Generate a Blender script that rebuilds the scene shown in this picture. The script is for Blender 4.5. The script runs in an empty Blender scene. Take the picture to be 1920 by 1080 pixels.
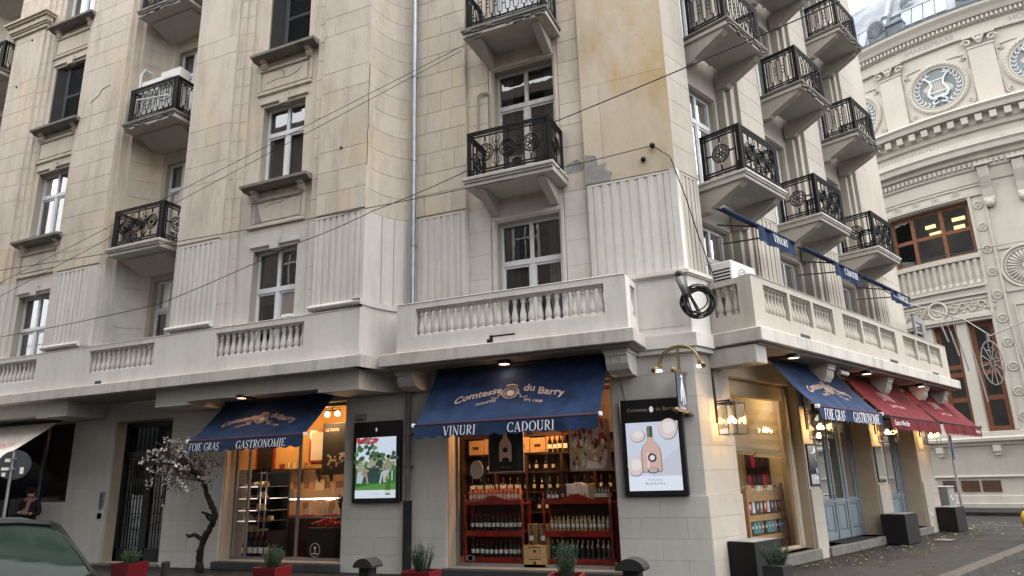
import bpy, bmesh, math, random
from mathutils import Vector, Matrix
random.seed(7)
rad = math.radians
S = bpy.context.scene
COL = S.collection

# ------------------------------------------------------------------ camera
PITCH, ROLL, HEAD = rad(15.379), rad(-1.606), rad(113.466)
F2 = Vector((math.cos(HEAD), math.sin(HEAD), 0)); R2 = Vector((math.sin(HEAD), -math.cos(HEAD), 0)); Z3 = Vector((0, 0, 1))
FWD = F2*math.cos(PITCH) + Z3*math.sin(PITCH); UP0 = -F2*math.sin(PITCH) + Z3*math.cos(PITCH)
RT = R2*math.cos(ROLL) + UP0*math.sin(ROLL); UP = -R2*math.sin(ROLL) + UP0*math.cos(ROLL)
EYE = Vector((0, 0, 1.6))
cam = bpy.data.cameras.new('camera'); cam.sensor_width = 36; cam.lens = 36*1314.65/1920; cam.clip_end = 2000; cam.clip_start = 0.05
camo = bpy.data.objects.new('camera', cam); COL.objects.link(camo); S.camera = camo
camo.matrix_world = Matrix(((RT.x, UP.x, -FWD.x, EYE.x), (RT.y, UP.y, -FWD.y, EYE.y), (RT.z, UP.z, -FWD.z, EYE.z), (0, 0, 0, 1)))

# ------------------------------------------------------------------ sky, sun, exposure (overcast day)
SUN_DIR = Vector((0.95, 0.30, 0)).normalized(); SUN_EL = rad(72)
w = bpy.data.worlds.new('World'); S.world = w; w.use_nodes = True
nt = w.node_tree; bg = nt.nodes['Background']
sky = nt.nodes.new('ShaderNodeTexSky'); sky.sky_type = 'NISHITA'; sky.sun_disc = False
sky.sun_elevation = SUN_EL; sky.sun_rotation = math.atan2(SUN_DIR.x, SUN_DIR.y)
sky.air_density = 1.0; sky.dust_density = 10.0; sky.ozone_density = 1.0
hs = nt.nodes.new('ShaderNodeHueSaturation'); hs.inputs['Saturation'].default_value = 0.12
nt.links.new(sky.outputs[0], hs.inputs['Color'])
cl = nt.nodes.new('ShaderNodeMix'); cl.data_type = 'RGBA'; cl.blend_type = 'DARKEN'; cl.inputs[0].default_value = 1; cl.inputs[7].default_value = (2.0, 2.0, 2.0, 1)   # even cloud cover: no aureole round the hidden sun
nt.links.new(hs.outputs[0], cl.inputs[6]); nt.links.new(cl.outputs[2], bg.inputs[0]); bg.inputs[1].default_value = 0.15
sd = bpy.data.lights.new('sun', 'SUN'); sd.energy = 0.6; sd.angle = rad(40); sd.color = (1, 0.97, 0.93)
so = bpy.data.objects.new('sun', sd); COL.objects.link(so)
so.rotation_euler = (SUN_DIR*math.cos(SUN_EL) + Z3*math.sin(SUN_EL)).to_track_quat('Z', 'Y').to_euler()
S.view_settings.view_transform = 'Standard'; S.view_settings.look = 'None'
S.view_settings.exposure = 3.38
KX = 2**(2.0-S.view_settings.exposure)   # lamps are set for exposure 2; S.view_settings.gamma = 1; S.view_settings.use_curve_mapping = False
S.render.engine = 'CYCLES'
S.cycles.use_denoising = True
S.cycles.max_bounces = 8; S.cycles.diffuse_bounces = 4; S.cycles.glossy_bounces = 4; S.cycles.transmission_bounces = 6
S.cycles.transparent_max_bounces = 12; S.cycles.sample_clamp_indirect = 6; S.cycles.caustics_reflective = False; S.cycles.caustics_refractive = False

# ------------------------------------------------------------------ frames: u along the facade, o out of it, z up  (local x=u, y=-o)
CX, CY = -1.8753, 11.8244
A2 = rad(68.399)
FRM = {'L': Matrix.Translation((CX, CY, 0)), 'R': Matrix.Translation((CX, CY, 0)) @ Matrix.Rotation(A2, 4, 'Z'), 'W': Matrix.Identity(4)}
LOC = {'L': Matrix.Identity(4), 'R': Matrix.Rotation(A2, 4, 'Z')}

def project(P):
    v = Vector(P) - EYE; z = v.dot(FWD)
    if z < 0.1: return None
    return 960 + 1314.65*v.dot(RT)/z, 540 - 1314.65*v.dot(UP)/z, z

# ------------------------------------------------------------------ materials
def nodes_of(name):
    m = bpy.data.materials.new(name); m.use_nodes = True
    t = m.node_tree; return m, t, t.nodes['Principled BSDF'], t.nodes, t.links

def mixc(N, Lk, fac, a, b, mode='MIX'):
    n = N.new('ShaderNodeMix'); n.data_type = 'RGBA'; n.blend_type = mode
    for s, v in ((n.inputs[0], fac), (n.inputs[6], a), (n.inputs[7], b)):
        if hasattr(v, 'is_linked'): Lk.new(v, s)
        elif isinstance(v, (int, float)): s.default_value = v
        else: s.default_value = (*v, 1) if len(v) == 3 else v
    return n.outputs[2]

def noise(N, Lk, vec, scale, detail=4, rough=.6, stretch=None):
    if stretch:
        mp = N.new('ShaderNodeMapping'); mp.inputs['Scale'].default_value = stretch; Lk.new(vec, mp.inputs[0]); vec = mp.outputs[0]
    n = N.new('ShaderNodeTexNoise'); n.inputs['Scale'].default_value = scale; n.inputs['Detail'].default_value = detail; n.inputs['Roughness'].default_value = rough
    Lk.new(vec, n.inputs['Vector']); return n.outputs[0]

def ramp(N, Lk, v, a, b, c0=(0, 0, 0), c1=(1, 1, 1)):
    r = N.new('ShaderNodeValToRGB'); r.color_ramp.elements[0].position = a; r.color_ramp.elements[1].position = b
    r.color_ramp.elements[0].color = (*c0, 1); r.color_ramp.elements[1].color = (*c1, 1); Lk.new(v, r.inputs[0]); return r.outputs[0]

def bump(N, Lk, B, h, strength, dist=.01):
    b = N.new('ShaderNodeBump'); b.inputs['Strength'].default_value = strength; b.inputs['Distance'].default_value = dist
    Lk.new(h, b.inputs['Height']); Lk.new(b.outputs[0], B.inputs['Normal'])

def mat(name, col, rough=.6, metal=0., var=.12, scale=3., bmp=0., bscale=60, emit=None, estr=0., spec=.3, coat=0., world=True):
    m, t, B, N, Lk = nodes_of(name)
    B.inputs['Roughness'].default_value = rough; B.inputs['Metallic'].default_value = metal; B.inputs['Specular IOR Level'].default_value = spec
    if coat: B.inputs['Coat Weight'].default_value = coat; B.inputs['Coat Roughness'].default_value = .08
    if var:
        g = N.new('ShaderNodeNewGeometry'); vec = g.outputs['Position']
        if not world:
            tc = N.new('ShaderNodeTexCoord'); vec = tc.outputs['Object']
        n = noise(N, Lk, vec, scale, 5)
        c = mixc(N, Lk, ramp(N, Lk, n, .3, .7), [x*(1-var) for x in col], [min(1, x*(1+var)) for x in col])
        Lk.new(c, B.inputs['Base Color'])
        if bmp: bump(N, Lk, B, noise(N, Lk, vec, bscale, 3), bmp)
    else: B.inputs['Base Color'].default_value = (*col, 1)
    if emit:
        B.inputs['Emission Color'].default_value = (*emit, 1); B.inputs['Emission Strength'].default_value = estr*KX
    return m

def stucco(name, c1, c2, stain, streak=.5, blotch=.45, bmp=.25, rough=.85, ochre=None, patch=None, soot=.3):
    m, t, B, N, Lk = nodes_of(name)
    g = N.new('ShaderNodeNewGeometry'); P = g.outputs['Position']
    n1 = noise(N, Lk, P, .55, 5, .62)
    c = mixc(N, Lk, ramp(N, Lk, n1, blotch-.12, blotch+.2), c1, c2)
    if ochre:
        n3 = noise(N, Lk, P, .9, 6, .65, (1, 1, .6))
        c = mixc(N, Lk, ramp(N, Lk, n3, .5, .68), c, ochre)
    n2 = noise(N, Lk, P, 2.2, 6, .7, (1.5, 1.5, .3))
    s = ramp(N, Lk, n2, .47, .78, (0, 0, 0), (streak,)*3)
    c = mixc(N, Lk, s, c, stain)
    n4 = noise(N, Lk, P, 9, 6, .75)
    c = mixc(N, Lk, ramp(N, Lk, n4, .52, .8, (0, 0, 0), (.35,)*3), c, stain)
    oi = N.new('ShaderNodeObjectInfo')
    c = mixc(N, Lk, 1.0, c, ramp(N, Lk, oi.outputs['Random'], 0, 1, (.925, .915, .905), (1, 1, 1)), 'MULTIPLY')
    n6 = noise(N, Lk, P, .42, 7, .72, (1, 1, .55))
    c = mixc(N, Lk, ramp(N, Lk, n6, .55, .72, (0, 0, 0), (soot,)*3), c, [v*.8 for v in stain])
    if patch:
        n5 = noise(N, Lk, P, 1.3, 5, .5)
        c = mixc(N, Lk, ramp(N, Lk, n5, .62, .64), c, patch)
    Lk.new(c, B.inputs['Base Color']); B.inputs['Roughness'].default_value = rough; B.inputs['Specular IOR Level'].default_value = .25
    bump(N, Lk, B, noise(N, Lk, P, 55, 5, .7), bmp, .008)
    return m

def glass(name, tint=(.86, .9, .9), k=1.25, base=.03):
    m = bpy.data.materials.new(name); m.use_nodes = True; t = m.node_tree; N = t.nodes; Lk = t.links
    N.remove(N['Principled BSDF']); out = N['Material Output']
    tr = N.new('ShaderNodeBsdfTransparent'); tr.inputs[0].default_value = (*tint, 1)
    gl = N.new('ShaderNodeBsdfGlossy'); gl.inputs['Roughness'].default_value = .015; gl.inputs[0].default_value = (.95, .97, 1, 1)
    tc = N.new('ShaderNodeNewGeometry')
    wv = N.new('ShaderNodeBump'); wv.inputs['Strength'].default_value = .05; wv.inputs['Distance'].default_value = .02
    Lk.new(noise(N, Lk, tc.outputs['Position'], 1.7, 2), wv.inputs['Height']); Lk.new(wv.outputs[0], gl.inputs['Normal'])
    fr = N.new('ShaderNodeFresnel'); fr.inputs[0].default_value = 1.5
    ma = N.new('ShaderNodeMath'); ma.operation = 'MULTIPLY_ADD'; ma.inputs[1].default_value = k; ma.inputs[2].default_value = base; ma.use_clamp = True
    Lk.new(fr.outputs[0], ma.inputs[0])
    mx = N.new('ShaderNodeMixShader'); Lk.new(ma.outputs[0], mx.inputs[0]); Lk.new(tr.outputs[0], mx.inputs[1]); Lk.new(gl.outputs[0], mx.inputs[2]); Lk.new(mx.outputs[0], out.inputs[0])
    return m

MT = {}
MT['beige'] = stucco('weathered_beige_stucco', (.62, .555, .475), (.545, .495, .43), (.26, .235, .205), .6, ochre=(.62, .52, .385), soot=.45)
MT['ochre'] = stucco('patched_ochre_stucco', (.58, .52, .44), (.54, .46, .34), (.30, .245, .19), .35, ochre=(.50, .375, .21), soot=.35)
MT['paint'] = stucco('grey_cream_paint', (.64, .62, .59), (.59, .57, .545), (.35, .34, .32), .45)
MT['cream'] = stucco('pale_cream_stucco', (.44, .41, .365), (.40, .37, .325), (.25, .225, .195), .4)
MT['gpaint'] = stucco('ground_floor_paint', (.51, .50, .475), (.475, .465, .44), (.31, .30, .285), .35)
MT['slab'] = stucco('balcony_concrete', (.54, .515, .48), (.46, .44, .405), (.17, .165, .155), .7)
MT['dirtyslab'] = stucco('dirty_balcony_concrete', (.24, .225, .195), (.17, .165, .15), (.06, .06, .055), .8)
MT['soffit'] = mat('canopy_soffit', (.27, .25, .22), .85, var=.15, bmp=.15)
MT['reveal'] = stucco('reveal_plaster', (.43, .40, .33), (.39, .36, .30), (.2, .18, .15), .4)
MT['cement'] = mat('bare_cement', (.27, .27, .265), .9, var=.25, scale=8, bmp=.5)
MT['iron'] = mat('wrought_iron', (.008, .008, .009), .65, 0, var=.3, spec=.2)
MT['whiteframe'] = mat('white_window_frame', (.66, .68, .71), .4, var=.04)
MT['oldframe'] = mat('old_white_frame', (.5, .5, .5), .6, var=.2, scale=12)
MT['glass'] = glass('window_glass', k=2.6, base=.06)
MT['shopglass'] = glass('shop_glass', (.97, .97, .97), .4, .0)
MT['lampglass'] = glass('lantern_glass', (.98, .98, .96), .5, .0)
MT['dark'] = mat('dark_room', (.028, .027, .028), .9, var=.3)
MT['blind'] = mat('pale_blind', (.34, .35, .33), .8, var=.1)
MT['zinc'] = mat('zinc_pipe', (.34, .38, .42), .42, .75, var=.15, scale=6)
MT['leadpipe'] = mat('grey_painted_pipe', (.13, .135, .14), .6, .2, var=.3)
MT['shutter'] = mat('dark_shutter', (.022, .027, .034), .55, var=.2)
MT['ac'] = mat('white_ac_casing', (.68, .69, .68), .5, var=.05)
MT['acgrille'] = mat('grey_fan_grille', (.17, .18, .19), .6, var=.1)
MT['black'] = mat('black_paint', (.012, .012, .013), .4, var=.2)
MT['blackmatte'] = mat('black_matte', (.015, .015, .016), .8, var=.2)
MT['brass'] = mat('aged_brass', (.20, .15, .07), .5, .6, var=.15, scale=12)
MT['navy'] = mat('navy_awning_cloth', (.010, .024, .064), .85, var=.4, scale=3.2, bmp=.2, bscale=200, spec=.2)
MT['navysign'] = mat('slate_blue_sign', (.06, .075, .12), .7, var=.1)
MT['maroon'] = mat('maroon_piping', (.045, .01, .016), .7, var=.1)
MT['red'] = mat('wine_red_awning_cloth', (.095, .008, .012), .85, var=.3, scale=3, bmp=.2, bscale=200, spec=.2)
MT['creamcloth'] = mat('cream_awning_cloth', (.52, .49, .44), .85, var=.08)
MT['white'] = mat('white_print', (.75, .76, .78), .7, var=0)
MT['tan'] = mat('faded_gold_print', (.40, .30, .24), .7, var=.2, scale=30)
MT['redprint'] = mat('red_print', (.40, .02, .05), .7, var=0)
MT['asphalt'] = mat('worn_asphalt', (.027, .027, .028), .8, var=.3, scale=1.1, bmp=.6, bscale=120, spec=.1)
MT['pave'] = mat('asphalt_pavement', (.026, .0255, .025), .75, var=.45, scale=.9, bmp=.6, bscale=140, spec=.12)
MT['kerb'] = mat('stone_kerb', (.050, .044, .038), .75, var=.35, scale=5, bmp=.4)
MT['step'] = mat('stone_step', (.13, .125, .115), .8, var=.25, scale=6, bmp=.4)
MT['stepdark'] = mat('dark_granite_step', (.035, .036, .04), .6, var=.2)
MT['planterred'] = mat('red_planter', (.11, .005, .008), .5, var=.1)
MT['cube'] = mat('black_cube_planter', (.007, .007, .008), .6, var=.25, scale=10)
MT['herb'] = mat('rosemary_needles', (.034, .055, .03), .8, var=.5, scale=30)
MT['bark'] = mat('dark_twisted_bark', (.012, .010, .008), .9, var=.4, scale=20, bmp=.8, bscale=60)
MT['blossom'] = mat('dusty_white_blossom', (.58, .565, .55), .9, var=.4, scale=14)
MT['drybranch'] = mat('dry_hanging_twig', (.06, .05, .042), .9, var=.3)
MT['doorblue'] = mat('grey_blue_door_paint', (.19, .235, .27), .55, var=.1)
MT['doorblack'] = mat('dark_iron_door', (.012, .016, .018), .5, .2, var=.2)
MT['concretebeige'] = mat('beige_jamb_paint', (.40, .34, .26), .7, var=.08)
MT['bulb'] = mat('lit_bulb', (1, .8, .5), .5, var=0, emit=(1, .62, .27), estr=22)
MT['softbulb'] = mat('lit_lamp_disc', (1, .85, .7), .5, var=0, emit=(1, .60, .38), estr=4)
MT['ledwhite'] = mat('lit_white_tube', (1, 1, 1), .5, var=0, emit=(1, .93, .8), estr=2)
MT['steel'] = mat('galvanised_steel', (.36, .37, .38), .45, .7, var=.15)
MT['greycab'] = mat('grey_cabinet', (.20, .20, .205), .6, var=.15)
MT['yellow'] = mat('yellow_paint', (.62, .45, .04), .5, var=.1)
MT['signblue'] = mat('traffic_blue', (.02, .10, .38), .5, var=.05)
MT['signback'] = mat('sign_back_grey', (.055, .062, .07), .55, .3, var=.2)
MT['cable'] = mat('black_cable', (.012, .012, .012), .6, var=0)
MT['palewire'] = mat('pale_wire', (.30, .295, .29), .7, var=0)

def ground_mat(name, dark, light, wet):
    m, t, B, N, Lk = nodes_of(name); g = N.new('ShaderNodeNewGeometry'); P = g.outputs['Position']
    a = ramp(N, Lk, noise(N, Lk, P, .55, 6, .65), .38, .62); b = noise(N, Lk, P, 38, 4, .8)
    c = mixc(N, Lk, a, dark, light); c = mixc(N, Lk, ramp(N, Lk, b, .35, .75, (0, 0, 0), (.55,)*3), c, [v*.45 for v in dark]); 
    v = N.new('ShaderNodeTexVoronoi'); v.feature = 'DISTANCE_TO_EDGE'; v.inputs['Scale'].default_value = .33; mp = N.new('ShaderNodeVectorMath'); mp.operation = 'ADD'
    nz = N.new('ShaderNodeTexNoise'); nz.inputs['Scale'].default_value = 1.6; nz.inputs['Detail'].default_value = 6; Lk.new(P, nz.inputs['Vector']); Lk.new(P, mp.inputs[0]); Lk.new(nz.outputs['Color'], mp.inputs[1]); Lk.new(mp.outputs[0], v.inputs['Vector'])
    c = mixc(N, Lk, ramp(N, Lk, v.outputs['Distance'], .003, .010, (1, 1, 1), (0, 0, 0)), c, [x*.25 for x in dark])
    Lk.new(c, B.inputs['Base Color']); r = ramp(N, Lk, a, 0, 1, (wet,)*3, (.85,)*3); Lk.new(r, B.inputs['Roughness']); B.inputs['Specular IOR Level'].default_value = .18
    bump(N, Lk, B, b, .5, .006); return m
MT['asphalt'] = ground_mat('worn_asphalt', (.019, .019, .020), (.030, .030, .031), .45)
MT['pave'] = ground_mat('asphalt_pavement', (.017, .0165, .0165), (.029, .028, .027), .42)
MT['slabunder'] = stucco('balcony_underside', (.52, .50, .465), (.46, .44, .405), (.25, .235, .21), .35)
MT['pane_sheet'] = mat('grey_blue_curtain', (.20, .225, .24), .9, var=.12, scale=3); MT['sky_sheet'] = mat('pale_sky_reflection', (.50, .52, .54), .9, var=.1, scale=3)  # the pale sheet's colour stands in for sky mirrored in the panes
# ------------------------------------------------------------------ mesh builder
class MB:
    def __init__(s): s.v = []; s.f = []; s.m = []; s.sm = []
    def face(s, pts, mi=0, smooth=False):
        b = len(s.v); s.v += [tuple(p) for p in pts]; s.f.append(tuple(range(b, b+len(pts)))); s.m.append(mi); s.sm.append(smooth)
    def raw(s, v, f, mi=0, smooth=False):
        b = len(s.v); s.v += [tuple(p) for p in v]
        for q in f: s.f.append(tuple(b+i for i in q)); s.m.append(mi); s.sm.append(smooth)
    def box(s, x0, x1, y0, y1, z0, z1, mi=0, ch=0.):
        if x0 > x1: x0, x1 = x1, x0
        if y0 > y1: y0, y1 = y1, y0
        if z0 > z1: z0, z1 = z1, z0
        if ch <= 0:
            v = [(x, y, z) for z in (z0, z1) for y in (y0, y1) for x in (x0, x1)]
            s.raw(v, [(0, 2, 3, 1), (4, 5, 7, 6), (0, 1, 5, 4), (2, 6, 7, 3), (0, 4, 6, 2), (1, 3, 7, 5)], mi); return
        ch = min(ch, (x1-x0)*.45, (y1-y0)*.45, (z1-z0)*.45)
        V = []; idx = {}
        for a in (0, 1):
            for b in (0, 1):
                for c in (0, 1):
                    X, Y, Zc = (x0, x1)[a], (y0, y1)[b], (z0, z1)[c]
                    dx, dy, dz = (ch, -ch)[a], (ch, -ch)[b], (ch, -ch)[c]
                    idx[a, b, c] = (len(V), len(V)+1, len(V)+2)
                    V += [(X, Y+dy, Zc+dz), (X+dx, Y, Zc+dz), (X+dx, Y+dy, Zc)]
        F = []
        for a in (0, 1):
            q = [idx[a, 0, 0][0], idx[a, 1, 0][0], idx[a, 1, 1][0], idx[a, 0, 1][0]]; F.append(q if a else q[::-1])
            q = [idx[0, a, 0][1], idx[1, a, 0][1], idx[1, a, 1][1], idx[0, a, 1][1]]; F.append(q[::-1] if a else q)
            q = [idx[0, 0, a][2], idx[1, 0, a][2], idx[1, 1, a][2], idx[0, 1, a][2]]; F.append(q if a else q[::-1])
        for a in (0, 1):
            for b in (0, 1):
                q = [idx[a, b, 0][0], idx[a, b, 1][0], idx[a, b, 1][1], idx[a, b, 0][1]]; F.append(q[::-1] if (a+b) % 2 == 0 else q)
                q = [idx[a, 0, b][0], idx[a, 1, b][0], idx[a, 1, b][2], idx[a, 0, b][2]]; F.append(q if (a+b) % 2 == 0 else q[::-1])
                q = [idx[0, a, b][1], idx[1, a, b][1], idx[1, a, b][2], idx[0, a, b][2]]; F.append(q[::-1] if (a+b) % 2 == 0 else q)
        for k, t in idx.items(): F.append(t if sum(k) % 2 else t[::-1])
        s.raw(V, F, mi)
    def fb(s, u0, u1, o0, o1, z0, z1, mi=0, ch=0.): s.box(u0, u1, -o1, -o0, z0, z1, mi, ch)
    def prism(s, poly, z0, z1, mi=0, smooth=False, caps=True):   # plan polygon (x,y), counter-clockwise
        n = len(poly); v = [(x, y, z0) for x, y in poly]+[(x, y, z1) for x, y in poly]
        s.raw(v, [(i, (i+1) % n, n+(i+1) % n, n+i) for i in range(n)], mi, smooth)
        if caps: s.raw(v, [tuple(range(n))[::-1], tuple(range(n, 2*n))], mi)
    def exu(s, prof, u0, u1, mi=0, smooth=False):  # profile of (o,z) run along u, closed
        n = len(prof); v = [(u0, -o, z) for o, z in prof]+[(u1, -o, z) for o, z in prof]
        s.raw(v, [(i, n+i, n+(i+1) % n, (i+1) % n) for i in range(n)], mi, smooth)
        s.raw(v, [tuple(range(n)), tuple(range(n, 2*n))[::-1]], mi)
    def exo(s, prof, o0, o1, mi=0, smooth=False):  # profile of (u,z) run along o
        n = len(prof); v = [(u, -o0, z) for u, z in prof]+[(u, -o1, z) for u, z in prof]
        s.raw(v, [(i, n+i, n+(i+1) % n, (i+1) % n) for i in range(n)], mi, smooth)
        s.raw(v, [tuple(range(n)), tuple(range(n, 2*n))[::-1]], mi)
    def tube(s, pts, r, n=6, mi=0, closed=False, smooth=True):
        P = [Vector(p) for p in pts]; k = len(P); rings = []
        rr = r if isinstance(r, (list, tuple)) else [r]*k
        up = None
        for i in range(k):
            a = P[i-1] if (i or closed) else P[i]; b = P[(i+1) % k] if (i < k-1 or closed) else P[i]
            t = (b-a)
            t = t.normalized() if t.length > 1e-9 else Vector((0, 0, 1))
            if up is None: up = Vector((0, 0, 1)) if abs(t.z) < .9 else Vector((1, 0, 0))
            x = t.cross(up)
            if x.length < 1e-4: up = Vector((0, 1, 0)) if abs(t.y) < .9 else Vector((1, 0, 0)); x = t.cross(up)
            x.normalize(); y = x.cross(t); up = y
            rings.append([P[i]+(x*math.cos(2*math.pi*j/n)+y*math.sin(2*math.pi*j/n))*rr[i] for j in range(n)])
        v = [p for q in rings for p in q]; f = []
        for i in range(k if closed else k-1):
            for j in range(n): f.append((i*n+j, i*n+(j+1) % n, ((i+1) % k)*n+(j+1) % n, ((i+1) % k)*n+j))
        s.raw(v, f, mi, smooth)
        if not closed: s.raw(v, [tuple(range(n))[::-1], tuple(range((k-1)*n, k*n))], mi)
    def lathe(s, prof, c=(0, 0, 0), n=12, mi=0, smooth=True, a0=0, a1=2*math.pi):
        full = a1-a0 > 6.28; m = n if full else n+1; v = []
        for r, z in prof:
            for j in range(m):
                a = a0+(a1-a0)*j/n; v.append((c[0]+r*math.cos(a), c[1]+r*math.sin(a), c[2]+z))
        f = []
        for i in range(len(prof)-1):
            for j in range(n): f.append((i*m+j, i*m+(j+1) % m, (i+1)*m+(j+1) % m, (i+1)*m+j))
        s.raw(v, f, mi, smooth)
    def ball(s, c, r, mi=0, n=8, k=5, sq=(1, 1, 1)):
        v = []; f = []
        for i in range(k+1):
            t = math.pi*i/k
            for j in range(n): v.append((c[0]+r*sq[0]*math.sin(t)*math.cos(2*math.pi*j/n), c[1]+r*sq[1]*math.sin(t)*math.sin(2*math.pi*j/n), c[2]+r*sq[2]*math.cos(t)))
        for i in range(k):
            for j in range(n): f.append((i*n+j, (i+1)*n+j, (i+1)*n+(j+1) % n, i*n+(j+1) % n))
        s.raw(v, f, mi, True)
    def bar(s, a, b, w, h=None, mi=0):
        a = Vector(a); b = Vector(b); t = (b-a).normalized(); h = h or w
        up = Vector((0, 0, 1)) if abs(t.z) < .9 else Vector((0, 1, 0))
        x = t.cross(up).normalized(); y = x.cross(t)
        v = [p+x*sx*w/2+y*sy*h/2 for p in (a, b) for sx, sy in ((-1, -1), (1, -1), (1, 1), (-1, 1))]
        s.raw(v, [(0, 1, 2, 3)[::-1], (4, 5, 6, 7), (0, 1, 5, 4), (1, 2, 6, 5), (2, 3, 7, 6), (3, 0, 4, 7)], mi)
    def addm(s, o, M):
        b = len(s.v); s.v += [tuple(M @ Vector(p)) for p in o.v]
        s.f += [tuple(b+i for i in q) for q in o.f]; s.m += o.m; s.sm += o.sm
    def mesh(s, name, mats):
        me = bpy.data.meshes.new(name); me.from_pydata(s.v, [], s.f)
        for m in (mats if isinstance(mats, (list, tuple)) else [mats]): me.materials.append(MT[m] if isinstance(m, str) else m)
        me.polygons.foreach_set('material_index', s.m); me.polygons.foreach_set('use_smooth', s.sm)
        bm = bmesh.new(); bm.from_mesh(me); bmesh.ops.remove_doubles(bm, verts=bm.verts, dist=1e-5); bmesh.ops.recalc_face_normals(bm, faces=bm.faces)
        if any(s.sm):
            for e in bm.edges:
                if len(e.link_faces) == 2 and e.calc_face_angle(0) > .65: e.smooth = False
        bm.to_mesh(me); bm.free()
        me.update(); return me

def place(o, frame=None, loc=None, rotz=0, parent=None, M=None):
    if M is None:
        M = Matrix.Translation(loc or (0, 0, 0)) @ Matrix.Rotation(rotz, 4, 'Z')
        if frame: M = (LOC if parent else FRM)[frame] @ M
    l, r, sc = M.decompose(); o.location = l; o.rotation_euler = r.to_euler(); o.scale = sc
    if parent: o.parent = parent

def part(name, mb, mats, parent, frame=None, loc=None, rotz=0, label=None, kind=None, M=None):
    me = mb.mesh(name, mats) if isinstance(mb, MB) else mb
    o = bpy.data.objects.new(name, me); COL.objects.link(o); place(o, frame, loc, rotz, parent, M)
    if label: o['label'] = label
    if kind: o['kind'] = kind
    return o
def tagit(o, label, cat, group=None):
    o['label'] = label; o['category'] = cat
    if group: o['group'] = group
    return o
def thing(name, label, cat, frame='W', loc=(0, 0, 0), rotz=0, group=None):   # an Empty at the base of a thing
    o = bpy.data.objects.new(name, None); COL.objects.link(o); place(o, frame, loc, rotz)
    return tagit(o, label, cat, group)
def solid(name, mb, mats, label, cat, frame='W', loc=(0, 0, 0), rotz=0, group=None):   # a thing that is one mesh
    o = part(name, mb, mats, None, frame, loc, rotz); return tagit(o, label, cat, group)
def structure(name, mb, mats): 
    o = part(name, mb, mats, None, 'W'); o['kind'] = 'structure'; return o
def copy_tree(src, parent=None):
    c = src.copy(); COL.objects.link(c)
    if parent: c.parent = parent
    for ch in src.children: copy_tree(ch, c)
    return c

# ------------------------------------------------------------------ lettering
def ln(x0, y0, x1, y1, w): 
    d = Vector((x1-x0, y1-y0)).normalized(); n = Vector((-d.y, d.x))*w/2
    if abs(d.x) < .75: n = Vector((-1 if d.y > 0 else 1, 0))*w/2   # horizontal cut ends, like drawn type
    return [[(x0+n.x, y0+n.y), (x0-n.x, y0-n.y), (x1-n.x, y1-n.y), (x1+n.x, y1+n.y)]]
def arc(cx, cy, rx, ry, a0, a1, T=.13, t=.05, n=14):
    q = []; pv = None
    for i in range(n+1):
        a = rad(a0+(a1-a0)*i/n); h = (t+(T-t)*abs(math.cos(a))**1.6)/2
        c, s = math.cos(a), math.sin(a); cur = ((cx+(rx+h)*c, cy+(ry+h)*s), (cx+(rx-h)*c, cy+(ry-h)*s))
        if pv: q.append([pv[0], pv[1], cur[1], cur[0]])
        pv = cur
    return q
def sf(x, y, w=.26): return ln(x-w/2, y, x+w/2, y, .045)
T_, t_ = .13, .05
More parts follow.
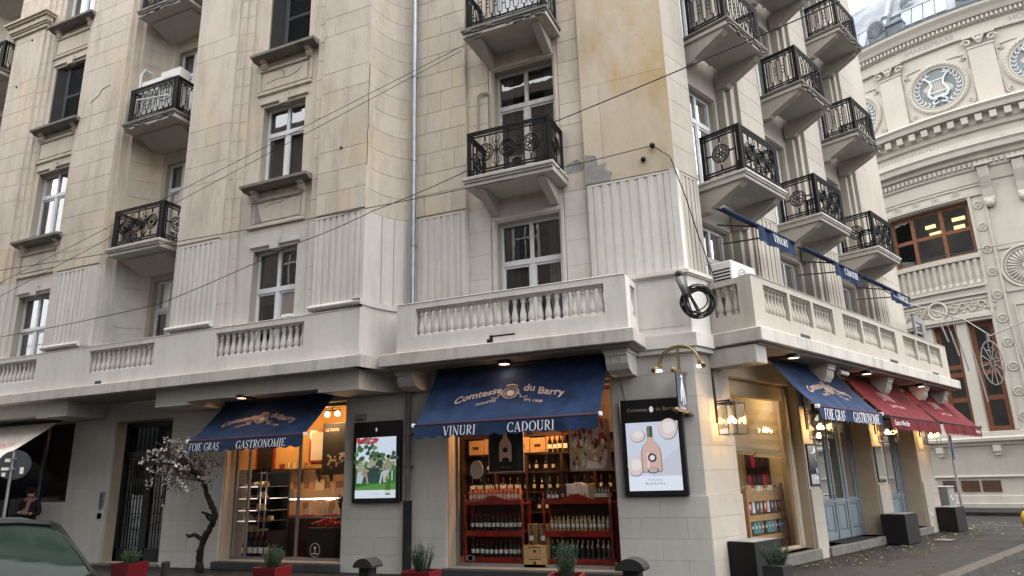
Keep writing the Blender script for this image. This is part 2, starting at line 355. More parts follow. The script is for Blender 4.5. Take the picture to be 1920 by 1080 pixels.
GLY = {
 'V': (.7, lambda: ln(.08, 1, .36, 0, T_)+ln(.62, 1, .38, 0, t_)+sf(.08, .98)+sf(.62, .98)),
 'I': (.32, lambda: ln(.16, 0, .16, 1, T_)+sf(.16, .98)+sf(.16, .02)),
 'N': (.78, lambda: ln(.13, 0, .13, 1, t_)+ln(.11, 1, .65, 0, T_)+ln(.65, 0, .65, 1, t_)+sf(.13, .02)+sf(.65, .98)+sf(.06, .98, .2)),
 'U': (.74, lambda: ln(.14, 1, .14, .3, T_)+arc(.37, .3, .23, .26, 180, 360)+ln(.6, .3, .6, 1, t_)+sf(.14, .98)+sf(.6, .98)),
 'R': (.7, lambda: ln(.16, 0, .16, 1, T_)+arc(.3, .74, .22, .235, -90, 90)+ln(.16, .97, .3, .97, t_)+ln(.16, .5, .3, .5, t_)+ln(.3, .5, .62, 0, T_)+sf(.16, .02)+sf(.64, .02, .2)),
 'C': (.74, lambda: arc(.42, .5, .34, .47, 42, 318)+ln(.68, .98, .68, .72, t_)),
 'A': (.74, lambda: ln(.1, 0, .36, 1, t_)+ln(.37, 1, .64, 0, T_)+ln(.2, .34, .54, .34, t_)+sf(.1, .02)+sf(.64, .02)),
 'D': (.78, lambda: ln(.16, 0, .16, 1, T_)+arc(.24, .5, .42, .47, -90, 90)+ln(.1, .97, .26, .97, t_)+ln(.1, .03, .26, .03, t_)),
 'O': (.8, lambda: arc(.4, .5, .33, .47, 0, 360, n=22)),
 'F': (.62, lambda: ln(.16, 0, .16, 1, T_)+ln(.08, .97, .56, .97, t_)+ln(.16, .52, .46, .52, t_)+ln(.55, 1, .55, .76, t_)+sf(.16, .02)),
 'E': (.66, lambda: ln(.16, 0, .16, 1, T_)+ln(.08, .97, .58, .97, t_)+ln(.16, .52, .46, .52, t_)+ln(.08, .03, .6, .03, t_)+ln(.57, 1, .57, .78, t_)+ln(.59, 0, .59, .24, t_)),
 'G': (.78, lambda: arc(.42, .5, .34, .47, 42, 325)+ln(.68, .98, .68, .72, t_)+ln(.68, .06, .68, .42, T_)+sf(.66, .43)),
 'S': (.56, lambda: arc(.28, .74, .19, .23, 30, 255, .1)+arc(.28, .26, .2, .23, -150, 75, .1)+ln(.2, .56, .37, .44, T_)+ln(.46, .98, .46, .76, t_)+ln(.08, .02, .08, .26, t_)),
 'T': (.68, lambda: ln(.34, 0, .34, 1, T_)+ln(.04, .97, .64, .97, t_)+ln(.05, 1, .05, .76, t_)+ln(.63, 1, .63, .76, t_)+sf(.34, .02)),
 'M': (.92, lambda: ln(.12, 0, .14, 1, t_)+ln(.13, 1, .45, 0, T_)+ln(.76, 1, .45, 0, t_)+ln(.78, 0, .78, 1, T_)+sf(.12, .02)+sf(.78, .02)+sf(.08, .98, .16)+sf(.82, .98, .16)),
 'H': (.8, lambda: ln(.16, 0, .16, 1, T_)+ln(.64, 0, .64, 1, T_)+ln(.16, .52, .64, .52, t_)+sf(.16, .98)+sf(.16, .02)+sf(.64, .98)+sf(.64, .02)),
 'P': (.64, lambda: ln(.16, 0, .16, 1, T_)+arc(.28, .73, .24, .24, -90, 90)+ln(.16, .97, .3, .97, t_)+ln(.16, .48, .3, .48, t_)+sf(.16, .02)),
 ' ': (.34, lambda: [])}
def serif(txt, size, shear=0., squeeze=1., track=.06):
    out = []; x = 0
    for ch in txt:
        wd, fn = GLY[ch]
        for q in fn(): out.append([((x+px+py*shear)*size*squeeze, py*size) for px, py in q])
        x += wd+track
    return out, (x-track)*size*squeeze
_font = {}
def sans(txt, size, shear=0., bold=0., sx=1.):
    cu = bpy.data.curves.new('lettering', 'FONT'); cu.body = txt; cu.size = 1; cu.shear = shear; cu.offset = bold; cu.resolution_u = 3
    o = bpy.data.objects.new('lettering', cu); me = o.to_mesh()
    vs = [(v.co.x*size*sx, v.co.y*size) for v in me.vertices]; out = [[vs[i] for i in p.vertices] for p in me.polygons]
    wd = max([p[0] for p in vs], default=0); o.to_mesh_clear(); bpy.data.objects.remove(o); bpy.data.curves.remove(cu)
    return out, wd
def write(mb, polys, fn, mi=0):      # fn maps (x,y) of the lettering into 3-D
    for q in polys: mb.face([fn(x, y) for x, y in q], mi)

# ------------------------------------------------------------------ ashlar: each stone its own object, the 300 that show largest; the rest joined
STONES = []
def stone(mb, mats, frame, c, area, name='stone_block'):
    P = FRM[frame] @ Vector(c); pr = project(P)
    s = 0 if (pr is None or not (-60 < pr[0] < 1980 and -60 < pr[1] < 1140)) else area/pr[2]**2
    STONES.append((s, name, mb, mats, frame))
def blk(u0, u1, o0, o1, z0, z1, mats, frame, g=.006, ch=.006):
    ch = min(ch, g*1.2)
    mb = MB(); a, b, c, d, z, y = u0+g, u1-g, -o1, -o0, z0+g, z1-g
    v = [(a, d, z), (b, d, z), (b, d, y), (a, d, y), (a, c+ch, z), (b, c+ch, z), (b, c+ch, y), (a, c+ch, y), (a+ch, c, z+ch), (b-ch, c, z+ch), (b-ch, c, y-ch), (a+ch, c, y-ch)]
    f = [(8, 9, 10, 11)]
    for i in range(4): j = (i+1) % 4; f += [(i, j, 4+j, 4+i), (4+i, 4+j, 8+j, 8+i)]
    mb.raw(v, f); stone(mb, mats, frame, ((u0+u1)/2, -o1, (z0+z1)/2), (u1-u0)*(z1-z0))
def courses(u0, u1, o, z0, z1, mats, frame, h=.46, n=2, th=.025, jit=0., g=.006, skip=0.):
    rows = max(1, round((z1-z0)/h)); hh = (z1-z0)/rows; k = 0; i = 0
    while i < rows:
        m = 1
        while i+m < rows and random.random() < skip: m += 1
        za, zb = z0+i*hh, z0+(i+m)*hh; i += m; k += 1
        cuts = [u0]
        if n > 1:
            off = .5 if k % 2 else 0
            for q in range(1, n+1):
                x = u0+(u1-u0)*(q-off)/n+random.uniform(-jit, jit)
                if u0+.12 < x < u1-.12 and random.random() > skip*.8: cuts.append(x)
        cuts.append(u1)
        for a, b in zip(cuts, cuts[1:]): blk(a, b, o-th, o, za, zb, mats, frame, g)
def finish_stones(parent):
    STONES.sort(key=lambda s: -s[0]); rest = {}
    for i, (s, name, mb, mats, fr) in enumerate(STONES):
        if i < 300: part(name, mb, mats, parent, fr)
        else:
            k = (mats, fr); rest.setdefault(k, MB()).addm(mb, Matrix.Identity(4))
    for (mats, fr), mb in rest.items(): part('stonework', mb, mats, parent, fr, kind='stuff')

# ------------------------------------------------------------------ walls with openings, windows
def wallgrid(mb, u0, u1, z0, z1, of, ob, ops, mi=0, mr=None, top=True):
    us = sorted({u0, u1, *[x for q in ops for x in q[:2]]}); zs = sorted({z0, z1, *[x for q in ops for x in q[2:4]]})
    us = [x for x in us if u0-1e-6 <= x <= u1+1e-6]; zs = [x for x in zs if z0-1e-6 <= x <= z1+1e-6]
    mr = mi if mr is None else mr
    def hole(i, j):
        if not (0 <= i < len(us)-1 and 0 <= j < len(zs)-1): return None
        cu, cz = (us[i]+us[i+1])/2, (zs[j]+zs[j+1])/2
        return any(a < cu < b and c < cz < d for a, b, c, d in ops)
    for i in range(len(us)-1):
        for j in range(len(zs)-1):
            if hole(i, j): continue
            a, b, c, d = us[i], us[i+1], zs[j], zs[j+1]
            mb.face([(a, -of, c), (b, -of, c), (b, -of, d), (a, -of, d)], mi)
            mb.face([(a, -ob, c), (a, -ob, d), (b, -ob, d), (b, -ob, c)], mi)
            for di, dj, e in ((-1, 0, [(a, -of, c), (a, -of, d), (a, -ob, d), (a, -ob, c)]), (1, 0, [(b, -of, c), (b, -ob, c), (b, -ob, d), (b, -of, d)]),
                              (0, -1, [(a, -of, c), (a, -ob, c), (b, -ob, c), (b, -of, c)]), (0, 1, [(a, -of, d), (b, -of, d), (b, -ob, d), (a, -ob, d)])):
                h = hole(i+di, j+dj)
                if h is None or h: mb.face(e, mr if h else mi)
def croisee(parent, frame, u0, u1, z0, z1, o, fm='whiteframe', tr=.68, recess=.7, blind=0., back='dark', fw=.055, lab=None, extra=None, name='window', curt=None):
    """two-leaf window with a transom: frame > four panes, blind; a dark room recess behind it"""
    zt = z0+(z1-z0)*tr; um = (u0+u1)/2; m = MB(); f = fw
    m.fb(u0, u0+f, o-.07, o, z0, z1, ch=.006); m.fb(u1-f, u1, o-.07, o, z0, z1, ch=.006)
    m.fb(u0+f, u1-f, o-.07, o, z1-f, z1, ch=.006); m.fb(u0+f, u1-f, o-.07, o, z0, z0+f, ch=.006)
    m.fb(u0+f, u1-f, o-.07, o+.012, zt-.055, zt+.055, ch=.006); m.fb(um-.05, um+.05, o-.07, o+.008, z0+f, zt-.055, ch=.006); m.fb(um-.04, um+.04, o-.07, o+.004, zt+.055, z1-f, ch=.006)
    for a, b in ((u0+f, um-.05), (um+.05, u1-f)):     # casement stiles
        for x in (a, b-.03): m.fb(x, x+.03, o-.06, o-.012, z0+f, zt-.055)
        m.fb(a+.03, b-.03, o-.06, o-.012, z0+f, z0+f+.05); m.fb(a+.03, b-.03, o-.06, o-.012, zt-.095, zt-.055)
    if extra: extra(m)
    fr = part(name, m, fm, parent, frame, label=lab)
    for a, b, c, d in ((u0+f+.03, um-.08, z0+f+.05, zt-.095), (um+.08, u1-f-.03, z0+f+.05, zt-.095), (u0+f, um-.04, zt+.055, z1-f), (um+.04, u1-f, zt+.055, z1-f)):
        p = MB(); p.face([(a, -o+.035, c), (b, -o+.035, c), (b, -o+.035, d), (a, -o+.035, d)]); part('pane', p, 'glass', fr)
    r = MB(); a, b, c, d, y0, y1 = u0-.01, u1+.01, z0-.01, z1+.01, -o+.075, -o+.075+recess
    r.raw([(a, y0, c), (b, y0, c), (b, y0, d), (a, y0, d), (a, y1, c), (b, y1, c), (b, y1, d), (a, y1, d)], [(4, 5, 6, 7), (0, 1, 5, 4), (3, 7, 6, 2), (0, 4, 7, 3), (1, 2, 6, 5)])
    part('room_recess', r, back, parent, frame)
    if curt:
        mt_, cov = curt; c_ = MB(); n = 26; y = -o+.14
        for a, b in (((u0+.02, u1-.02),) if cov >= 1 else ((u0+.02, u0+.02+(u1-u0)*cov/2), (u1-.02-(u1-u0)*cov/2, u1-.02))):
            V = [(a+(b-a)*i/n, y+.018*math.sin(i*1.9)+.01*math.sin(i*.7), z) for z in (z0, z1) for i in range(n+1)]; c_.raw(V, [(i, i+1, n+2+i, n+1+i) for i in range(n)], 0, True)
        part('pane_sheet', c_, mt_, fr)  # pale ones take the place of sky reflections in the glass
    if blind:
        b_ = MB(); y = -o+.12; zb = z1-(z1-z0)*blind; n = max(3, int((z1-zb)/.16))
        for i in range(n):
            za, zc = z1-(z1-zb)*i/n, z1-(z1-zb)*(i+1)/n
            b_.face([(u0+.03, y, za), (u1-.03, y, za), (u1-.03, y+.03, zc+.01), (u0+.03, y+.03, zc+.01)]); b_.face([(u0+.03, y+.03, zc+.01), (u1-.03, y+.03, zc+.01), (u1-.03, y, zc), (u0+.03, y, zc)])
        part('blind', b_, 'blind', fr)
    return fr
# ================================================================== THE GROUND
g = MB(); g.face([(-400, -400, -.13), (400, -400, -.13), (400, 400, -.13), (-400, 400, -.13)])
structure('road', g, 'asphalt')
def wp(frame, u, o, z=0.): return FRM[frame] @ Vector((u, -o, z))
# pavement follows both facades (kerb 2.4 m out on the right, 4 m on the left)
pl = [wp('L', -60, 4.2), wp('L', 1.2, 4.2), wp('L', 2.2, 3.7), wp('R', -1.4, 2.65), wp('R', 12.9, 2.65), wp('R', 14.2, 1.9), wp('R', 14.4, -12), wp('L', -60, -9)]
kin = [wp('L', -60, 3.95), wp('L', 1.15, 3.95), wp('L', 2.0, 3.5), wp('R', -1.4, 2.4), wp('R', 12.8, 2.4), wp('R', 13.95, 1.8), wp('R', 14.15, -12), wp('L', -60, -9)]
g = MB(); g.prism([(p.x, p.y) for p in kin], -.14, 0.0); structure('pavement', g, 'pave')
g = MB()
for i in range(6):
    a, b, c, d = pl[i], pl[i+1], kin[i+1], kin[i]; L = (b-a).length; n = max(1, int(L/1.1))
    for k in range(n):
        t0, t1 = k/n+.004/L, (k+1)/n-.004/L
        q = [a.lerp(b, t0), a.lerp(b, t1), d.lerp(c, t1), d.lerp(c, t0)]
        g.prism([(p.x, p.y) for p in q], -.15, .012)
structure('kerb', g, 'kerb')
# ================================================================== THE CORNER BUILDING
BLD = thing('apartment_building', 'tall cream corner building with iron balconies above lit shops', 'building', 'W', (CX, CY, 0))
def bp(name, mb, mats, fr='L', **k): return part(name, mb, mats, BLD, fr, **k)
ZT = 20.6
ZF, ZP = 6.92, 5.0       # top of the fluted zone, plinth roll
ov = .682                # a band that stands o proud runs ov*o past the corner
def corner_band(o, z0, z1, uL, uR, ob=-.3):
    Lp = lambda u, oo: Vector((u, -oo)); Rm = Matrix.Rotation(A2, 2)
    Rp = lambda u, oo: Rm @ Vector((u, -oo))
    q = [Lp(uL, ob), Lp(uL, o), Lp(ov*o, o), Rp(uR, o), Rp(uR, ob), Lp(ov*ob, ob)]
    m = MB(); m.prism([(p.x, p.y) for p in q], z0, z1); return m
# ---- concave curves where the wing steps out
def curve_pts(a, b, n=9):          # quarter ellipse, tangent to "into the wall" at a and to "along" at b
    return [(a[0]+(b[0]-a[0])*(1-math.cos(t)), a[1]+(b[1]-a[1])*math.sin(t)) for t in [math.pi/2*i/n for i in range(n+1)]]
CA = curve_pts((-5.97, 1.0), (-5.47, -.02))
def strip_curve(mb, pts, z0, z1, t, g=.006):   # thick curved course, front on pts
    n = len(pts); b = len(mb.v)
    nr = []
    for i in range(n):
        a, c = pts[max(0, i-1)], pts[min(n-1, i+1)]; d = Vector((c[0]-a[0], c[1]-a[1])).normalized(); nr.append((-abs(d.y), -abs(d.x)) if pts[-1][0] > pts[0][0] else (abs(d.y), -abs(d.x)))
    v = [(p[0], -p[1], z) for z in (z0+g, z1-g) for p in pts]+[(p[0]+q[0]*t, -(p[1]+q[1]*t), z) for z in (z0+g, z1-g) for p, q in zip(pts, nr)]
    f = []
    for i in range(n-1): f += [(i, i+1, n+i+1, n+i), (n+i, n+i+1, 3*n+i+1, 3*n+i), (i, 2*n+i, 2*n+i+1, i+1)]
    mb.raw(v, f, 0, True)
def curve_wall(pts, mats, z0, z1, h=.475):
    k = MB(); back = [(p[0]-.02, p[1]-.02) for p in pts]
    b = len(back); k.raw([(x, -y, z) for z in (z0, z1) for x, y in back], [(i, i+1, b+i+1, b+i) for i in range(b-1)], 0, True)
    bp('curved_wall', k, mats)
    n = max(1, round((z1-z0)/h)); mid = pts[len(pts)//2]
    for i in range(n):
        m = MB(); strip_curve(m, pts, z0+(z1-z0)*i/n, z0+(z1-z0)*(i+1)/n, .03, .004); stone(m, mats, 'L', (mid[0], -mid[1], z0+(z1-z0)*(i+.5)/n), .25)
curve_wall(CA, 'beige', ZF, ZT); curve_wall(CA, 'paint', 3.93, ZF, 3)
# ---- wing piers and bays
def flutes(fr, u0, u1, o, z0=5.06, z1=6.88, n=None, mats='paint'):
    """recessed flutes between proud flat ribs, every rib a part"""
    n = n or max(3, round((u1-u0)/.16)); p = (u1-u0)/n
    c = MB(); c.fb(u0, u1, o-.2, o-.016, z0-.05, z1+.04); bp('flute_backing', c, mats, fr)
    t = MB(); t.fb(u0, u1, o-.016, o+.002, z1, z1+.04); bp('flute_head', t, mats, fr)
    base = MB(); base.box(-p*.3, p*.3, -.016, 0, z0, z1, ch=.004); me = base.mesh('rib', mats)
    for i in range(n+1):
        x = min(max(u0+i*p, u0+p*.3), u1-p*.3); part('rib', me, mats, BLD, fr, (x, -(o-.016), 0))
def roll(fr, u0, u1, o, z=ZP, r=.055, mats='paint'):
    m = MB(); m.exu([(o-.05, z-r)]+[(o+r*1.3*math.sin(a), z-r*math.cos(a)) for a in [math.pi*i/6 for i in range(7)]]+[(o-.05, z+r)], u0, u1, smooth=False); bp('plinth_roll', m, mats, fr)
WP = [(-7.2, -5.97), (-11.12, -9.82), (-15.28, -13.72), (-18.75, -17.42), (-23.5, -21.6)]
for i, (a, b) in enumerate(WP):
    fl0, fl1 = (a, b) if i == 0 else (a+.02, b-.3 if i in (2,) else b-.02)
    if i == 1: fl0 = a+.05
    m = MB(); m.fb(a, b, -.2, .974, ZF, ZT); bp('pier', m, 'beige')
    m = MB(); m.fb(a, b, -.2, .965, 3.93, ZF); bp('pier', m, 'paint')
    flutes('L', fl0, fl1, 1.0); roll('L', a-.02, fl1+.03 if i == 2 else b, 1.03)
    if fl1 < b-.05: m = MB(); m.fb(fl1+.005, b+.004, .9, .995, 4.95, ZF); bp('pier_margin', m, 'paint')
    courses(a, b, 1.0, ZF+.05, ZT, 'beige', 'L', .475, 2, jit=.1, skip=.3, g=.0028)
for fr_, a, b in (('L', -18.80, -17.36),):
    m = MB()
    for z, h, o in ((14.72, .09, 1.06), (14.81, .05, 1.10), (14.86, .16, 1.14), (15.02, .06, 1.2), (15.08, .05, 1.25)): m.fb(a-(o-1), b+(o-1), .9, o, z, z+h)
    bp('pier_capital', m, 'beige')
# window bays of the wing
def lintel(u0, u1, z, o, mats):
    um = (u0+u1)/2; k = .13; m = MB()
    for a, b in ((u0-.08, um-k), (um+k, u1+.08)): m.exu([(o-.02, z+.05), (o+.05, z+.075), (o+.05, z+.12), (o-.02, z+.15)], a, b)
    m.exo([(um-k*.8, z-.02), (um+k*.8, z-.02), (um+k*1.15, z+.22), (um-k*1.15, z+.22)], o-.1, o+.055); return m
def framed_panel(u0, u1, z0, z1, o, mats, w=.085):
    m = MB()
    for (a, b, c, d) in ((u0, u1, z0, z0+w), (u0, u1, z1-w, z1), (u0, u0+w, z0+w, z1-w), (u1-w, u1, z0+w, z1-w)): m.fb(a, b, o-.02, o+.045, c, d, ch=.018)
    m.fb(u0+w+.05, u1-w-.05, o-.02, o+.018, z0+w+.05, z1-w-.05, ch=.008); return m
def crack(fr, pts, o, r=.005):
    m = MB(); m.tube([(u, -o, z) for u, z in pts], r, 3); bp('crack', m, 'black', fr)
def window_bay(u0, u1, w0, w1, flat=False, styles=()):
    ops = [(w0, w1, 3.95, 6.52)]+[(w0, w1, 8.03+3.27*k, 9.98+3.27*k) for k in range(4)]
    for z0, z1, mt in ((3.93, ZF, 'paint'), (ZF, ZT, 'beige')):
        m = MB(); wallgrid(m, u0, u1, z0, z1, .86, .4, [q for q in ops if z0 <= q[2] < z1], mr=1); bp('wall', m, (mt, 'reveal'))
    for q, (a, b, o) in enumerate(((u1-.2, u1, .94), (u0, u0+.2, .95), (u0+.2, u0+.42, .905))):
        c = MB(); c.fb(a, b, .8, o-.015, 3.93, ZT); bp('jamb_strip', c, 'beige')
        courses(a, b, o, ZF, ZT, 'beige', 'L', .475, 1, th=.02, g=.003); courses(a, b, o, 3.95, ZF, 'paint', 'L', .475, 1, th=.02, g=.002)
    for k, (a, b, c, d) in enumerate(ops):
        st = styles[k] if k < len(styles) else 'plain'
        bp('lintel', lintel(a, b, d, .86, ''), 'paint' if k == 0 else 'beige')
        if st == 'shutter':
            shutters(a, b, c, d, .72)
        else: croisee(BLD, 'L', a, b, c, d, .70, blind=.45 if st == 'blind' else 0, tr=.66, curt={'pane_sheet': ('pane_sheet', 1), 'sky_sheet': ('sky_sheet', 1), 'half': ('sky_sheet', .6)}.get(st))
        if k:
            s = MB(); s.exu([(.8, c-.15), (1.02, c-.15), (1.1, c-.1), (1.15, c-.1), (1.15, c-.035), (.72, c)], a-.27, b+.36); sl = bp('window_sill', s, 'dirtyslab')
            for x in (a-.02, b+.08):
                r = MB(); r.exu([(.8, c-.36), (.93, c-.34), (.98, c-.27), (.96, c-.22), (1.04, c-.151), (.8, c-.151)], x-.07, x+.07); bp('sill_bracket', r, 'beige')
            bp('framed_panel', framed_panel(a-.22, b+.16, c-1.0, c-.3, .86, ''), 'beige')
def shutters(a, b, c, d, o):
    um = a+(b-a)*.34
    bk = MB(); bk.fb(a, b, o-.09, o-.07, c, d); bp('dark_opening', bk, 'black')
    for (x0, x1, tw) in ((um, b, 0), ):
        m = MB(); f = .055
        m.fb(x0, x0+f, o-.02, o+.03, c+.02, d-.02); m.fb(x1-f, x1, o-.02, o+.03, c+.02, d-.02)
        for z in (c+.02, (c+d)/2-.03, d-.08): m.fb(x0+f, x1-f, o-.02, o+.03, z, z+.06)
        sh = bp('shutter', m, 'shutter')
        s = MB(); n = 26
        for i in range(n):
            z = c+.09+(d-c-.2)*i/n; s.exu([(o-.005, z+.028), (o+.034, z), (o+.036, z+.012), (o-.003, z+.04)], x0+f-.01, x1-f+.01)
        part('louvre', s, 'shutter', sh, kind='stuff')
    m = MB(); v = [(a+.03, o+.10), (um-.03, o-.03)]    # the other leaf stands ajar
    m.bar((v[0][0], -v[0][1], (c+d)/2), (v[1][0], -v[1][1], (c+d)/2), .04, d-c-.06); bp('shutter', m, 'blackmatte')
    f = MB(); f.fb(um-.03, um, o-.03, o+.04, c, d); bp('window_frame_bar', f, 'shutter')
window_bay(-9.82, -7.2, -8.95, -7.76, styles=('blind', 'pane_sheet', 'shutter', 'plain', 'half'))
window_bay(-17.42, -15.28, -16.82, -15.60, styles=('half', 'sky_sheet', 'shutter', 'sky_sheet', 'plain'))
# recessed balcony bays of the wing
def recess_bay(u0, u1):
    L_ = [(u0, 1.0), (u0, .9), (u0+.12, .9), (u0+.12, .8)]
    for z0, z1, mt in ((3.93, ZF, 'paint'), (ZF, ZT, 'beige')):
        for sx, e in ((1, u0), (-1, u1)):
            fl = lambda x: e+sx*(x-u0)
            m = MB(); p = [(fl(u0-.05), .9), (fl(u0+.12), .9), (fl(u0+.12), .72), (fl(u0+.26), .72), (fl(u0+.26), .5), (fl(u0-.05), .5)]
            pp = [(x, -y) for x, y in p]; m.prism(pp if sx < 0 else pp[::-1], z0, z1); bp('pier_return', m, mt)
            cv = [(fl(x), y) for x, y in curve_pts((u0+.26, .72), (u0+.72, .1))]
            if sx > 0: curve_wall(cv, mt, z0, z1)
            else:
                k = MB(); n = len(cv); k.raw([(x, -y, z) for z in (z0, z1) for x, y in cv], [(i, i+1, n+i+1, n+i) for i in range(n-1)], 0, True); bp('curved_wall', k, mt)
    w0, w1 = (u0+u1)/2-.44, (u0+u1)/2+.5
    ops = [(w0, w1, 3.95, 6.6)]+[(w0, w1, 7.2+3.3*k, 9.75+3.3*k) for k in range(4)]
    m = MB(); wallgrid(m, u0+.6, u1-.6, 3.93, ZT, .1, -.25, ops, mr=1); bp('wall', m, ('reveal', 'reveal'))
    for i_, q in enumerate(ops): croisee(BLD, 'L', q[0], q[1], q[2], q[3], -.02, tr=.72, curt=(None, ('pane_sheet', 1), ('pane_sheet', .7), ('sky_sheet', .5), None)[i_])
recess_bay(-13.72, -11.12); recess_bay(-21.6, -18.75)

# ---- wrought-iron balconies
def bars(m, a, b, w=.016): m.bar(a, b, w)
def panel(m, P, Lh, H, style):
    """one flat side of a railing: P maps (x along, z) to 3-D; Lh length, H height"""
    t = .026
    def l(x0, z0, x1, z1, w=t): m.bar(P(x0, z0), P(x1, z1), w)
    def ring(x, z, rx, rz, r=.012, n=14): m.tube([P(x+rx*math.cos(2*math.pi*i/n), z+rz*math.sin(2*math.pi*i/n)) for i in range(n)], r, 4, closed=True)
    l(0, H, Lh, H, .035)
    for z in (H-.05, H-.105, .03, .085, .14): l(0, z, Lh, z)
    for x in (.02, .055, .11, Lh-.11, Lh-.055, Lh-.02): l(x, .03, x, H-.02)
    for x in (.082, Lh-.082):
        for z in (.057, H-.078, H*.5): ring(x, z, .022, .026, .006, 8)
    for k in range(max(1, int(Lh/.45))):
        x = Lh*(k+.5)/max(1, int(Lh/.45)); ring(x, .112, .026, .022, .006, 8); ring(x, H-.078, .026, .022, .006, 8)
    a, b = .13, Lh-.13; zc = (.14+H-.105)/2; hh = (H-.105-.14)/2
    if style == 'ring':
        n = max(1, round((b-a)/.46)); p = (b-a)/n
        for i in range(n):
            x = a+p*(i+.5); r = min(.175, p*.42, hh*.62)
            ring(x, zc, r, r, .016, 18); ring(x, zc, r*.8, r*.8, .010, 16)
            for q in range(6):
                an = q*math.pi/3+.3; c = (x+r*.42*math.cos(an), zc+r*.42*math.sin(an)); ring(c[0], c[1], r*.24, r*.24, .013, 8)
            ring(x, zc, r*.18, r*.18, .02, 6)
            for s in (1, -1): ring(x, zc+s*(r+.032), .028, .028, .007, 8); l(x, zc+s*(r+.06), x, zc+s*hh)
            for s in (1, -1): l(x+s*r, zc, x+s*p*.5, zc)
            if i < n-1:        # lyre-shaped stem between two rings
                y = a+p*(i+1)
                for s in (1, -1):
                    m.tube([P(y+s*.012, zc-hh), P(y+s*.05, zc-hh*.6), P(y+s*.02, zc-.03), P(y+s*.02, zc+.05), P(y+s*.055, zc+hh*.45), P(y+s*.09, zc+hh*.7), P(y+s*.06, zc+hh*.85)], .009, 4)
                    m.tube([P(y+s*.02, zc-hh*.75), P(y+s*.09, zc-hh*.7), P(y+s*.1, zc-hh*.45)], .008, 4)
                l(y, zc-hh, y, zc+hh, .014); m.ball(P(y, zc), .025, n=6, k=4); m.ball(P(y, zc+hh*.5), .028, n=6, k=4)
    else:
        n = max(2, round((b-a)/.19)); p = (b-a)/n
        for i in range(n):
            x = a+p*(i+.5); h2 = hh*.78; rr = p*.30; dz = (.0 if i % 2 else .02)
            pts = [P(x+rr*math.cos(t), zc+dz+(h2-rr)*(1 if math.sin(t) >= 0 else -1)+rr*math.sin(t)) for t in [2*math.pi*(q+.5)/16 for q in range(16)]]
            m.tube(pts, .010, 4, closed=True)
            if i:
                y = a+p*i; l(y-p*.2, zc+hh*.25, y+p*.2, zc+hh*.25, .014); l(y-p*.2, zc-hh*.25, y+p*.2, zc-hh*.25, .014); m.ball(P(y, zc), .018, n=6, k=4)
            l(x, zc+dz+h2, x, zc+hh); l(x, zc+dz-h2, x, zc-hh)
def balcony(fr, u0, u1, ow, of, z0, z1, style, smat, brackets=True, H=.95, lab=None):
    """slab with moulded edge (u0..u1, wall at ow, front at of) > railing, two brackets"""
    m = MB(); h = z1-z0
    m.fb(u0, u1, ow-.1, of-.05, z0, z0+h*.42, 1, ch=.004); m.fb(u0-.0, u1, ow-.1, of-.02, z0+h*.42, z0+h*.62); m.fb(u0-.025, u1+.025, ow-.1, of+.005, z0+h*.62, z1, ch=.012)
    if smat == 'dirtyslab':        # crumbled edge
        for i in range(26):
            x = random.uniform(u0+.05, u1-.05); s = random.uniform(.02, .06); m.ball((x, -(of-.05+random.uniform(0, .03)), z0+random.uniform(-.005, h*.7)), s, n=5, k=3, sq=(2.2, .7, .6))
    sl = bp('balcony', m, (smat, 'slabunder'), fr, label=lab)
    r = MB(); a, b, f = u0+.07, u1-.07, of-.1
    panel(r, lambda x, z: (a+x, -f, z1+z), b-a, H, style)
    for x in (a, b): panel(r, lambda t, z, x=x: (x, -(ow+t), z1+z), f-ow, H, style)
    for x, o in ((a, f), (b, f)): r.bar((x, -o, z1), (x, -o, z1+H+.02), .035)
    part('railing', r, 'iron', sl)
    if brackets:
        for x in (u0+.28, u1-.28):
            k = MB(); k.exu([(ow-.05, z0-.34), (ow+.06, z0-.34), (of-.22, z0-.07), (of-.16, z0-.03), (of-.16, z0+.001), (ow-.05, z0+.001)], x-.085, x+.085)
            part('bracket', k, 'slabunder', sl)
    return sl
# wing recess balconies
for u in ((-13.38, -11.62), (-21.2, -19.2)):
    for k, (z, stl, sm) in enumerate(((7.24, 'ring', 'slab'), (10.57, 'oval', 'dirtyslab'), (13.9, 'oval', 'dirtyslab'), (17.2, 'oval', 'dirtyslab'))): balcony('L', u[0], u[1], .15, 1.1, z-.2, z, stl, sm, brackets=False)
    for z in (7.04, 10.37, 13.7, 17.0): m = MB(); m.exu([(.1, z-.3), (.16, z-.3), (.75, z-.05), (.75, z+.001), (.1, z+.001)], u[0]+.15, u[1]-.15); bp('slab_haunch', m, 'slabunder')

# ---- corner section, left side
def cs(u0, u1, z0, z1, mt, ob=-.35): m = MB(); m.fb(u0, u1, ob, -.026, z0, z1); bp('pier', m, mt)
cs(-5.5, -4.22, ZF, ZT, 'beige'); cs(-5.5, -4.22, 3.7, ZF, 'paint')
flutes('L', -5.36, -4.25, 0); courses(-5.47, -4.22, 0, ZF+.04, ZT, 'beige', 'L', .475, 2, jit=.06, g=.0035, skip=.1)
m = corner_band(-.026, ZF, ZT, -1.68, .78); bp('corner_pier', m, 'ochre')
m = corner_band(-.026, 3.6, ZF, -1.68, .78); bp('corner_pier', m, 'paint')
flutes('L', -1.66, -.12, 0, n=9); flutes('R', .12, .76, 0, n=5, mats='cream'); m = corner_band(0.003, 4.95, ZF+.02, -.115, .115, -.1); bp('corner_margin', m, 'paint')
courses(-1.68, 0.0, 0, ZF+.02, 9.0, 'ochre', 'L', .47, 2, jit=.1, skip=.4, g=.002)
courses(-1.68, 0.0, 0, 9.0, ZT, 'ochre', 'L', 2.2, 1, g=.0012, skip=.6)
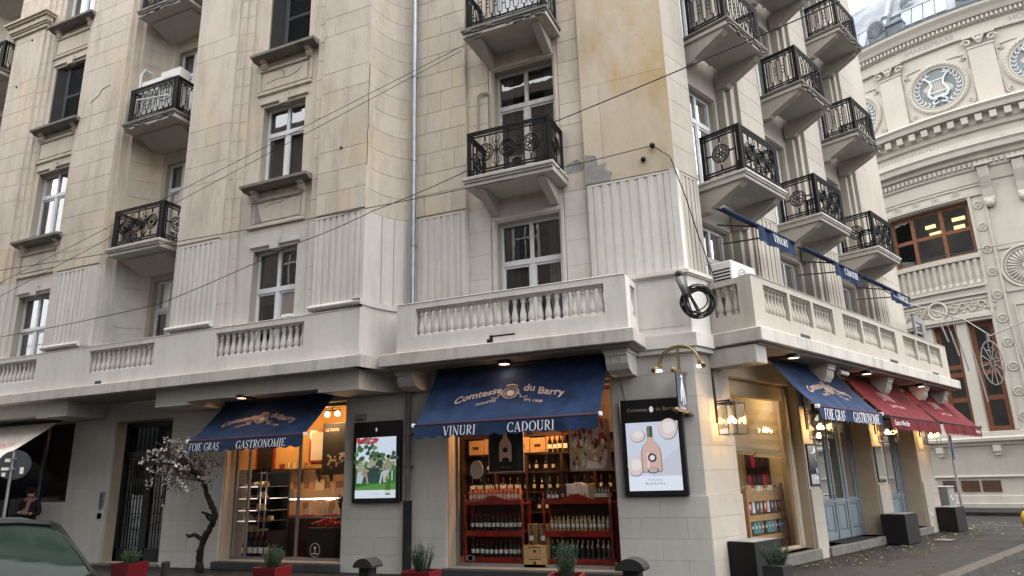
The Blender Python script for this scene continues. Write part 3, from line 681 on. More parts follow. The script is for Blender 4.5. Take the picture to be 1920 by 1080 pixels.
courses(0.0, .78, 0, ZF+.02, ZT, 'cream', 'R', .47, 1, g=.002, skip=.3)
m = corner_band(.045, 3.9, 4.93, -.98, .60); bp('corner_plinth', m, 'paint')
m = MB(); m.fb(-.86, -.1, .04, .052, 4.05, 4.8, ch=.004); bp('plinth_panel', m, 'paint')
for o, za, zb in ((.085, 4.93, 4.955), (.115, 4.955, 5.015), (.07, 5.015, 5.045)): bp('plinth_roll', corner_band(o, za, zb, -1.0, .72), 'paint')
bp('corner_cornice', corner_band(.15, 3.68, 3.90, -.9, .56), 'paint'); bp('corner_cornice', corner_band(.10, 3.60, 3.68, -.95, .56), 'paint')
wl0, wl1 = -3.6, -2.28
ops = [(wl0, wl1, 3.95, 6.56)]+[(wl0, wl1, 7.25+3.32*k, 9.95+3.32*k) for k in range(4)]
for z0, z1, mt in ((3.7, ZF, 'paint'), (ZF, ZT, 'beige')):
    m = MB(); wallgrid(m, -4.24, -1.66, z0, z1, -.12, -.5, [q for q in ops if z0 <= q[2] < z1], mr=1); bp('wall', m, (mt, 'reveal'))
for a, b in ((-4.22, -3.72), (-2.16, -1.68)): courses(a, b, -.1, ZF, ZT, 'beige', 'L', .475, 1, th=.02, g=.003); courses(a, b, -.1, 3.95, ZF, 'paint', 'L', .475, 1, th=.02, g=.0018)
for k, q in enumerate(ops):
    croisee(BLD, 'L', *q, -.30, fm='whiteframe' if k != 1 else 'oldframe', tr=.68 if k == 0 else .70, curt=(('pane_sheet', .5), ('pane_sheet', .45), ('sky_sheet', .5), None, None)[k])
    m = MB()
    for a, b, c, d in ((q[0]-.1, q[0]-.03, q[2], q[3]+.03), (q[1]+.03, q[1]+.1, q[2], q[3]+.03), (q[0]-.1, q[1]+.1, q[3]+.03, q[3]+.1)): m.fb(a, b, -.12, -.085, c, d, ch=.01)
    bp('architrave', m, 'paint' if k == 0 else 'beige')
for k, (z, sm) in enumerate(((7.25, 'slab'), (10.56, 'dirtyslab'), (13.9, 'dirtyslab'), (17.2, 'dirtyslab'))): balcony('L', -3.9, -2.07, -.1, .75, z-.19, z, 'ring' if k == 0 else 'oval', sm)
# bare cement patches where plaster has fallen
def patch(fr, pts, o):
    m = MB(); n = len(pts); m.raw([(u, -o, z) for u, z in pts]+[(u, -o+.02, z) for u, z in pts], [tuple(range(n))]+[(i, (i+1) % n, n+(i+1) % n, n+i) for i in range(n)]); bp('bare_patch', m, 'cement', fr)
patch('L', [(-1.66, 6.95), (-1.2, 6.96), (-1.15, 7.1), (-1.3, 7.2), (-1.25, 7.32), (-1.42, 7.3), (-1.45, 7.5), (-1.66, 7.56)], .006)
patch('L', [(-2.1, 7.28), (-1.75, 7.3), (-1.7, 7.42), (-1.85, 7.56), (-2.05, 7.5)], -.096)
patch('L', [(-8.98, 7.2), (-8.75, 7.16), (-8.86, 7.4), (-8.92, 7.62), (-9.0, 7.66)], .882)
crack('L', [(-8.7, 7.5), (-8.5, 7.56), (-8.3, 7.54), (-8.1, 7.6), (-7.98, 7.62)], .882)
crack('L', [(-8.9, 10.6), (-8.6, 10.66), (-8.3, 10.62), (-8.0, 10.7), (-7.9, 10.8)], .882); crack('L', [(-8.8, 10.9), (-8.45, 10.84), (-8.4, 10.7)], .882)
crack('L', [(-5.96, 7.9), (-5.95, 8.3), (-5.97, 8.6), (-5.93, 8.8), (-5.96, 9.3), (-5.95, 10.2)], 1.002, .007)
crack('L', [(-14.9, 11.6), (-14.6, 11.75), (-14.5, 11.9), (-14.2, 11.95)], 1.004, .007)
m = MB()
for p in ((-6.62, 8.4, 1.0), (-17.95, 14.45, 1.0), (-18.3, 13.0, 1.0)): m.ball((p[0], -p[2], p[1]), .035, n=6, k=4)
bp('anchor_hole', m, 'black')

# ---- right facade
RP = [(2.9, 3.98), (6.3, 7.38), (9.7, 12.0)]
for a, b in RP:
    m = MB(); m.fb(a, b, -.9 if b < 11 else -12, -.026, ZF-.08, ZT); bp('pier', m, 'cream', 'R'); m = MB(); m.fb(a, b, -.6 if b < 11 else -12, -.03, 3.6, ZF-.08); bp('pier', m, 'cream', 'R')
    courses(a, b if b < 11 else 10.78, 0, ZF-.08, ZT, 'cream', 'R', .47, 1, g=.0025, skip=.2); flutes('R', a+.06, min(b, 10.7)-.06, 0, z1=6.78, n=5, mats='cream'); roll('R', a-.02, min(b, 10.8)+.02, .03, mats='cream')
    if b > 11: courses(10.78, 12.0, -.05, 5.0, ZT, 'cream', 'R', .47, 1, th=.02)
RB = [(.78, 2.9), (3.98, 6.3), (7.38, 9.7)]; RW = [(1.26, 2.34), (4.56, 5.66), (7.95, 9.05)]
RZ = [(3.95, 6.32), (7.0, 9.32), (10.25, 12.6), (13.42, 15.8), (16.6, 18.9)]
for (a, b), (w0, w1) in zip(RB, RW):
    ops = [(w0, w1, c, d) for c, d in RZ]
    m = MB(); wallgrid(m, a-.05, b+.05, 3.6, ZT, -.34, -.62, ops, mr=1); bp('wall', m, ('cream', 'reveal'), 'R')
    for (x0, x1, o) in ((b-.2, b, -.08), (b-.36, b-.2, -.17), (a, a+.12, -.08), (a+.12, a+.24, -.17)):
        m = MB(); m.fb(x0, x1, -.4, o, 3.9, ZT, ch=.008); bp('jamb_strip', m, 'cream', 'R')
    for k, (c, d) in enumerate(RZ):
        m = MB()
        for x0, x1, z0, z1 in ((w0-.09, w0-.02, c, d+.02), (w1+.02, w1+.09, c, d+.02), (w0-.09, w1+.09, d+.02, d+.1)): m.fb(x0, x1, -.36, -.30, z0, z1, ch=.01)
        bp('architrave', m, 'cream', 'R'); croisee(BLD, 'R', w0, w1, c, d, -.45, tr=.72, fm='whiteframe' if k < 2 else 'oldframe', curt=(None, ('sky_sheet', .7), ('sky_sheet', .5), ('pane_sheet', 1), None)[k])
for i, (a, b) in enumerate(((1.1, 2.74), (4.47, 6.08), (7.9, 9.5))):
    for k, (z0, z1) in enumerate(((6.87, 7.0), (10.1, 10.24), (13.25, 13.4), (16.45, 16.6))):
        balcony('R', a, b, -.1, .82, z0-.03, z1, 'ring' if k == 0 else 'oval', 'slab' if k == 0 else 'dirtyslab', brackets=False)
        for x in (a+.04, b-.24):
            m = MB(); m.exu([(-.3, z0-.46), (-.06, z0-.46), (.0, z0-.40), (.60, z0-.13), (.68, z0-.06), (.68, z0-.029), (-.3, z0-.029)], x, x+.2); bp('slab_bracket', m, 'cream', 'R')
# top cornice and roof
m = MB()
for o, za, zb in ((.12, ZT-.5, ZT-.3), (.3, ZT-.3, ZT-.05), (.45, ZT-.05, ZT+.12)):
    m.fb(-24, -5.9, -4, 1+o, za, zb)
bp('top_cornice', m, 'beige')
for o, za, zb in ((.12, ZT-.5, ZT-.3), (.3, ZT-.3, ZT-.05), (.45, ZT-.05, ZT+.12)): bp('top_cornice', corner_band(o, za, zb, -5.6, 12.2, -10), 'cream')
m = MB(); m.face([(-24, 0, ZT+.1), (-1, 0, ZT+.1), (3, 10, ZT+.1), (-24, 12, ZT+.1)]); bp('roof', m, 'soffit')

# ---- first-floor balustrades and the canopy slab they stand on
bal = MB()
bal.lathe([(.0, .0), (.062, 0), (.062, .045), (.05, .06), (.06, .09), (.066, .13), (.058, .2), (.042, .27), (.034, .34), (.036, .40), (.05, .42), (.05, .435), (.04, .45), (.05, .475), (.062, .49), (.062, .53), (0, .53)], n=10)
BAL = bal.mesh('baluster', 'paint'); bal2 = bal.mesh('baluster', 'cream')
def balusters(par, fr, u0, u1, o, z, n, me, alongo=False):
    for i in range(n):
        t = u0+(u1-u0)*(i+.5)/n
        part('baluster', me, None, par, None, (o, -t, z) if alongo else (t, -o, z))
def parapet(fr, u0, u1, of, ob, ops, me, mats, z0=3.93, z1=4.87, npm=6.2, label=None):
    m = MB(); wallgrid(m, u0, u1, z0, z1, of, ob, ops); m.fb(u0, u1, ob+.002, of+.012, z1, z1+.02, ch=.01)
    b = bp('balustrade', m, mats, fr, label=label)
    for q in ops: balusters(b, fr, q[0], q[1], (of+ob)/2-.01, q[2], max(1, round((q[1]-q[0])*npm)), me)
    for q in ops:
        for za, zb in ((q[2]-.001, q[2]+.03), (q[3]-.03, q[3]+.001)): r = MB(); r.fb(q[0], q[1], (of+ob)/2-.075, (of+ob)/2+.06, za, zb); part('rail', r, mats, b)
    return b
pz = (4.235, 4.765)
parapet('L', -24, -5.97, 1.06, .87, [(-9.62, -7.3, *pz), (-13.52, -11.42, *pz), (-17.5, -15.4, *pz), (-21.3, -19.2, *pz)], BAL, 'paint')
k = MB(); strip_curve(k, curve_pts((-5.97, 1.06), (-5.45, -.0)), 3.93, 4.89, .1, 0); bp('curved_parapet', k, 'paint')
k = MB(); strip_curve(k, curve_pts((-5.95, 1.11), (-5.42, .0)), 4.945, 5.055, .2, 0); bp('plinth_roll', k, 'paint')
fl = MB()
for i in (3, 5, 7): x, o = CA[i]; fl.prism([(x-.02, -o), (x+.03, -o-.025), (x+.05, -o+.0), (x, -o+.03)], 5.06, 6.9)
bp('rib', fl, 'paint')
parapet('L', -5.31, -.86, .80, .61, [(-4.9, -1.24, *pz)], BAL, 'paint')
def endwall(fr, u0, u1, o0, o1, op, me, mats):     # short return of a balustrade, runs towards the wall
    m = MB(); M = Matrix(((0, -1, 0, 0), (1, 0, 0, 0), (0, 0, 1, 0), (0, 0, 0, 1)))
    t = MB(); wallgrid(t, -o1, -o0, 3.93, 4.87, -u0, -u1, [(-op[1], -op[0], op[2], op[3])]); m.addm(t, Matrix(((0, 1, 0, 0), (1, 0, 0, 0), (0, 0, 1, 0), (0, 0, 0, 1))))
    b = bp('balustrade', m, mats, fr); n = max(1, round((op[1]-op[0])*6.2)); um = (u0+u1)/2
    for i in range(n): part('baluster', me, None, b, None, (um, -(op[0]+(op[1]-op[0])*(i+.5)/n), op[2]))
endwall('L', -1.05, -.86, 0.05, .61, (.17, .5, *pz), BAL, 'paint'); endwall('L', -5.31, -5.12, 0, .61, (.2, .5, *pz), BAL, 'paint')
endwall('R', .62, .81, 0.0, .66, (.12, .60, *pz), bal2, 'cream'); endwall('R', 11.72, 11.91, 0, .66, (.12, .58, *pz), bal2, 'cream')
sub = lambda a, b: [(a+(b-a)*i/3+(.05 if i else 0), a+(b-a)*(i+1)/3-(.05 if i < 2 else 0), *pz) for i in range(3)]
parapet('R', .62, 11.91, .86, .66, sub(1.05, 4.05)+sub(4.55, 7.75)+sub(8.3, 11.35), bal2, 'cream', npm=7.)
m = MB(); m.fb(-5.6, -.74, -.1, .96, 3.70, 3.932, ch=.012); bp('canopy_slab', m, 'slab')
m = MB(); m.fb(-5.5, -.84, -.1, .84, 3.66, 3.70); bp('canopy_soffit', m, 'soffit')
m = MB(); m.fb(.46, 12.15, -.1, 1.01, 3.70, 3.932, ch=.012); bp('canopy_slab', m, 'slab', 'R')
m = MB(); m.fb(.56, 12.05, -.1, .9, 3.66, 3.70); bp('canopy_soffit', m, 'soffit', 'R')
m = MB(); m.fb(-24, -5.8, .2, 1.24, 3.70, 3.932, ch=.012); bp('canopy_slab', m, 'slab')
k = MB(); strip_curve(k, curve_pts((-5.8, 1.24), (-5.45, .7)), 3.70, 3.93, .2, 0)
k.raw([(x, -y, 3.705) for x, y in curve_pts((-5.8, 1.24), (-5.45, .7))]+[(-5.8, 0, 3.705), (-5.45, 0, 3.705)], [(0, 1, 10), (1, 2, 10), (2, 3, 10), (3, 4, 10), (4, 5, 10), (5, 6, 10), (6, 7, 10), (7, 8, 10), (8, 9, 11, 10)]); bp('canopy_slab', k, 'slab')
# beam under the wing, notched above each awning
m = MB()
wb = [(-24, -18.6, 3.42), (-18.6, -15.22, 3.42), (-15.22, -14.15, 3.33), (-11.3, -10.35, 3.33), (-10.35, -6.95, 3.43), (-6.95, -6.0, 3.33)]
for a, b, z in wb: m.fb(a, b, -.0, .98, z, 3.705)
for a, b in ((-18.6, -15.22), (-10.35, -6.95)): m.fb(a, b, .90, .995, 3.40, 3.43)
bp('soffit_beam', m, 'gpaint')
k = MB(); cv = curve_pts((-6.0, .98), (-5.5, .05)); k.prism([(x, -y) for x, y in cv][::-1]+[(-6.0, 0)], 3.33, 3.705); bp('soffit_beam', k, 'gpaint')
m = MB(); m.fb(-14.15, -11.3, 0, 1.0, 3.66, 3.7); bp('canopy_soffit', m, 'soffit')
# scroll consoles
def console(fr, u0, u1, of, z0, mats):
    m = MB(); h = 3.66-z0
    m.exu([(0, z0), (of*.55, z0), (of*.86, z0+h*.16), (of*.97, z0+h*.4), (of, z0+h*.7), (of+.03, z0+h*.72), (of+.03, 3.66), (0, 3.66)], u0, u1)
    m.fb(u0-.03, u1+.03, 0, of+.05, 3.60, 3.665, ch=.01)
    for x in (u0+(u1-u0)*.3, u0+(u1-u0)*.7): m.exu([(of*.87, z0+h*.17), (of*.985, z0+h*.4), (of+.012, z0+h*.68), (of-.02, z0+h*.68)], x-.012, x+.012)
    bp('console', m, mats, fr)
console('L', -1.34, -.96, .62, 3.27, 'paint'); console('L', -5.45, -5.08, .55, 3.32, 'gpaint')
for u in (3.7, 7.05, 9.75, 11.5): console('R', u, u+.34, .72, 3.25, 'slab')
m = MB(); m.fb(.50, .88, 0, .86, 3.36, 3.66, ch=.008); bp('beam_end', m, 'slab', 'R')
# drain notches on the balcony front
for fr, a, b, o, z in (('L', -3.42, -3.32, .803, 3.96), ('L', -13.2, -13.0, 1.063, 3.97), ('R', 2.35, 2.75, .863, 3.99), ('R', 7.1, 7.6, .863, 3.99), ('R', 10.3, 10.8, .863, 3.97)):
    m = MB(); m.fb(a, b, o-.05, o+.004, z, z+.07); bp('drain_slot', m, 'black', fr)
m = MB(); m.fb(-3.34, -2.88, .80, .815, 4.06, 4.085); m.fb(-3.36, -3.3, .80, .82, 3.95, 4.09); bp('drain_slot', m, 'black')
m = MB(); m.fb(-3.3, -2.86, .80, .812, 3.96, 4.055); bp('drain_cover', m, 'paint')
# ================================================================== GROUND FLOOR WALLS
opsL = [(-20.5, -16.5, 0.02, 3.3), (-16.5, -15.22, 1.40, 3.3), (-13.72, -11.87, .06, 3.22), (-10.15, -7.03, .16, 3.28), (-4.66, -1.47, .13, 3.28)]
m = MB(); wallgrid(m, -24, 0, 0, 3.72, -.03, -.42, opsL, mr=1); bp('wall', m, ('gpaint', 'concretebeige'))
opsR = [(1.12, 3.82, .2, 3.3), (4.35, 7.56, .18, 3.3), (8.3, 10.79, .18, 3.3)]
m = MB(); wallgrid(m, 0, 12, 0, 3.66, -.03, -.5, opsR, mr=1); bp('wall', m, ('cream', 'concretebeige'), 'R')
for fr, a, b, mt, n in (('L', -15.2, -13.74, 'gpaint', 2), ('L', -11.85, -10.17, 'gpaint', 2), ('L', -7.01, -4.68, 'gpaint', 3), ('L', -1.45, .0, 'gpaint', 2), ('R', 0, 1.1, 'cream', 1), ('R', 3.84, 4.33, 'cream', 1), ('R', 7.58, 8.28, 'cream', 1), ('R', 10.81, 12.0, 'cream', 1)):
    top = 3.3 if fr == 'L' and a < -5 else 3.66
    courses(a, b, 0, 1.285, top, mt, fr, .37, n, th=.032, jit=.05, g=.0013); courses(a, b+(.02 if b == 0. else 0), .03, 0.0, 1.285, mt, fr, .34, n, th=.06, jit=.05, g=.0013)
courses(-16.5, -15.2, 0, 0, 1.38, 'gpaint', 'L', .45, 1, th=.03)
# dark steps in front of the shop windows, stone thresholds on the right
for a, b, z in ((-10.2, -7.0, .15), (-4.78, -1.4, .12)):
    m = MB(); m.fb(a, b, -.05, .16, 0, z, ch=.01); bp('step', m, 'stepdark')
m = MB(); m.fb(-13.9, -11.8, -.3, .12, 0, .055, ch=.01); bp('step', m, 'step')
for a, b, z in ((1.1, 3.85, .2), (4.3, 7.6, .18), (8.25, 10.85, .18)):
    m = MB(); m.fb(a, b, -.5, .09, 0, z, ch=.015); bp('step', m, 'step', 'R')
m = MB(); m.fb(5.2, 6.9, -.4, .05, .18, .195); solid('door_mat', m, 'blackmatte', 'dark door mat on the stone step of the grey-blue double door', 'mat', 'R')
MT['doorglass'] = glass('entrance_door_glass', (.5, .55, .56), .25, 0)
# ------------------------------------------------ entrance door with iron grille (left)
m = MB(); a, b, d0 = -13.69, -11.9, -.30
m.fb(a, b, d0-.06, d0-.03, .06, 3.2); D = bp('entrance_door', m, 'doorblack', label='tall black glazed entrance door with iron bars')
f = MB()
for x0, x1, z0, z1 in ((a, a+.1, .06, 3.2), (b-.1, b, .06, 3.2), ((a+b)/2-.11, (a+b)/2+.11, .06, 2.45), (a, b, 2.38, 2.52), (a, b, 3.08, 3.2), (a, b, .06, .34)): f.fb(x0, x1, d0-.03, d0+.03, z0, z1)
part('door_frame', f, 'doorblack', D)
gg = MB()
for x0, x1 in ((a+.1, (a+b)/2-.11), ((a+b)/2+.11, b-.1)): gg.face([(x0, -d0+.025, .34), (x1, -d0+.025, .34), (x1, -d0+.025, 2.38), (x0, -d0+.025, 2.38)])
gg.face([(a+.1, -d0+.025, 2.52), (b-.1, -d0+.025, 2.52), (b-.1, -d0+.025, 3.08), (a+.1, -d0+.025, 3.08)]); part('pane', gg, 'doorglass', D)
ig = MB()
for x0, x1 in ((a+.1, (a+b)/2-.11), ((a+b)/2+.11, b-.1)):
    n = 7
    for i in range(1, n): x = x0+(x1-x0)*i/n; ig.bar((x, -d0-.02, .34), (x, -d0-.02, 2.38), .014)
    for z in (.75, 1.1, 1.45): ig.bar((x0, -d0-.02, z), (x1, -d0-.02, z), .016)
    ig.tube([(x0, -d0-.02, .8), ((x0+x1)/2, -d0-.02, .92), (x1, -d0-.02, 1.1)], .008, 4)
for i in range(1, 11): x = a+.1+(b-a-.2)*i/11; ig.bar((x, -d0-.02, 2.52), (x, -d0-.02, 3.08), .012)
part('grille', ig, 'iron', D)
m = MB(); m.fb(-13.96, -13.82, 0, .035, 1.2, 1.62, ch=.006); I = solid('intercom', m, 'greycab', 'grey intercom panel on the wall beside the dark entrance door', 'intercom', 'L')
bt = MB()
for i in range(7): bt.fb(-13.93, -13.85, .035, .04, 1.27+i*.045, 1.295+i*.045)
part('button', bt, 'black', I, kind='stuff')
m = MB(); m.fb(-13.98, -13.82, 0, .03, 1.0, 1.14, ch=.006); solid('letter_box', m, 'blackmatte', 'small dark box under the intercom panel', 'box', 'L')
# ------------------------------------------------ shop fronts on the left: posts, sill, glass
def shopfront(a, b, z0, z1, d, posts, ft='greycab', fr='L'):
    m = MB()
    for x in posts: m.fb(x-.022, x+.022, -d-.03, -d+.03, z0, z1)
    m.fb(a, b, -d-.04, -d+.04, z0, z0+.05); m.fb(a, b, -d-.04, -d+.04, z1-.06, z1)
    f = bp('shop_window', m, ft, fr); xs = sorted(posts)
    for x0, x1 in zip(xs, xs[1:]):
        p = MB(); p.face([(x0+.02, d, z0+.05), (x1-.02, d, z0+.05), (x1-.02, d, z1-.06), (x0+.02, d, z1-.06)]); part('pane', p, 'shopglass', f)
    return f
shopfront(-10.15, -7.03, .16, 3.28, .34, (-10.12, -9.76, -8.4, -7.05)); shopfront(-4.66, -1.47, .13, 3.28, .34, (-4.63, -1.49))
shopfront(-20.5, -16.5, .02, 3.3, .2, (-20.4, -19.2, -17.7, -16.53), 'doorblack'); shopfront(-16.5, -15.22, 1.4, 3.3, .2, (-16.47, -15.25), 'doorblack')
# ------------------------------------------------ shop window and doors on the right
m = MB()
for x0, x1, z0, z1 in ((1.12, 1.36, .2, 3.3), (3.58, 3.82, .2, 3.3), (1.36, 3.58, 3.0, 3.3), (1.36, 3.58, .2, .27)): m.fb(x0, x1, -.30, -.20, z0, z1, ch=.015); m.fb(x0+.04, x1-.04, -.20, -.185, z0+.04, z1-.04, ch=.012)
F = bp('shop_window', m, 'concretebeige', 'R'); p = MB(); p.face([(1.36, .26, .27), (3.58, .26, .27), (3.58, .26, 3.0), (1.36, .26, 3.0)]); part('pane', p, 'shopglass', F)
def leaf(x0, x1, z0, z1, d, hinge=None, zt=.95):
    """one glazed leaf: stiles, rails, two fielded panels at the foot"""
    m = MB(); s = .085
    m.fb(x0, x0+s, -d-.05, -d, z0, z1, ch=.006); m.fb(x1-s, x1, -d-.05, -d, z0, z1, ch=.006)
    for a, b in ((z0, z0+.16), (zt-.06, zt+.08), (z1-.1, z1)): m.fb(x0+s, x1-s, -d-.05, -d, a, b, ch=.006)
    m.fb(x0+s, x1-s, -d-.05, -d-.03, z0+.16, zt-.06); m.fb(x0+s+.05, x1-s-.05, -d-.03, -d-.006, z0+.2, zt-.1, ch=.02)
    m.fb(x0-.0, x1+.0, -d, -d+.025, zt+.0, zt+.05)
    L = bp('door', m, 'doorblue', 'R'); p = MB(); p.face([(x0+s, d+.03, zt+.08), (x1-s, d+.03, zt+.08), (x1-s, d+.03, z1-.1), (x0+s, d+.03, z1-.1)]); part('pane', p, 'glass', L); return L
def doorset(a, b, leaves, d=.46, zt=2.55):
    m = MB(); xs = sorted({a, b, *[x for q in leaves for x in q]})
    for x in xs: m.fb(x-.03, x+.03, -d-.08, -d+.03, .18, 3.3, ch=.006)
    m.fb(a, b, -d-.08, -d+.02, zt+.04, zt+.16, ch=.01); m.fb(a, b, -d-.08, -d+.0, 3.2, 3.3)
    f = bp('door_frame', m, 'doorblue', 'R'); p = MB(); p.face([(a, d+.03, zt+.16), (b, d+.03, zt+.16), (b, d+.03, 3.2), (a, d+.03, 3.2)]); part('transom_pane', p, 'glass', f)
    for q in leaves: leaf(q[0]+.03, q[1]-.03, .18, zt+.04, d)
    n = MB(); n.fb(a, b, -d-1.3, -d-1.28, .1, 3.4); bp('room_recess', n, 'dark', 'R')
doorset(4.35, 7.56, [(4.38, 5.45), (5.45, 6.12), (6.12, 6.8), (6.86, 7.53)]); doorset(8.3, 10.79, [(8.33, 8.9), (8.9, 9.7), (9.7, 10.5), (10.5, 10.76)])
for u in (6.04, ):
    m = MB(); m.tube([(u, .44, 1.1), (u, .40, 1.1), (u-.1, .40, 1.1)], .012, 6); bp('door_handle', m, 'brass', 'R')
# notice plates under the lanterns
for u0, u1, lb in ((3.90, 4.3, 'framed glossy notice plate on the pier right of the shop window'), (7.62, 8.1, 'framed glossy notice plate on the pier between the two doors')):
    m = MB(); m.fb(u0, u1, .0, .03, 1.34, 2.16, ch=.006); N_ = solid('notice_plate', m, 'black', lb, 'notice', 'R', group='glossy notice plates on the piers')
    p = MB(); p.face([(u0+.03, -.034, 1.38), (u1-.03, -.034, 1.38), (u1-.03, -.034, 2.12), (u0+.03, -.034, 2.12)]); part('plate_glass', p, 'glass', N_)
    p = MB(); p.face([(u0+.03, -.032, 1.38), (u1-.03, -.032, 1.38), (u1-.03, -.032, 2.12), (u0+.03, -.032, 2.12)]); part('plate_paper', p, 'steel', N_)

# ================================================================== ROOMS BEHIND THE GLASS
MT['ochrewall'] = mat('ochre_shop_wall', (.50, .30, .11), .8, var=.12); MT['woodfloor'] = mat('brown_shop_floor', (.20, .12, .06), .6, var=.2)
MT['tile1'] = mat('cream_wall_tile', (.46, .31, .17), .4, var=.15); MT['tile2'] = mat('brown_wall_tile', (.25, .12, .06), .4, var=.2)
MT['redwood'] = mat('varnished_red_wood', (.27, .022, .014), .3, var=.35, scale=6, coat=.4); MT['darkwood'] = mat('dark_brown_wood', (.045, .022, .014), .5, var=.3)
MT['lightwood'] = mat('pine_crate_wood', (.42, .27, .12), .6, var=.2, scale=14); MT['chrome'] = mat('brushed_metal', (.5, .5, .5), .3, .9, var=.1)
MT['meat'] = mat('pink_sliced_meat', (.38, .10, .09), .5, var=.6, scale=30, bmp=.5); MT['cheese'] = mat('pale_yellow_cheese', (.62, .5, .26), .5, var=.2)
MT['tomato'] = mat('red_tomato', (.42, .03, .015), .3, var=.2); MT['paperwhite'] = mat('white_card', (.7, .68, .62), .7, var=.05)
MT['bottledark'] = mat('dark_green_bottle_glass', (.006, .009, .006), .12, var=0, spec=.7); MT['bottlerose'] = mat('rose_wine_bottle', (.55, .20, .12), .15, var=0, spec=.7)
MT['bottleamber'] = mat('amber_bottle', (.14, .045, .012), .12, var=0, spec=.7); MT['bottleclear'] = mat('pale_oil_bottle', (.34, .28, .12), .12, var=0, spec=.7)
MT['capgold'] = mat('gold_foil_cap', (.5, .32, .1), .35, .7, var=0); MT['capred'] = mat('red_foil_cap', (.16, .012, .015), .35, .3, var=0)
MT['led'] = mat('lit_shelf_edge', (1, 1, 1), .5, var=0, emit=(1, .86, .78), estr=.45)
def room(a, b, d0, d1, z0, z1, fr, wallm, floorm='woodfloor', name='shop_room'):
    m = MB()
    m.raw([(a, d0, z0), (b, d0, z0), (b, d1, z0), (a, d1, z0), (a, d0, z1), (b, d0, z1), (b, d1, z1), (a, d1, z1)], [(2, 3, 7, 6), (0, 3, 7, 4), (1, 2, 6, 5)]); 
    m.raw([(a, d0, z0), (b, d0, z0), (b, d1, z0), (a, d1, z0)], [(0, 1, 2, 3)], 1); m.raw([(a, d0, z1), (b, d0, z1), (b, d1, z1), (a, d1, z1)], [(0, 1, 2, 3)])
    for x0, x1 in ((a, a),): pass
    bp(name, m, (wallm, floorm), fr)
room(-11.75, -6.75, .43, 2.05, .12, 3.4, 'L', 'ochrewall'); room(-6.6, -1.38, .43, 2.5, .1, 3.4, 'L', 'darkwood')
room(-22, -14.2, .43, 2.2, .02, 3.4, 'L', 'dark'); MT['creamwall'] = mat('cream_shop_wall', (.60, .50, .33), .8, var=.06); room(1.25, 4.3, .33, 1.5, .2, 3.35, 'R', 'creamwall')
def lamp(name, fr, u, o, z, e, col=(1, .6, .28), r=.12):
    l = bpy.data.lights.new(name, 'POINT'); l.energy = e*KX; l.color = col; l.shadow_soft_size = r
    ob = bpy.data.objects.new(name, l); COL.objects.link(ob); ob.location = wp(fr, u, o, z)
for u, o, z, e in ((-8.3, -.9, 3.0, 15), (-10.2, -1.1, 2.9, 13)): lamp('deli_lamp', 'L', u, o, z, e, (1, .60, .27))
for u, o, z, e in ((-3.9, -1.0, 3.1, 34), (-2.2, -1.0, 3.1, 34), (-2.9, -.38, 3.1, 8)): lamp('wine_shop_lamp_and_fill', 'L', u, o, z, e, (1, .52, .22))  # the last one, just inside the glass, is added to brighten the posters
lamp('window_lamp', 'R', 3.0, -.9, 2.95, 8, (1, .76, .45)); lamp('cafe_lamp', 'L', -15.6, -1.3, 2.9, 1.0, (1, .55, .3))

# ---- bottles: one model, every bottle an object of its own
def bottle_mesh(body, cap, h=.31, r=.038):
    m = MB(); m.lathe([(0, 0), (r, 0), (r, h*.58), (r*.86, h*.66), (r*.4, h*.76), (r*.36, h*.80)], n=8); m.lathe([(r*.37, h*.80), (r*.40, h*.99), (0, h)], n=8, mi=1); return m.mesh('bottle', (body, cap))
def label_mesh(h=.31, r=.038, a0=.22, a1=.46):
    m = MB(); m.lathe([(r+.0012, h*a0), (r+.0012, h*a1)], n=8, a0=-math.pi*.95, a1=-math.pi*.05); return m.mesh('bottle_label', 'paperwhite')
ORD = 'first second third fourth fifth sixth seventh eighth ninth tenth eleventh twelfth thirteenth fourteenth fifteenth sixteenth seventeenth eighteenth nineteenth twentieth'.split()+['twenty-first']
LBL = label_mesh(); BM = {'dark': bottle_mesh('bottledark', 'capred'), 'rose': bottle_mesh('bottlerose', 'paperwhite'), 'amber': bottle_mesh('bottleamber', 'black'), 'clear': bottle_mesh('bottleclear', 'capgold'), 'gold': bottle_mesh('bottledark', 'capgold')}
def bottle_row(kind, fr, u0, u1, o, z, n, label, group, sc=1., lab=True, jit=.006):
    for i in range(n):
        lb_ = label
        if n > 1: lb_ = (ORD[i]+' from the left, ' if i < n-1 else 'last at the right, ')+label
        u = u0+(u1-u0)*(i+.5)/n+random.uniform(-jit, jit); s = sc*random.uniform(.96, 1.04)
        b = bpy.data.objects.new('bottle', BM[kind]); COL.objects.link(b); place(b, fr, (u, -o+random.uniform(-.01, .01), z)); b.scale = (sc, sc, s); tagit(b, lb_, 'bottle', group)
        if lab: part('bottle_label', LBL, None, b)
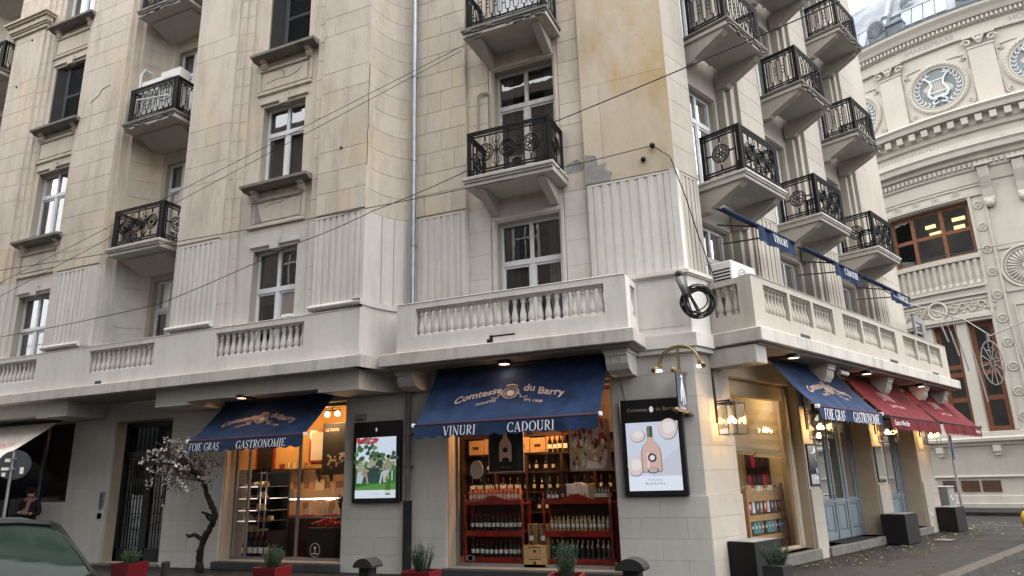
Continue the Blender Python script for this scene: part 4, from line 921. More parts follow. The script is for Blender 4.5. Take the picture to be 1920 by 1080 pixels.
# ---- wine shop furniture
def cabinet(u0, u1, o, lab):
    D = .34; t = thing('wine_cabinet', lab, 'cabinet', 'L', ((u0+u1)/2, -o, .1)); w = (u1-u0)/2
    for x in (-w+.03, w-.03):
        m = MB(); m.lathe([(.028, 0), (.028, .1), (.02, .16), (.03, .3), (.02, .42), (.03, .55), (.022, .62), (.03, .7), (.02, .85), (.028, .95), (.028, 1.16), (.012, 1.19), (.026, 1.24), (.0, 1.28)], (x, 0, 0), 8); m.box(x-.025, x+.025, D-.05, D, 0, 1.12); part('post', m, 'redwood', t)
    for z in (.14, .60): m = MB(); m.box(-w, w, 0, D, z, z+.03); m.box(-w+.05, w-.05, -.004, .016, z-.07, z+.0); part('shelf', m, 'redwood', t)
    m = MB(); m.box(-w-.02, w+.02, -.02, D, 1.08, 1.115, ch=.008); part('top', m, 'redwood', t)
    n = 24; top = [(-w+2*w*i/n, 1.115+.10*max(0, math.sin(math.pi*i/n))**.7+.035*math.cos(2*math.pi*i/n*2)*(0 < i < n)) for i in range(n+1)]
    m = MB(); m.exo([(-w, 1.112)]+[(w, 1.112)]+top[::-1], .0, .02); part('crest', m, 'redwood', t)
    m = MB(); m.box(-w+.03, w-.03, D-.015, D, .1, 1.08); part('back_panel', m, 'darkwood', t)
    m = MB(); m.box(-w+.05, w-.05, -.005, .02, .0, .12); part('plinth', m, 'redwood', t)
cabinet(-4.55, -3.33, -.42, 'red carved wooden wine cabinet at the left of the wine shop window'); cabinet(-2.97, -1.68, -.42, 'red carved wooden wine cabinet at the right of the wine shop window')
G_ = 'wine bottles on the shop cabinets'
bottle_row('dark', 'L', -4.46, -3.42, -.52, .27, 11, 'dark wine bottle on the lower shelf of the left cabinet', G_, .95)
bottle_row('dark', 'L', -4.46, -3.42, -.52, .73, 12, 'dark wine bottle on the upper shelf of the left cabinet', G_, .95)
bottle_row('gold', 'L', -2.88, -1.76, -.52, .27, 12, 'dark bottle on the lower shelf of the right cabinet', G_, 1.0, False)
bottle_row('dark', 'L', -4.46, -3.42, -.66, .27, 12, 'dark bottle in the rear row of the left cabinet bottom', G_, .95, False)
bottle_row('dark', 'L', -4.46, -3.42, -.66, .73, 12, 'dark bottle in the rear row of the left cabinet shelf', G_, .95, False)
bottle_row('amber', 'L', -2.88, -1.76, -.66, .73, 12, 'amber bottle in the rear row of the right cabinet shelf', G_, .95, False)
bottle_row('clear', 'L', -2.88, -1.76, -.52, .73, 14, 'slim pale bottle on the upper shelf of the right cabinet', G_, .8)
bottle_row('rose', 'L', -4.5, -3.42, -.55, 1.225, 14, 'rose bottle in the front row on the left cabinet top', G_, .98)
bottle_row('rose', 'L', -4.45, -3.45, -.68, 1.225, 10, 'rose bottle in the rear row on the left cabinet top', G_, 1.02)
bottle_row('dark', 'L', -2.0, -1.7, -.5, 1.225, 5, 'dark bottle at the right end of the right cabinet top', G_, .9)
bottle_row('dark', 'L', -2.9, -2.68, -.5, 1.225, 3, 'dark wine bottle at the left end of the right cabinet top', G_, .85)
for i, (x, c, l) in enumerate(((-2.60, 'darkwood', 'brown'), (-2.46, 'paperwhite', 'cream'), (-2.31, 'paperwhite', 'cream'), (-2.18, 'paperwhite', 'cream'), (-2.06, 'lightwood', 'tan'))):
    m = MB(); m.fb(x-.06, x+.06, -.66, -.5, 1.216, 1.5+.02*(i % 3), ch=.004); b = solid('gift_box', m, c, f'{l} bottle gift box on the right cabinet, number {i+1} of the row counted from the window frame' if 0 else ['brown gift box at the left end of the row on the right cabinet', 'first cream gift box right of the brown box', 'middle cream gift box on the right cabinet', 'last cream gift box beside the tan box', 'tan gift box at the right end of the row on the cabinet'][i], 'box', 'L', group='gift boxes on the right cabinet')
    q = MB(); q.fb(x-.03, x+.03, -.5, -.497, 1.3, 1.36); part('box_label', q, 'tan', b)
# pine crates with two cognac bottles
for i, (z, lb) in enumerate(((.1, 'lower pine wine crate with printed emblem between the two red cabinets'), (.30, 'upper pine wine crate carrying two amber bottles'))):
    m = MB(); m.fb(-3.31, -2.89, -.6, -.3, z, z+.195, ch=.006); c = solid('wine_crate', m, 'lightwood', lb, 'crate', 'L', group='pine crates between the cabinets')
    q = MB(); q.lathe([(0, 0), (.028, 0)], n=10); e = MB(); e.addm(q, Matrix.Translation((-3.1, .299, z+.1)) @ Matrix.Rotation(math.pi/2, 4, 'X')); e.fb(-3.22, -2.98, -.3, -.299, z+.155, z+.17); part('printed_emblem', e, 'darkwood', c)
m = MB(); m.fb(-3.30, -3.1, -.62, -.5, .495, .84); solid('gift_carton', m, 'lightwood', 'tan open carton behind the left amber bottle on the crate', 'carton', 'L'); m = MB(); m.fb(-3.08, -2.89, -.62, -.5, .495, .84); solid('gift_carton', m, 'lightwood', 'tan open carton behind the right amber bottle on the crate', 'carton', 'L')
bottle_row('amber', 'L', -3.30, -3.10, -.4, .495, 1, 'left amber bottle with white label on the pine crate', 'amber bottles on the crate', 1.1); bottle_row('amber', 'L', -3.06, -2.88, -.4, .495, 1, 'right amber bottle with white label on the pine crate', 'amber bottles on the crate', 1.1)
m = MB()
for x in (-6.3, -5.5, -4.7, -3.98, -3.2, -2.5, -1.5): m.fb(x-.025, x+.025, -2.48, -2.15, .1, 3.1)
SH = solid('wall_shelving', m, 'darkwood', 'dark wooden wall shelving full of bottles at the back of the wine shop', 'shelving', 'L')
for z in (.5, .95, 1.35, 1.75, 2.12, 2.5): q = MB(); q.fb(-6.3, -1.45, -2.46, -2.17, z, z+.03); part('shelf', q, 'darkwood', SH)
for z, k, n in ((.98, 'dark', 20), (1.38, 'gold', 21), (1.78, 'dark', 20), (2.15, 'dark', 8)):
    bottle_row(k, 'L', -5.4 if z < 2 else -3.1, -1.6, -2.28, z, n, {.98: 'dark bottle on the waist-high back shelf', 1.38: 'gold-capped bottle on the middle back shelf', 1.78: 'dark bottle on the head-high back shelf', 2.15: 'dark bottle on the highest back shelf'}[z], 'bottles on the back shelves of the wine shop', .95, True, .02)
bottle_row('dark', 'L', -3.33, -2.9, -1.75, 2.13, 4, 'large dark bottle on the hanging shelf behind the posters', 'bottles on the hanging shelf', 1.15)
m = MB(); m.fb(-3.5, -2.7, -1.86, -1.64, 2.1, 2.13); SH = solid('hanging_shelf', m, 'darkwood', 'short dark shelf holding four large bottles behind the posters', 'shelf', 'L')
for i in range(6): m = MB(); x = -5.3+.36*i; m.fb(x, x+.345, -2.4, -2.1, 2.155, 2.46+.02*(i % 2), ch=.008); c = solid('wine_crate', m, 'lightwood', ORD[i]+' pine wine crate from the left on the high back shelf', 'crate', 'L', group='pine crates on the high back shelf'); q = MB(); q.fb(x+.1, x+.24, -2.1, -2.097, 2.27, 2.33); part('printed_emblem', q, 'darkwood', c)
# posters and plaque hung in the window
def poster(u0, u1, z0, z1, d, border, face, lab, fr='L', name='poster', w=.012):
    m = MB(); m.fb(u0, u1, -d-.015, -d, z0, z1); p = solid(name, m, border, lab, 'poster', fr)
    q = MB(); q.fb(u0+w, u1-w, -d, -d+.002, z0+w, z1-w); part('print', q, face, p); return p
P1 = poster(-4.01, -3.29, 1.76, 2.72, .40, 'paperwhite', 'black', 'black poster of a pale rose bottle hanging in the wine shop window')
BOT = [(-.12, 0), (.12, 0), (.135, .03), (.135, .30), (.11, .38), (.05, .46), (.04, .5), (.04, .66), (-.04, .66), (-.04, .5), (-.05, .46), (-.11, .38), (-.135, .30), (-.135, .03)]
MT['posterrose'] = mat('printed_rose', (.88, .62, .50), .6, var=.05, scale=9); MT['posterpale'] = mat('printed_pale_pink', (.74, .62, .58), .6, var=.04, scale=6)
m = MB(); m.exo([(-3.66+x*.95, 1.95+z*.95) for x, z in BOT], -.398, -.3965); part('printed_bottle', m, 'posterrose', P1)
def disc(cu, cz, r, d, n=20, rz=None): return [(cu+r*math.cos(2*math.pi*i/n), cz+(rz or r)*math.sin(2*math.pi*i/n)) for i in range(n)]
m = MB(); m.exo(disc(-3.66, 2.16, .05, 0), -.3964, -.396); m.exo(disc(-3.66, 1.975, .075, 0, rz=.05), -.3964, -.396); part('printed_seal', m, 'black', P1)
m = MB(); t, wd = sans('MIRAVAL', .035, sx=1.4); write(m, t, lambda x, y: (-3.66-wd/2+x, .3955, 1.84+y)); part('lettering', m, 'tan', P1)
# colourful poster: a crowd of printed patches in reds, golds and cream
m = MB(); m.fb(-2.40, -1.64, -.415, -.4, 1.74, 2.62); P2 = solid('poster', m, 'tan', 'colourful red and gold painted poster hanging in the wine shop window', 'poster', 'L')
for nm, c, n, zr in (('painted_reds', (.35, .03, .03), 26, (2.2, 2.58)), ('painted_golds', (.55, .33, .08), 26, (1.85, 2.5)), ('painted_creams', (.68, .58, .42), 26, (1.8, 2.3)), ('painted_darks', (.07, .035, .03), 30, (1.82, 2.52))):
    MT[nm] = mat(nm, c, .6, var=.4, scale=20); m = MB()
    for i in range(n):
        cu, cz = random.uniform(-2.33, -1.71), random.uniform(*zr); r = random.uniform(.02, .055); k = random.randint(5, 8)
        y = .4-.001-random.random()*.002; m.face([(cu+r*random.uniform(.5, 1)*math.cos(2*math.pi*q/k), y, cz+r*random.uniform(.8, 1.8)*math.sin(2*math.pi*q/k)) for q in range(k)])
    part(nm, m, nm, P2)
m = MB(); m.face([(-2.1, .3965, 1.78), (-1.82, .3965, 1.77), (-1.88, .3965, 1.88), (-2.06, .3965, 1.9)]); part('painted_table', m, 'paperwhite', P2)
m = MB(); m.exo(disc(-4.27, 1.82, .135, 0, 22, .17), -.42, -.405); solid('oval_plaque', m, 'creamcloth', 'pale oval plaque at the left edge of the wine shop window', 'plaque', 'L')
m = MB(); m.exo(disc(-4.38, .26, .05, 0, 18), -.332, -.330); m.fb(-4.46, -4.30, -.332, -.33, .225, .30); solid('window_sticker', m, 'greycab', 'small grey sticker low in the left corner of the wine shop window', 'sticker', 'L')
# ---- delicatessen
def fridge():
    t = thing('display_fridge', 'tall dark glass display fridge with lit shelves of cheese', 'fridge', 'L', (-9.84, .85, .12)); w = .46
    m = MB(); m.box(-w, w, .3, .36, 0, 1.86); m.box(-w, -w+.03, -.3, .3, .55, 1.86); m.box(-w, w, -.3, .3, 1.8, 1.88); m.box(-w, w, -.3, .3, .5, .56); m.box(-w, w, -.26, .3, 0, .5); part('cabinet_body', m, 'blackmatte', t)
    for z in (.78, 1.0, 1.25, 1.5): m = MB(); m.box(-w+.03, w, -.28, .3, z, z+.012); part('shelf', m, 'chrome', t); m = MB(); m.box(-w+.06, w-.35, -.285, -.275, z+.0, z+.014); part('lit_edge', m, 'led', t)
    m = MB()
    for x in (w-.1, w-.25): m.box(x-.012, x+.012, -.31, -.29, .5, 1.86)
    part('door_stile', m, 'chrome', t)
    g_ = MB(); g_.face([(-w, -.30, .55), (w, -.30, .55), (w, -.30, 1.82), (-w, -.30, 1.82)]); part('pane', g_, 'lampglass', t)
    for z, n in ((.57, 4), (.80, 5), (1.02, 4), (1.27, 4), (1.52, 4)):
        for i in range(n):
            m = MB(); x = -.36+.17*i+random.uniform(-.02, .02); k = random.choice((0, 1, 2))
            if k == 0: m.exo([(x-.07, z), (x+.07, z), (x-.05, z+.13)], .05, .25)
            elif k == 1: m.lathe([(.0, 0), (.07, 0), (.075, .05), (.06, .09), (0, .095)], (x, -.05, z), 10)
            else: m.box(x-.06, x+.06, -.2, .05, z, z+.05, ch=.01)
            c = part('food', m, random.choice(('cheese', 'cheese', 'paperwhite', 'meat')), None, 'L', (-9.84, .85, .12)); tagit(c, ORD[i]+' from the left, '+{.57: 'wrapped food on the floor shelf of the display fridge', .80: 'packet or cheese on the second lowest fridge shelf', 1.02: 'packet or cheese on the middle fridge shelf', 1.27: 'cheese piece on the second highest fridge shelf', 1.52: 'cheese piece on the top fridge shelf'}[z], 'food', 'foods in the display fridge')
fridge(); lamp('fridge_lamp', 'L', -9.75, -.75, 1.86, .7, (1, .85, .7), .05)
t = thing('deli_counter', 'dark deli counter with curved glass over trays of sliced meat', 'counter', 'L', (-9.0, 1.25, .12)); m = MB(); m.box(-1.0, 1.35, .0, .5, 0, .82, ch=.01); part('counter_body', m, 'darkwood', t)
m = MB(); m.box(-.98, 1.33, .02, .48, .82, .84); part('tray_bed', m, 'chrome', t)
for i in range(9):
    m = MB(); x = -.95+.25*i; m.box(x+.01, x+.23, .05, .4, .842, .86)
    for q in range(8): m.ball((x+.04+.16*random.random(), .08+.28*random.random(), .87), .035, n=6, k=4, sq=(1.3, 1, .6))
    part('meat_tray', m, 'meat', t)
m = MB(); m.box(-1.0, 1.35, .1, .13, 1.2, 1.225); part('lit_tube', m, 'ledwhite', t)
gl_ = MB(); n = 6; gl_.raw([(x, .45-.45*math.cos(a*.5)-.0, .84+.42*math.sin(a)) for x in (-1.0, 1.35) for a in [math.pi/2*i/n for i in range(n+1)]], [(i, i+1, n+2+i, n+1+i) for i in range(n)]); part('curved_glass', gl_, 'lampglass', t)
lamp('counter_lamp', 'L', -8.8, -1.3, 1.35, 1.4, (1, .7, .55), .1)
for x in (-8.95, -8.55, -8.35):
    m = MB(); m.box(x-.05, x+.05, 1.35, 1.36, 1.0, 1.16); o_ = solid('price_card', m, 'paperwhite', {-8.95: 'left price card on the deli counter glass', -8.55: 'middle price card on the deli counter glass', -8.35: 'right price card on the deli counter glass'}[x], 'card', 'L', group='price cards on the deli counter'); 
m = MB(); m.fb(-10.5, -8.75, -2.0, -1.8, 1.98, 2.01); SH = solid('wall_shelf', m, 'darkwood', 'dark wooden shelf on brackets on the ochre deli wall', 'shelf', 'L')
for x in (-10.35, -9.72, -9.2, -8.85): m = MB(); m.exu([(-2.0, 1.70), (-1.97, 1.72), (-1.86, 1.9), (-1.84, 1.98), (-2.0, 1.98)], x-.02, x+.02); part('bracket', m, 'darkwood', SH)
for i in range(9):
    x = -10.3+.085*i; m = MB(); m.fb(x, x+.07, -1.95, -1.84, 2.012, 2.012+random.uniform(.10, .17), ch=.004); solid('jar', m, 'redwood' if i < 2 else ('cheese' if i % 2 else 'lightwood'), ORD[i]+' from the left, '+('orange packet on the deli wall shelf' if i < 2 else ('yellow jar on the deli wall shelf' if i % 2 else 'tan jar on the deli wall shelf')), 'jar', 'L', group='jars on the deli wall shelf')
tl = MB(); tb = MB()
for i in range(30):
    for j in range(5): (tb if (j == 4 and i % 2) or random.random() < .12 else tl).fb(-11.7+i*.155, -11.55+i*.155, -2.045, -2.035, .95+j*.152, 1.097+j*.152)
bp('wall_tile', tl, 'tile1', kind='stuff'); bp('wall_tile', tb, 'tile2', kind='stuff')
for a, b, z0, z1, fc, lb in ((-9.55, -8.98, 2.15, 2.9, 'paperwhite', 'framed pale drawing on the ochre deli wall'), (-11.2, -10.6, 1.85, 2.7, 'black', 'dark framed picture at the left of the deli wall')): poster(a, b, z0, z1, 2.0, 'redwood', fc, lb, w=.05)
P3 = poster(-8.52, -7.6, 1.84, 2.96, 1.2, 'black', 'blackmatte', 'tall dark poster with faint grape picture at the right of the deli')
m = MB(); t_x, wd = sans('LE MANI', .1); write(m, t_x, lambda x, y: (-8.45+x, 1.195, 2.78+y)); part('lettering', m, 'tan', P3)
m = MB()
for i in range(40): m.ball((-8.35+random.random()*.6, 1.197, 1.95+random.random()*.35), random.uniform(.015, .035), n=6, k=3, sq=(1, .1, 1))
part('printed_grapes', m, 'tan', P3)
for x, z, lb in ((-10.12, 1.42, 'grey notice hung on the deli tiles'), (-9.2, 1.62, 'cream notice on the deli tiles')): m = MB(); m.fb(x-.13, x+.13, -2.02, -2.01, z-.12, z+.14); solid('notice', m, 'greycab' if x < -10 else 'cheese', lb, 'notice', 'L')
t = thing('ceiling_spot', 'twin ceiling spotlight glowing in the deli', 'lamp', 'L', (-8.13, 1.0, 3.14)); m = MB(); m.box(-.2, .2, -.02, .02, .06, .09); m.box(-.01, .01, -.01, .01, .08, .26); part('lamp_rail', m, 'black', t)
for x in (-.14, .14): m = MB(); m.ball((x, 0, 0), .055, n=8, k=5); part('bulb', m, 'bulb', t)
t = thing('fruit_stand', 'dark stand heaped with red tomatoes at the right of the deli window', 'stand', 'L', (-7.85, .62, .12)); m = MB(); m.box(-.34, .36, -.2, .25, 0, .66, ch=.01); part('stand_body', m, 'blackmatte', t)
for i in range(60):
    a = random.random()*.62-.29; y = random.random()*.36-.16; h = .66+.14*max(0, 1-abs(a)*2.2)*random.random()+.03
    m = MB(); m.ball((0, 0, 0), .032, n=7, k=5)
    if i == 0: TOM = m.mesh('tomato', 'tomato')
    b = bpy.data.objects.new('tomato', TOM); COL.objects.link(b); place(b, 'L', (-7.85+a, .62+y, .12+h)); tagit(b, 'red tomato in the heap on the dark stand', 'tomato', 'tomatoes on the stand')
def sprig(t, name, cx, cy, z0, h, spread, n, mt, ln_=.05, wd=.005):
    m = MB()
    for i in range(n):
        a = random.random()*6.283; q = random.random()**.6*spread; b = (cx+math.cos(a)*q*.45, cy+math.sin(a)*q*.45); e = (cx+math.cos(a)*q*1.1, cy+math.sin(a)*q*1.1); hh = h*random.uniform(.6, 1)*(1-.25*q/spread)
        pts = [(b[0]+(e[0]-b[0])*s+random.uniform(-.008, .008), b[1]+(e[1]-b[1])*s+random.uniform(-.008, .008), z0+hh*s**.85) for s in (0, .33, .66, 1)]
        m.tube(pts, [.003, .003, .002, .001], 3)
        for k in range(26):
            s = random.uniform(.12, 1)*3; i0 = min(2, int(s)); f = s-i0; p = Vector(pts[i0]).lerp(Vector(pts[i0+1]), f)
            d = Vector((random.gauss(0, 1), random.gauss(0, 1), random.gauss(.7, .6))).normalized()*ln_*random.uniform(.6, 1); sd = d.cross(Vector((random.gauss(0, 1), random.gauss(0, 1), random.gauss(0, 1)))).normalized()*wd
            m.face([p-sd*.4, p+d*.55+sd, p+d, p+d*.5-sd])
    return part(name, m, mt, t)
t = thing('potted_herb', 'green potted herb on the deli counter end', 'plant', 'L', (-7.95, 1.3, .95)); m = MB(); m.lathe([(0, 0), (.07, 0), (.09, .14), (.0, .14)], n=10); part('pot', m, 'blackmatte', t); sprig(t, 'foliage', 0, 0, .13, .4, .2, 26, 'herb', .06, .012)
bottle_row('dark', 'L', -9.9, -9.15, -.40, .17, 5, 'large dark bottle standing low behind the deli glass', 'large bottles behind the deli glass', 1.55)
t = thing('window_decal', 'round white wine glass emblem on the deli glass', 'decal', 'L', (-7.9, .325, .36)); m = MB(); m.tube([(.12*math.cos(a), -.003, .13*math.sin(a)) for a in [2*math.pi*i/24 for i in range(24)]], .004, 4, closed=True); m.exo([(-.035, .06), (.035, .06), (0, .0)], .001, .004); m.exo([(-.006, .0), (.006, .0), (.006, -.05), (-.006, -.05)], .001, .004); m.exo([(-.07, -.075), (.07, -.075), (.07, -.06), (-.07, -.06)], .001, .004); part('emblem', m, 'paperwhite', t)
# ---- right shop window: blind, shelf with tins
m = MB()
for i in range(5):
    z0, z1 = 3.0-.19*i, 3.0-.19*(i+1); m.face([(1.4, .36, z0), (3.55, .36, z0), (3.55, .345, z0-.1), (1.4, .345, z0-.1)]); m.face([(1.4, .345, z0-.1), (3.55, .345, z0-.1), (3.55, .36, z1), (1.4, .36, z1)])
for a, b, z in ((1.4, 2.4, 2.08), (2.42, 3.55, 2.02)): m.face([(a, .34, z+.05), (b, .34, z+.01), (b, .30, z-.1), (a, .30, z-.05)]); m.face([(a, .30, z-.05), (b, .30, z-.1), (b, .38, z-.14), (a, .38, z-.1)])
MT['blindcloth'] = mat('cream_roman_blind', (.50, .46, .36), .8, var=.1)
_t = MT['blindcloth'].node_tree; _tr = _t.nodes.new('ShaderNodeBsdfTranslucent'); _tr.inputs[0].default_value = (.6, .5, .34, 1); _mx = _t.nodes.new('ShaderNodeMixShader'); _mx.inputs[0].default_value = .5
_t.links.new(_t.nodes['Principled BSDF'].outputs[0], _mx.inputs[1]); _t.links.new(_tr.outputs[0], _mx.inputs[2]); _t.links.new(_mx.outputs[0], _t.nodes['Material Output'].inputs[0])
solid('roman_blind', m, 'blindcloth', 'cream roman blind half drawn in the right shop window', 'blind', 'R')
t = thing('product_shelf', 'brown wooden shelf of tins and packets in the right shop window', 'shelf', 'R', (3.2, .8, .2))
for x in (-.75, .75): m = MB(); m.box(x-.03, x+.03, -.2, .2, 0, 1.1); part('side_panel', m, 'lightwood', t)
for z in (.25, .62, .98): m = MB(); m.box(-.75, .75, -.2, .2, z, z+.03); m.box(-.75, .75, -.205, -.19, z-.08, z); part('shelf', m, 'lightwood', t)
m = MB(); m.exo([(-.75, .98), (.75, .98), (.75, 1.22), (.6, 1.2), (.45, 1.08), (-.45, 1.08), (-.6, 1.2), (-.75, 1.22)], .19, .205); part('crest', m, 'lightwood', t)
for z, n, cols, lb in ((.28, 10, ('teal', 'teal', 'maroon', 'greycab'), 'tin on the lower shelf in the right shop window'), (.65, 9, ('violet', 'paperwhite', 'redprint', 'greenpk'), 'oval-labelled packet on the middle shelf in the right shop window'), (1.01, 12, ('redprint', 'cheese', 'paperwhite', 'greenpk'), 'small packet on the top shelf in the right shop window')):
    for c, v in (('teal', (.10, .30, .32)), ('violet', (.12, .06, .22)), ('greenpk', (.22, .28, .08))):
        if c not in MT: MT[c] = mat('printed_'+c, v, .5, var=.1)
    for i in range(n):
        x = -.68+1.36*(i+.5)/n; c = cols[(i*7+int(z*10)) % len(cols)]; m = MB()
        if z < .5: m.lathe([(0, 0), (.055, 0), (.055, .2), (.05, .21), (0, .21)], n=10)
        else: m.box(-.055, .055, -.04, .04, 0, .24 if z < 1 else .14, ch=.008)
        b = solid('tin' if z < .5 else 'packet', m, c, {'teal': 'teal', 'maroon': 'maroon', 'greycab': 'grey', 'violet': 'violet', 'paperwhite': 'white', 'redprint': 'red', 'greenpk': 'green', 'cheese': 'yellow'}[c]+' '+lb.replace(' in the right shop window', '')+', '+ORD[i]+' from the left', 'tin' if z < .5 else 'packet', 'R', (3.2+x, .68, .2+z+.03-.0), group='goods on the right window shelf')
        q = MB(); q.exo(disc(0, .12 if z < 1 else .07, .03, 0, 10, .06 if .5 < z < 1 else .03), .056 if z < .5 else .041, .058 if z < .5 else .043); part('label', q, 'paperwhite', b)
m = MB(); m.fb(1.45, 2.35, -.9, -.6, .2, .7, ch=.01); t = solid('red_cabinet', m, 'redwood', 'low red wooden cabinet behind the black cube planter in the right window', 'cabinet', 'R')
m = MB(); m.fb(4.2, 4.27, -1.48, -.98, .25, 2.7); t = solid('dark_shelving', m, 'darkwood', 'dark shelving with red packets in the right shop window', 'shelving', 'R')
for i in range(14): x = -1.03-.11*(i % 4); z = 1.35+.38*(i//4); q = MB(); q.fb(4.08, 4.2, x-.045, x+.045, z, z+.24, ch=.01); solid('packet', q, 'maroon' if i % 3 else 'redprint', ORD[i % 4]+' red packet from the window on '+('the lower', 'the second', 'the third', 'the top')[i//4]+' dark shelf row', 'packet', 'R', group='red packets on the dark shelving')
# ---- cafe on the far left: lit picture and shelf seen through the dark glass
for a, b, z0, z1, lb in ((-16.9, -16.2, 2.25, 2.55, 'left glowing menu panel in the dark cafe'), (-16.1, -15.6, 2.25, 2.55, 'right glowing menu panel in the dark cafe')):
    m = MB(); m.fb(a, b, -1.6, -1.57, z0, z1); s = solid('menu_panel', m, 'black', lb, 'panel', 'L'); q = MB(); q.fb(a+.04, b-.04, -1.57, -1.565, z0+.03, z1-.03); MT.setdefault('lit_menu', mat('lit_menu_board', (.8, .6, .4), .5, var=.5, scale=16, emit=(.9, .55, .28), estr=.16)); part('lit_face', q, 'lit_menu', s)
m = MB(); m.fb(-17.4, -15.0, -1.7, -1.5, 2.14, 2.2); solid('cafe_shelf', m, 'darkwood', 'dark shelf below the glowing menu panels in the cafe', 'shelf', 'L')
m = MB(); m.ball((0, 0, 0), .05); t = solid('ceiling_bulb', m, 'bulb', 'single glowing bulb in the dark cafe window', 'lamp', 'L', (-15.75, .9, 2.98))
# ================================================================== AWNINGS
def awning(name, fr, u0, u1, o0, z0, o1, z1, cloth, lab, group=None, vh=.23, scallop=.26, pip='maroon', words=(), logo=None, fold=True, vis='white'):
    t = thing(name, lab, 'awning', fr, (0, 0, 0), group=group)
    n = 84; m = MB(); k = 8
    def P(s, q, d=0.):        # s along, q down the slope
        sag = .035*math.sin(math.pi*q)*(1+.35*math.sin(s*9+1))+.012*math.sin(s*37+q*3)*q+.004*math.sin(s*88)*math.sin(math.pi*min(1, q*1.3))
        return (u0+(u1-u0)*s, -(o0+(o1-o0)*q)-d*.6, z0+(z1-z0)*q-sag+d*.8)
    v = [P(i/n, j/k) for j in range(k+1) for i in range(n+1)]; m.raw(v, [(j*(n+1)+i, j*(n+1)+i+1, (j+1)*(n+1)+i+1, (j+1)*(n+1)+i) for j in range(k) for i in range(n)], 0, True)
    part('canopy', m, cloth, t)
    m = MB(); N = max(4, round((u1-u0)/scallop)); st = 8; top = []; bot = []
    for i in range(N*st+1):
        s = i/(N*st); wv = .012*math.sin(s*23)+.008*math.sin(s*61); dz = .045*abs(math.sin(math.pi*i/st))
        top.append((u0+(u1-u0)*s, -o1-.03, z1-.02)); bot.append((u0+(u1-u0)*s, -o1-.03-wv-.02, z1-vh+.03-dz))
    L_ = len(top); m.raw(top+bot, [(i, i+1, L_+i+1, L_+i) for i in range(L_-1)], 0, True); V = part('valance', m, cloth, t)
    m = MB(); m.tube([(u0-.02, -o1-.012, z1-.005), (u1+.02, -o1-.012, z1-.005)], .022, 8); part('front_bar', m, pip, t)
    for x in (u0-.03, u1+.03): m = MB(); m.box(x-.022, x+.022, -o1-.05, -o1+.03, z1-.035, z1+.03, ch=.008); part('bar_cap', m, 'white' if pip == 'maroon' else 'black', t)
    m = MB(); m.tube([(u0, -o0, z0+.02), (u1, -o0, z0+.02)], .045, 8); part('roller', m, 'blackmatte', t)
    for a, b in ((u0+.25, u0+.9), (u1-.25, u1-.9)):
        m = MB(); e = (b, -(o0+o1)/2-.1, (z0+z1)/2-.22); m.bar((a, -o0, z0-.08), e, .035); m.bar(e, (a+(b-a)*.1, -o1+.03, z1-.02), .03); part('folding_arm', m, 'blackmatte', t)
    for txt, x, h, sq, sh in words:
        m = MB(); q, wd = serif(txt, h, sh, sq); write(m, q, lambda a, b: (x+a, -o1-.062, z1-vh*.5-.035-h*.38+b)); part('lettering', m, vis, V)
    if logo: logo(t, P, u1-u0, math.hypot(o1-o0, z1-z0))
    return t
def dubarry(t, P, W, H):
    """gold lettering on an arch round an oval medallion, as printed on the blue cloth"""
    m = MB()
    def put(txt, size, s0, up, sx=1., bold=.012):
        q, wd = sans(txt, size, .0, bold, sx); 
        def f(x, y):
            s = s0+(x-wd/2)/W; q_ = up-.0+((s-.5)*2)**2*.33-y/H; return P(s, q_, .008)
        write(m, q, f)
    put('Comtesse', .22, .315, .50, 1., .02); put('du', .22, .60, .47, 1., .02); put('Barry', .22, .725, .50, 1., .02)
    put('FONDEE', .085, .375, .655, 1.15, .006); put('EN 1908', .085, .64, .655, 1.15, .006)
    rg = lambda rx, ry, a, b: [(rx*math.cos(2*math.pi*i/20), ry*math.sin(2*math.pi*i/20)) for i in range(20)]
    for rx, ry, r in ((.15, .13, .012), (.11, .09, .008)): m.tube([P(.5+x/W, .50-y/H, .01) for x, y in rg(rx, ry, 0, 0)], r, 4, closed=True)
    m.face([P(.5+x/W, .50-y/H, .008) for x, y in rg(.075, .065, 0, 0)])
    for sx in (-1, 1): m.tube([P(.5+sx*x/W, .5-y/H, .01) for x, y in ((.15, -.02), (.22, -.08), (.2, -.12), (.28, -.13), (.34, -.1))], .009, 4)
    m.tube([P(.5+x/W, .5-y/H, .01) for x, y in ((-.1, .15), (0, .18), (.1, .15))], .016, 4); part('printed_crest', m, 'tan', t)
awning('shop_awning', 'L', -10.05, -7.13, .22, 3.4, 1.1, 2.56, 'navy', 'navy blue awning lettered foie gras and gastronomie over the deli', 'awnings over the ground-floor shops', words=(('FOIE GRAS', -10.0, .15, .9, .18), ('GASTRONOMIE', -8.75, .15, .98, .18)), logo=dubarry)
awning('shop_awning', 'L', -4.70, -1.36, .33, 3.6, 1.1, 2.58, 'navy', 'navy blue awning lettered vinuri and cadouri over the wine shop', 'awnings over the ground-floor shops', words=(('VINURI', -4.12, .16, 1.0, .1), ('CADOURI', -2.92, .16, 1.0, .06)), logo=dubarry)
awning('shop_awning', 'R', 2.0, 5.05, .35, 3.62, 1.12, 2.70, 'navy', 'navy blue awning lettered foie gras and gastronomie on the right facade', 'awnings over the ground-floor shops', words=(('FOIE GRAS', 2.12, .19, .80, .0), ('GASTRONOMIE', 3.42, .19, .86, .0)), logo=dubarry)
MT['pinkprint'] = mat('faded_pink_print', (.55, .30, .28), .7, var=.2, scale=20)
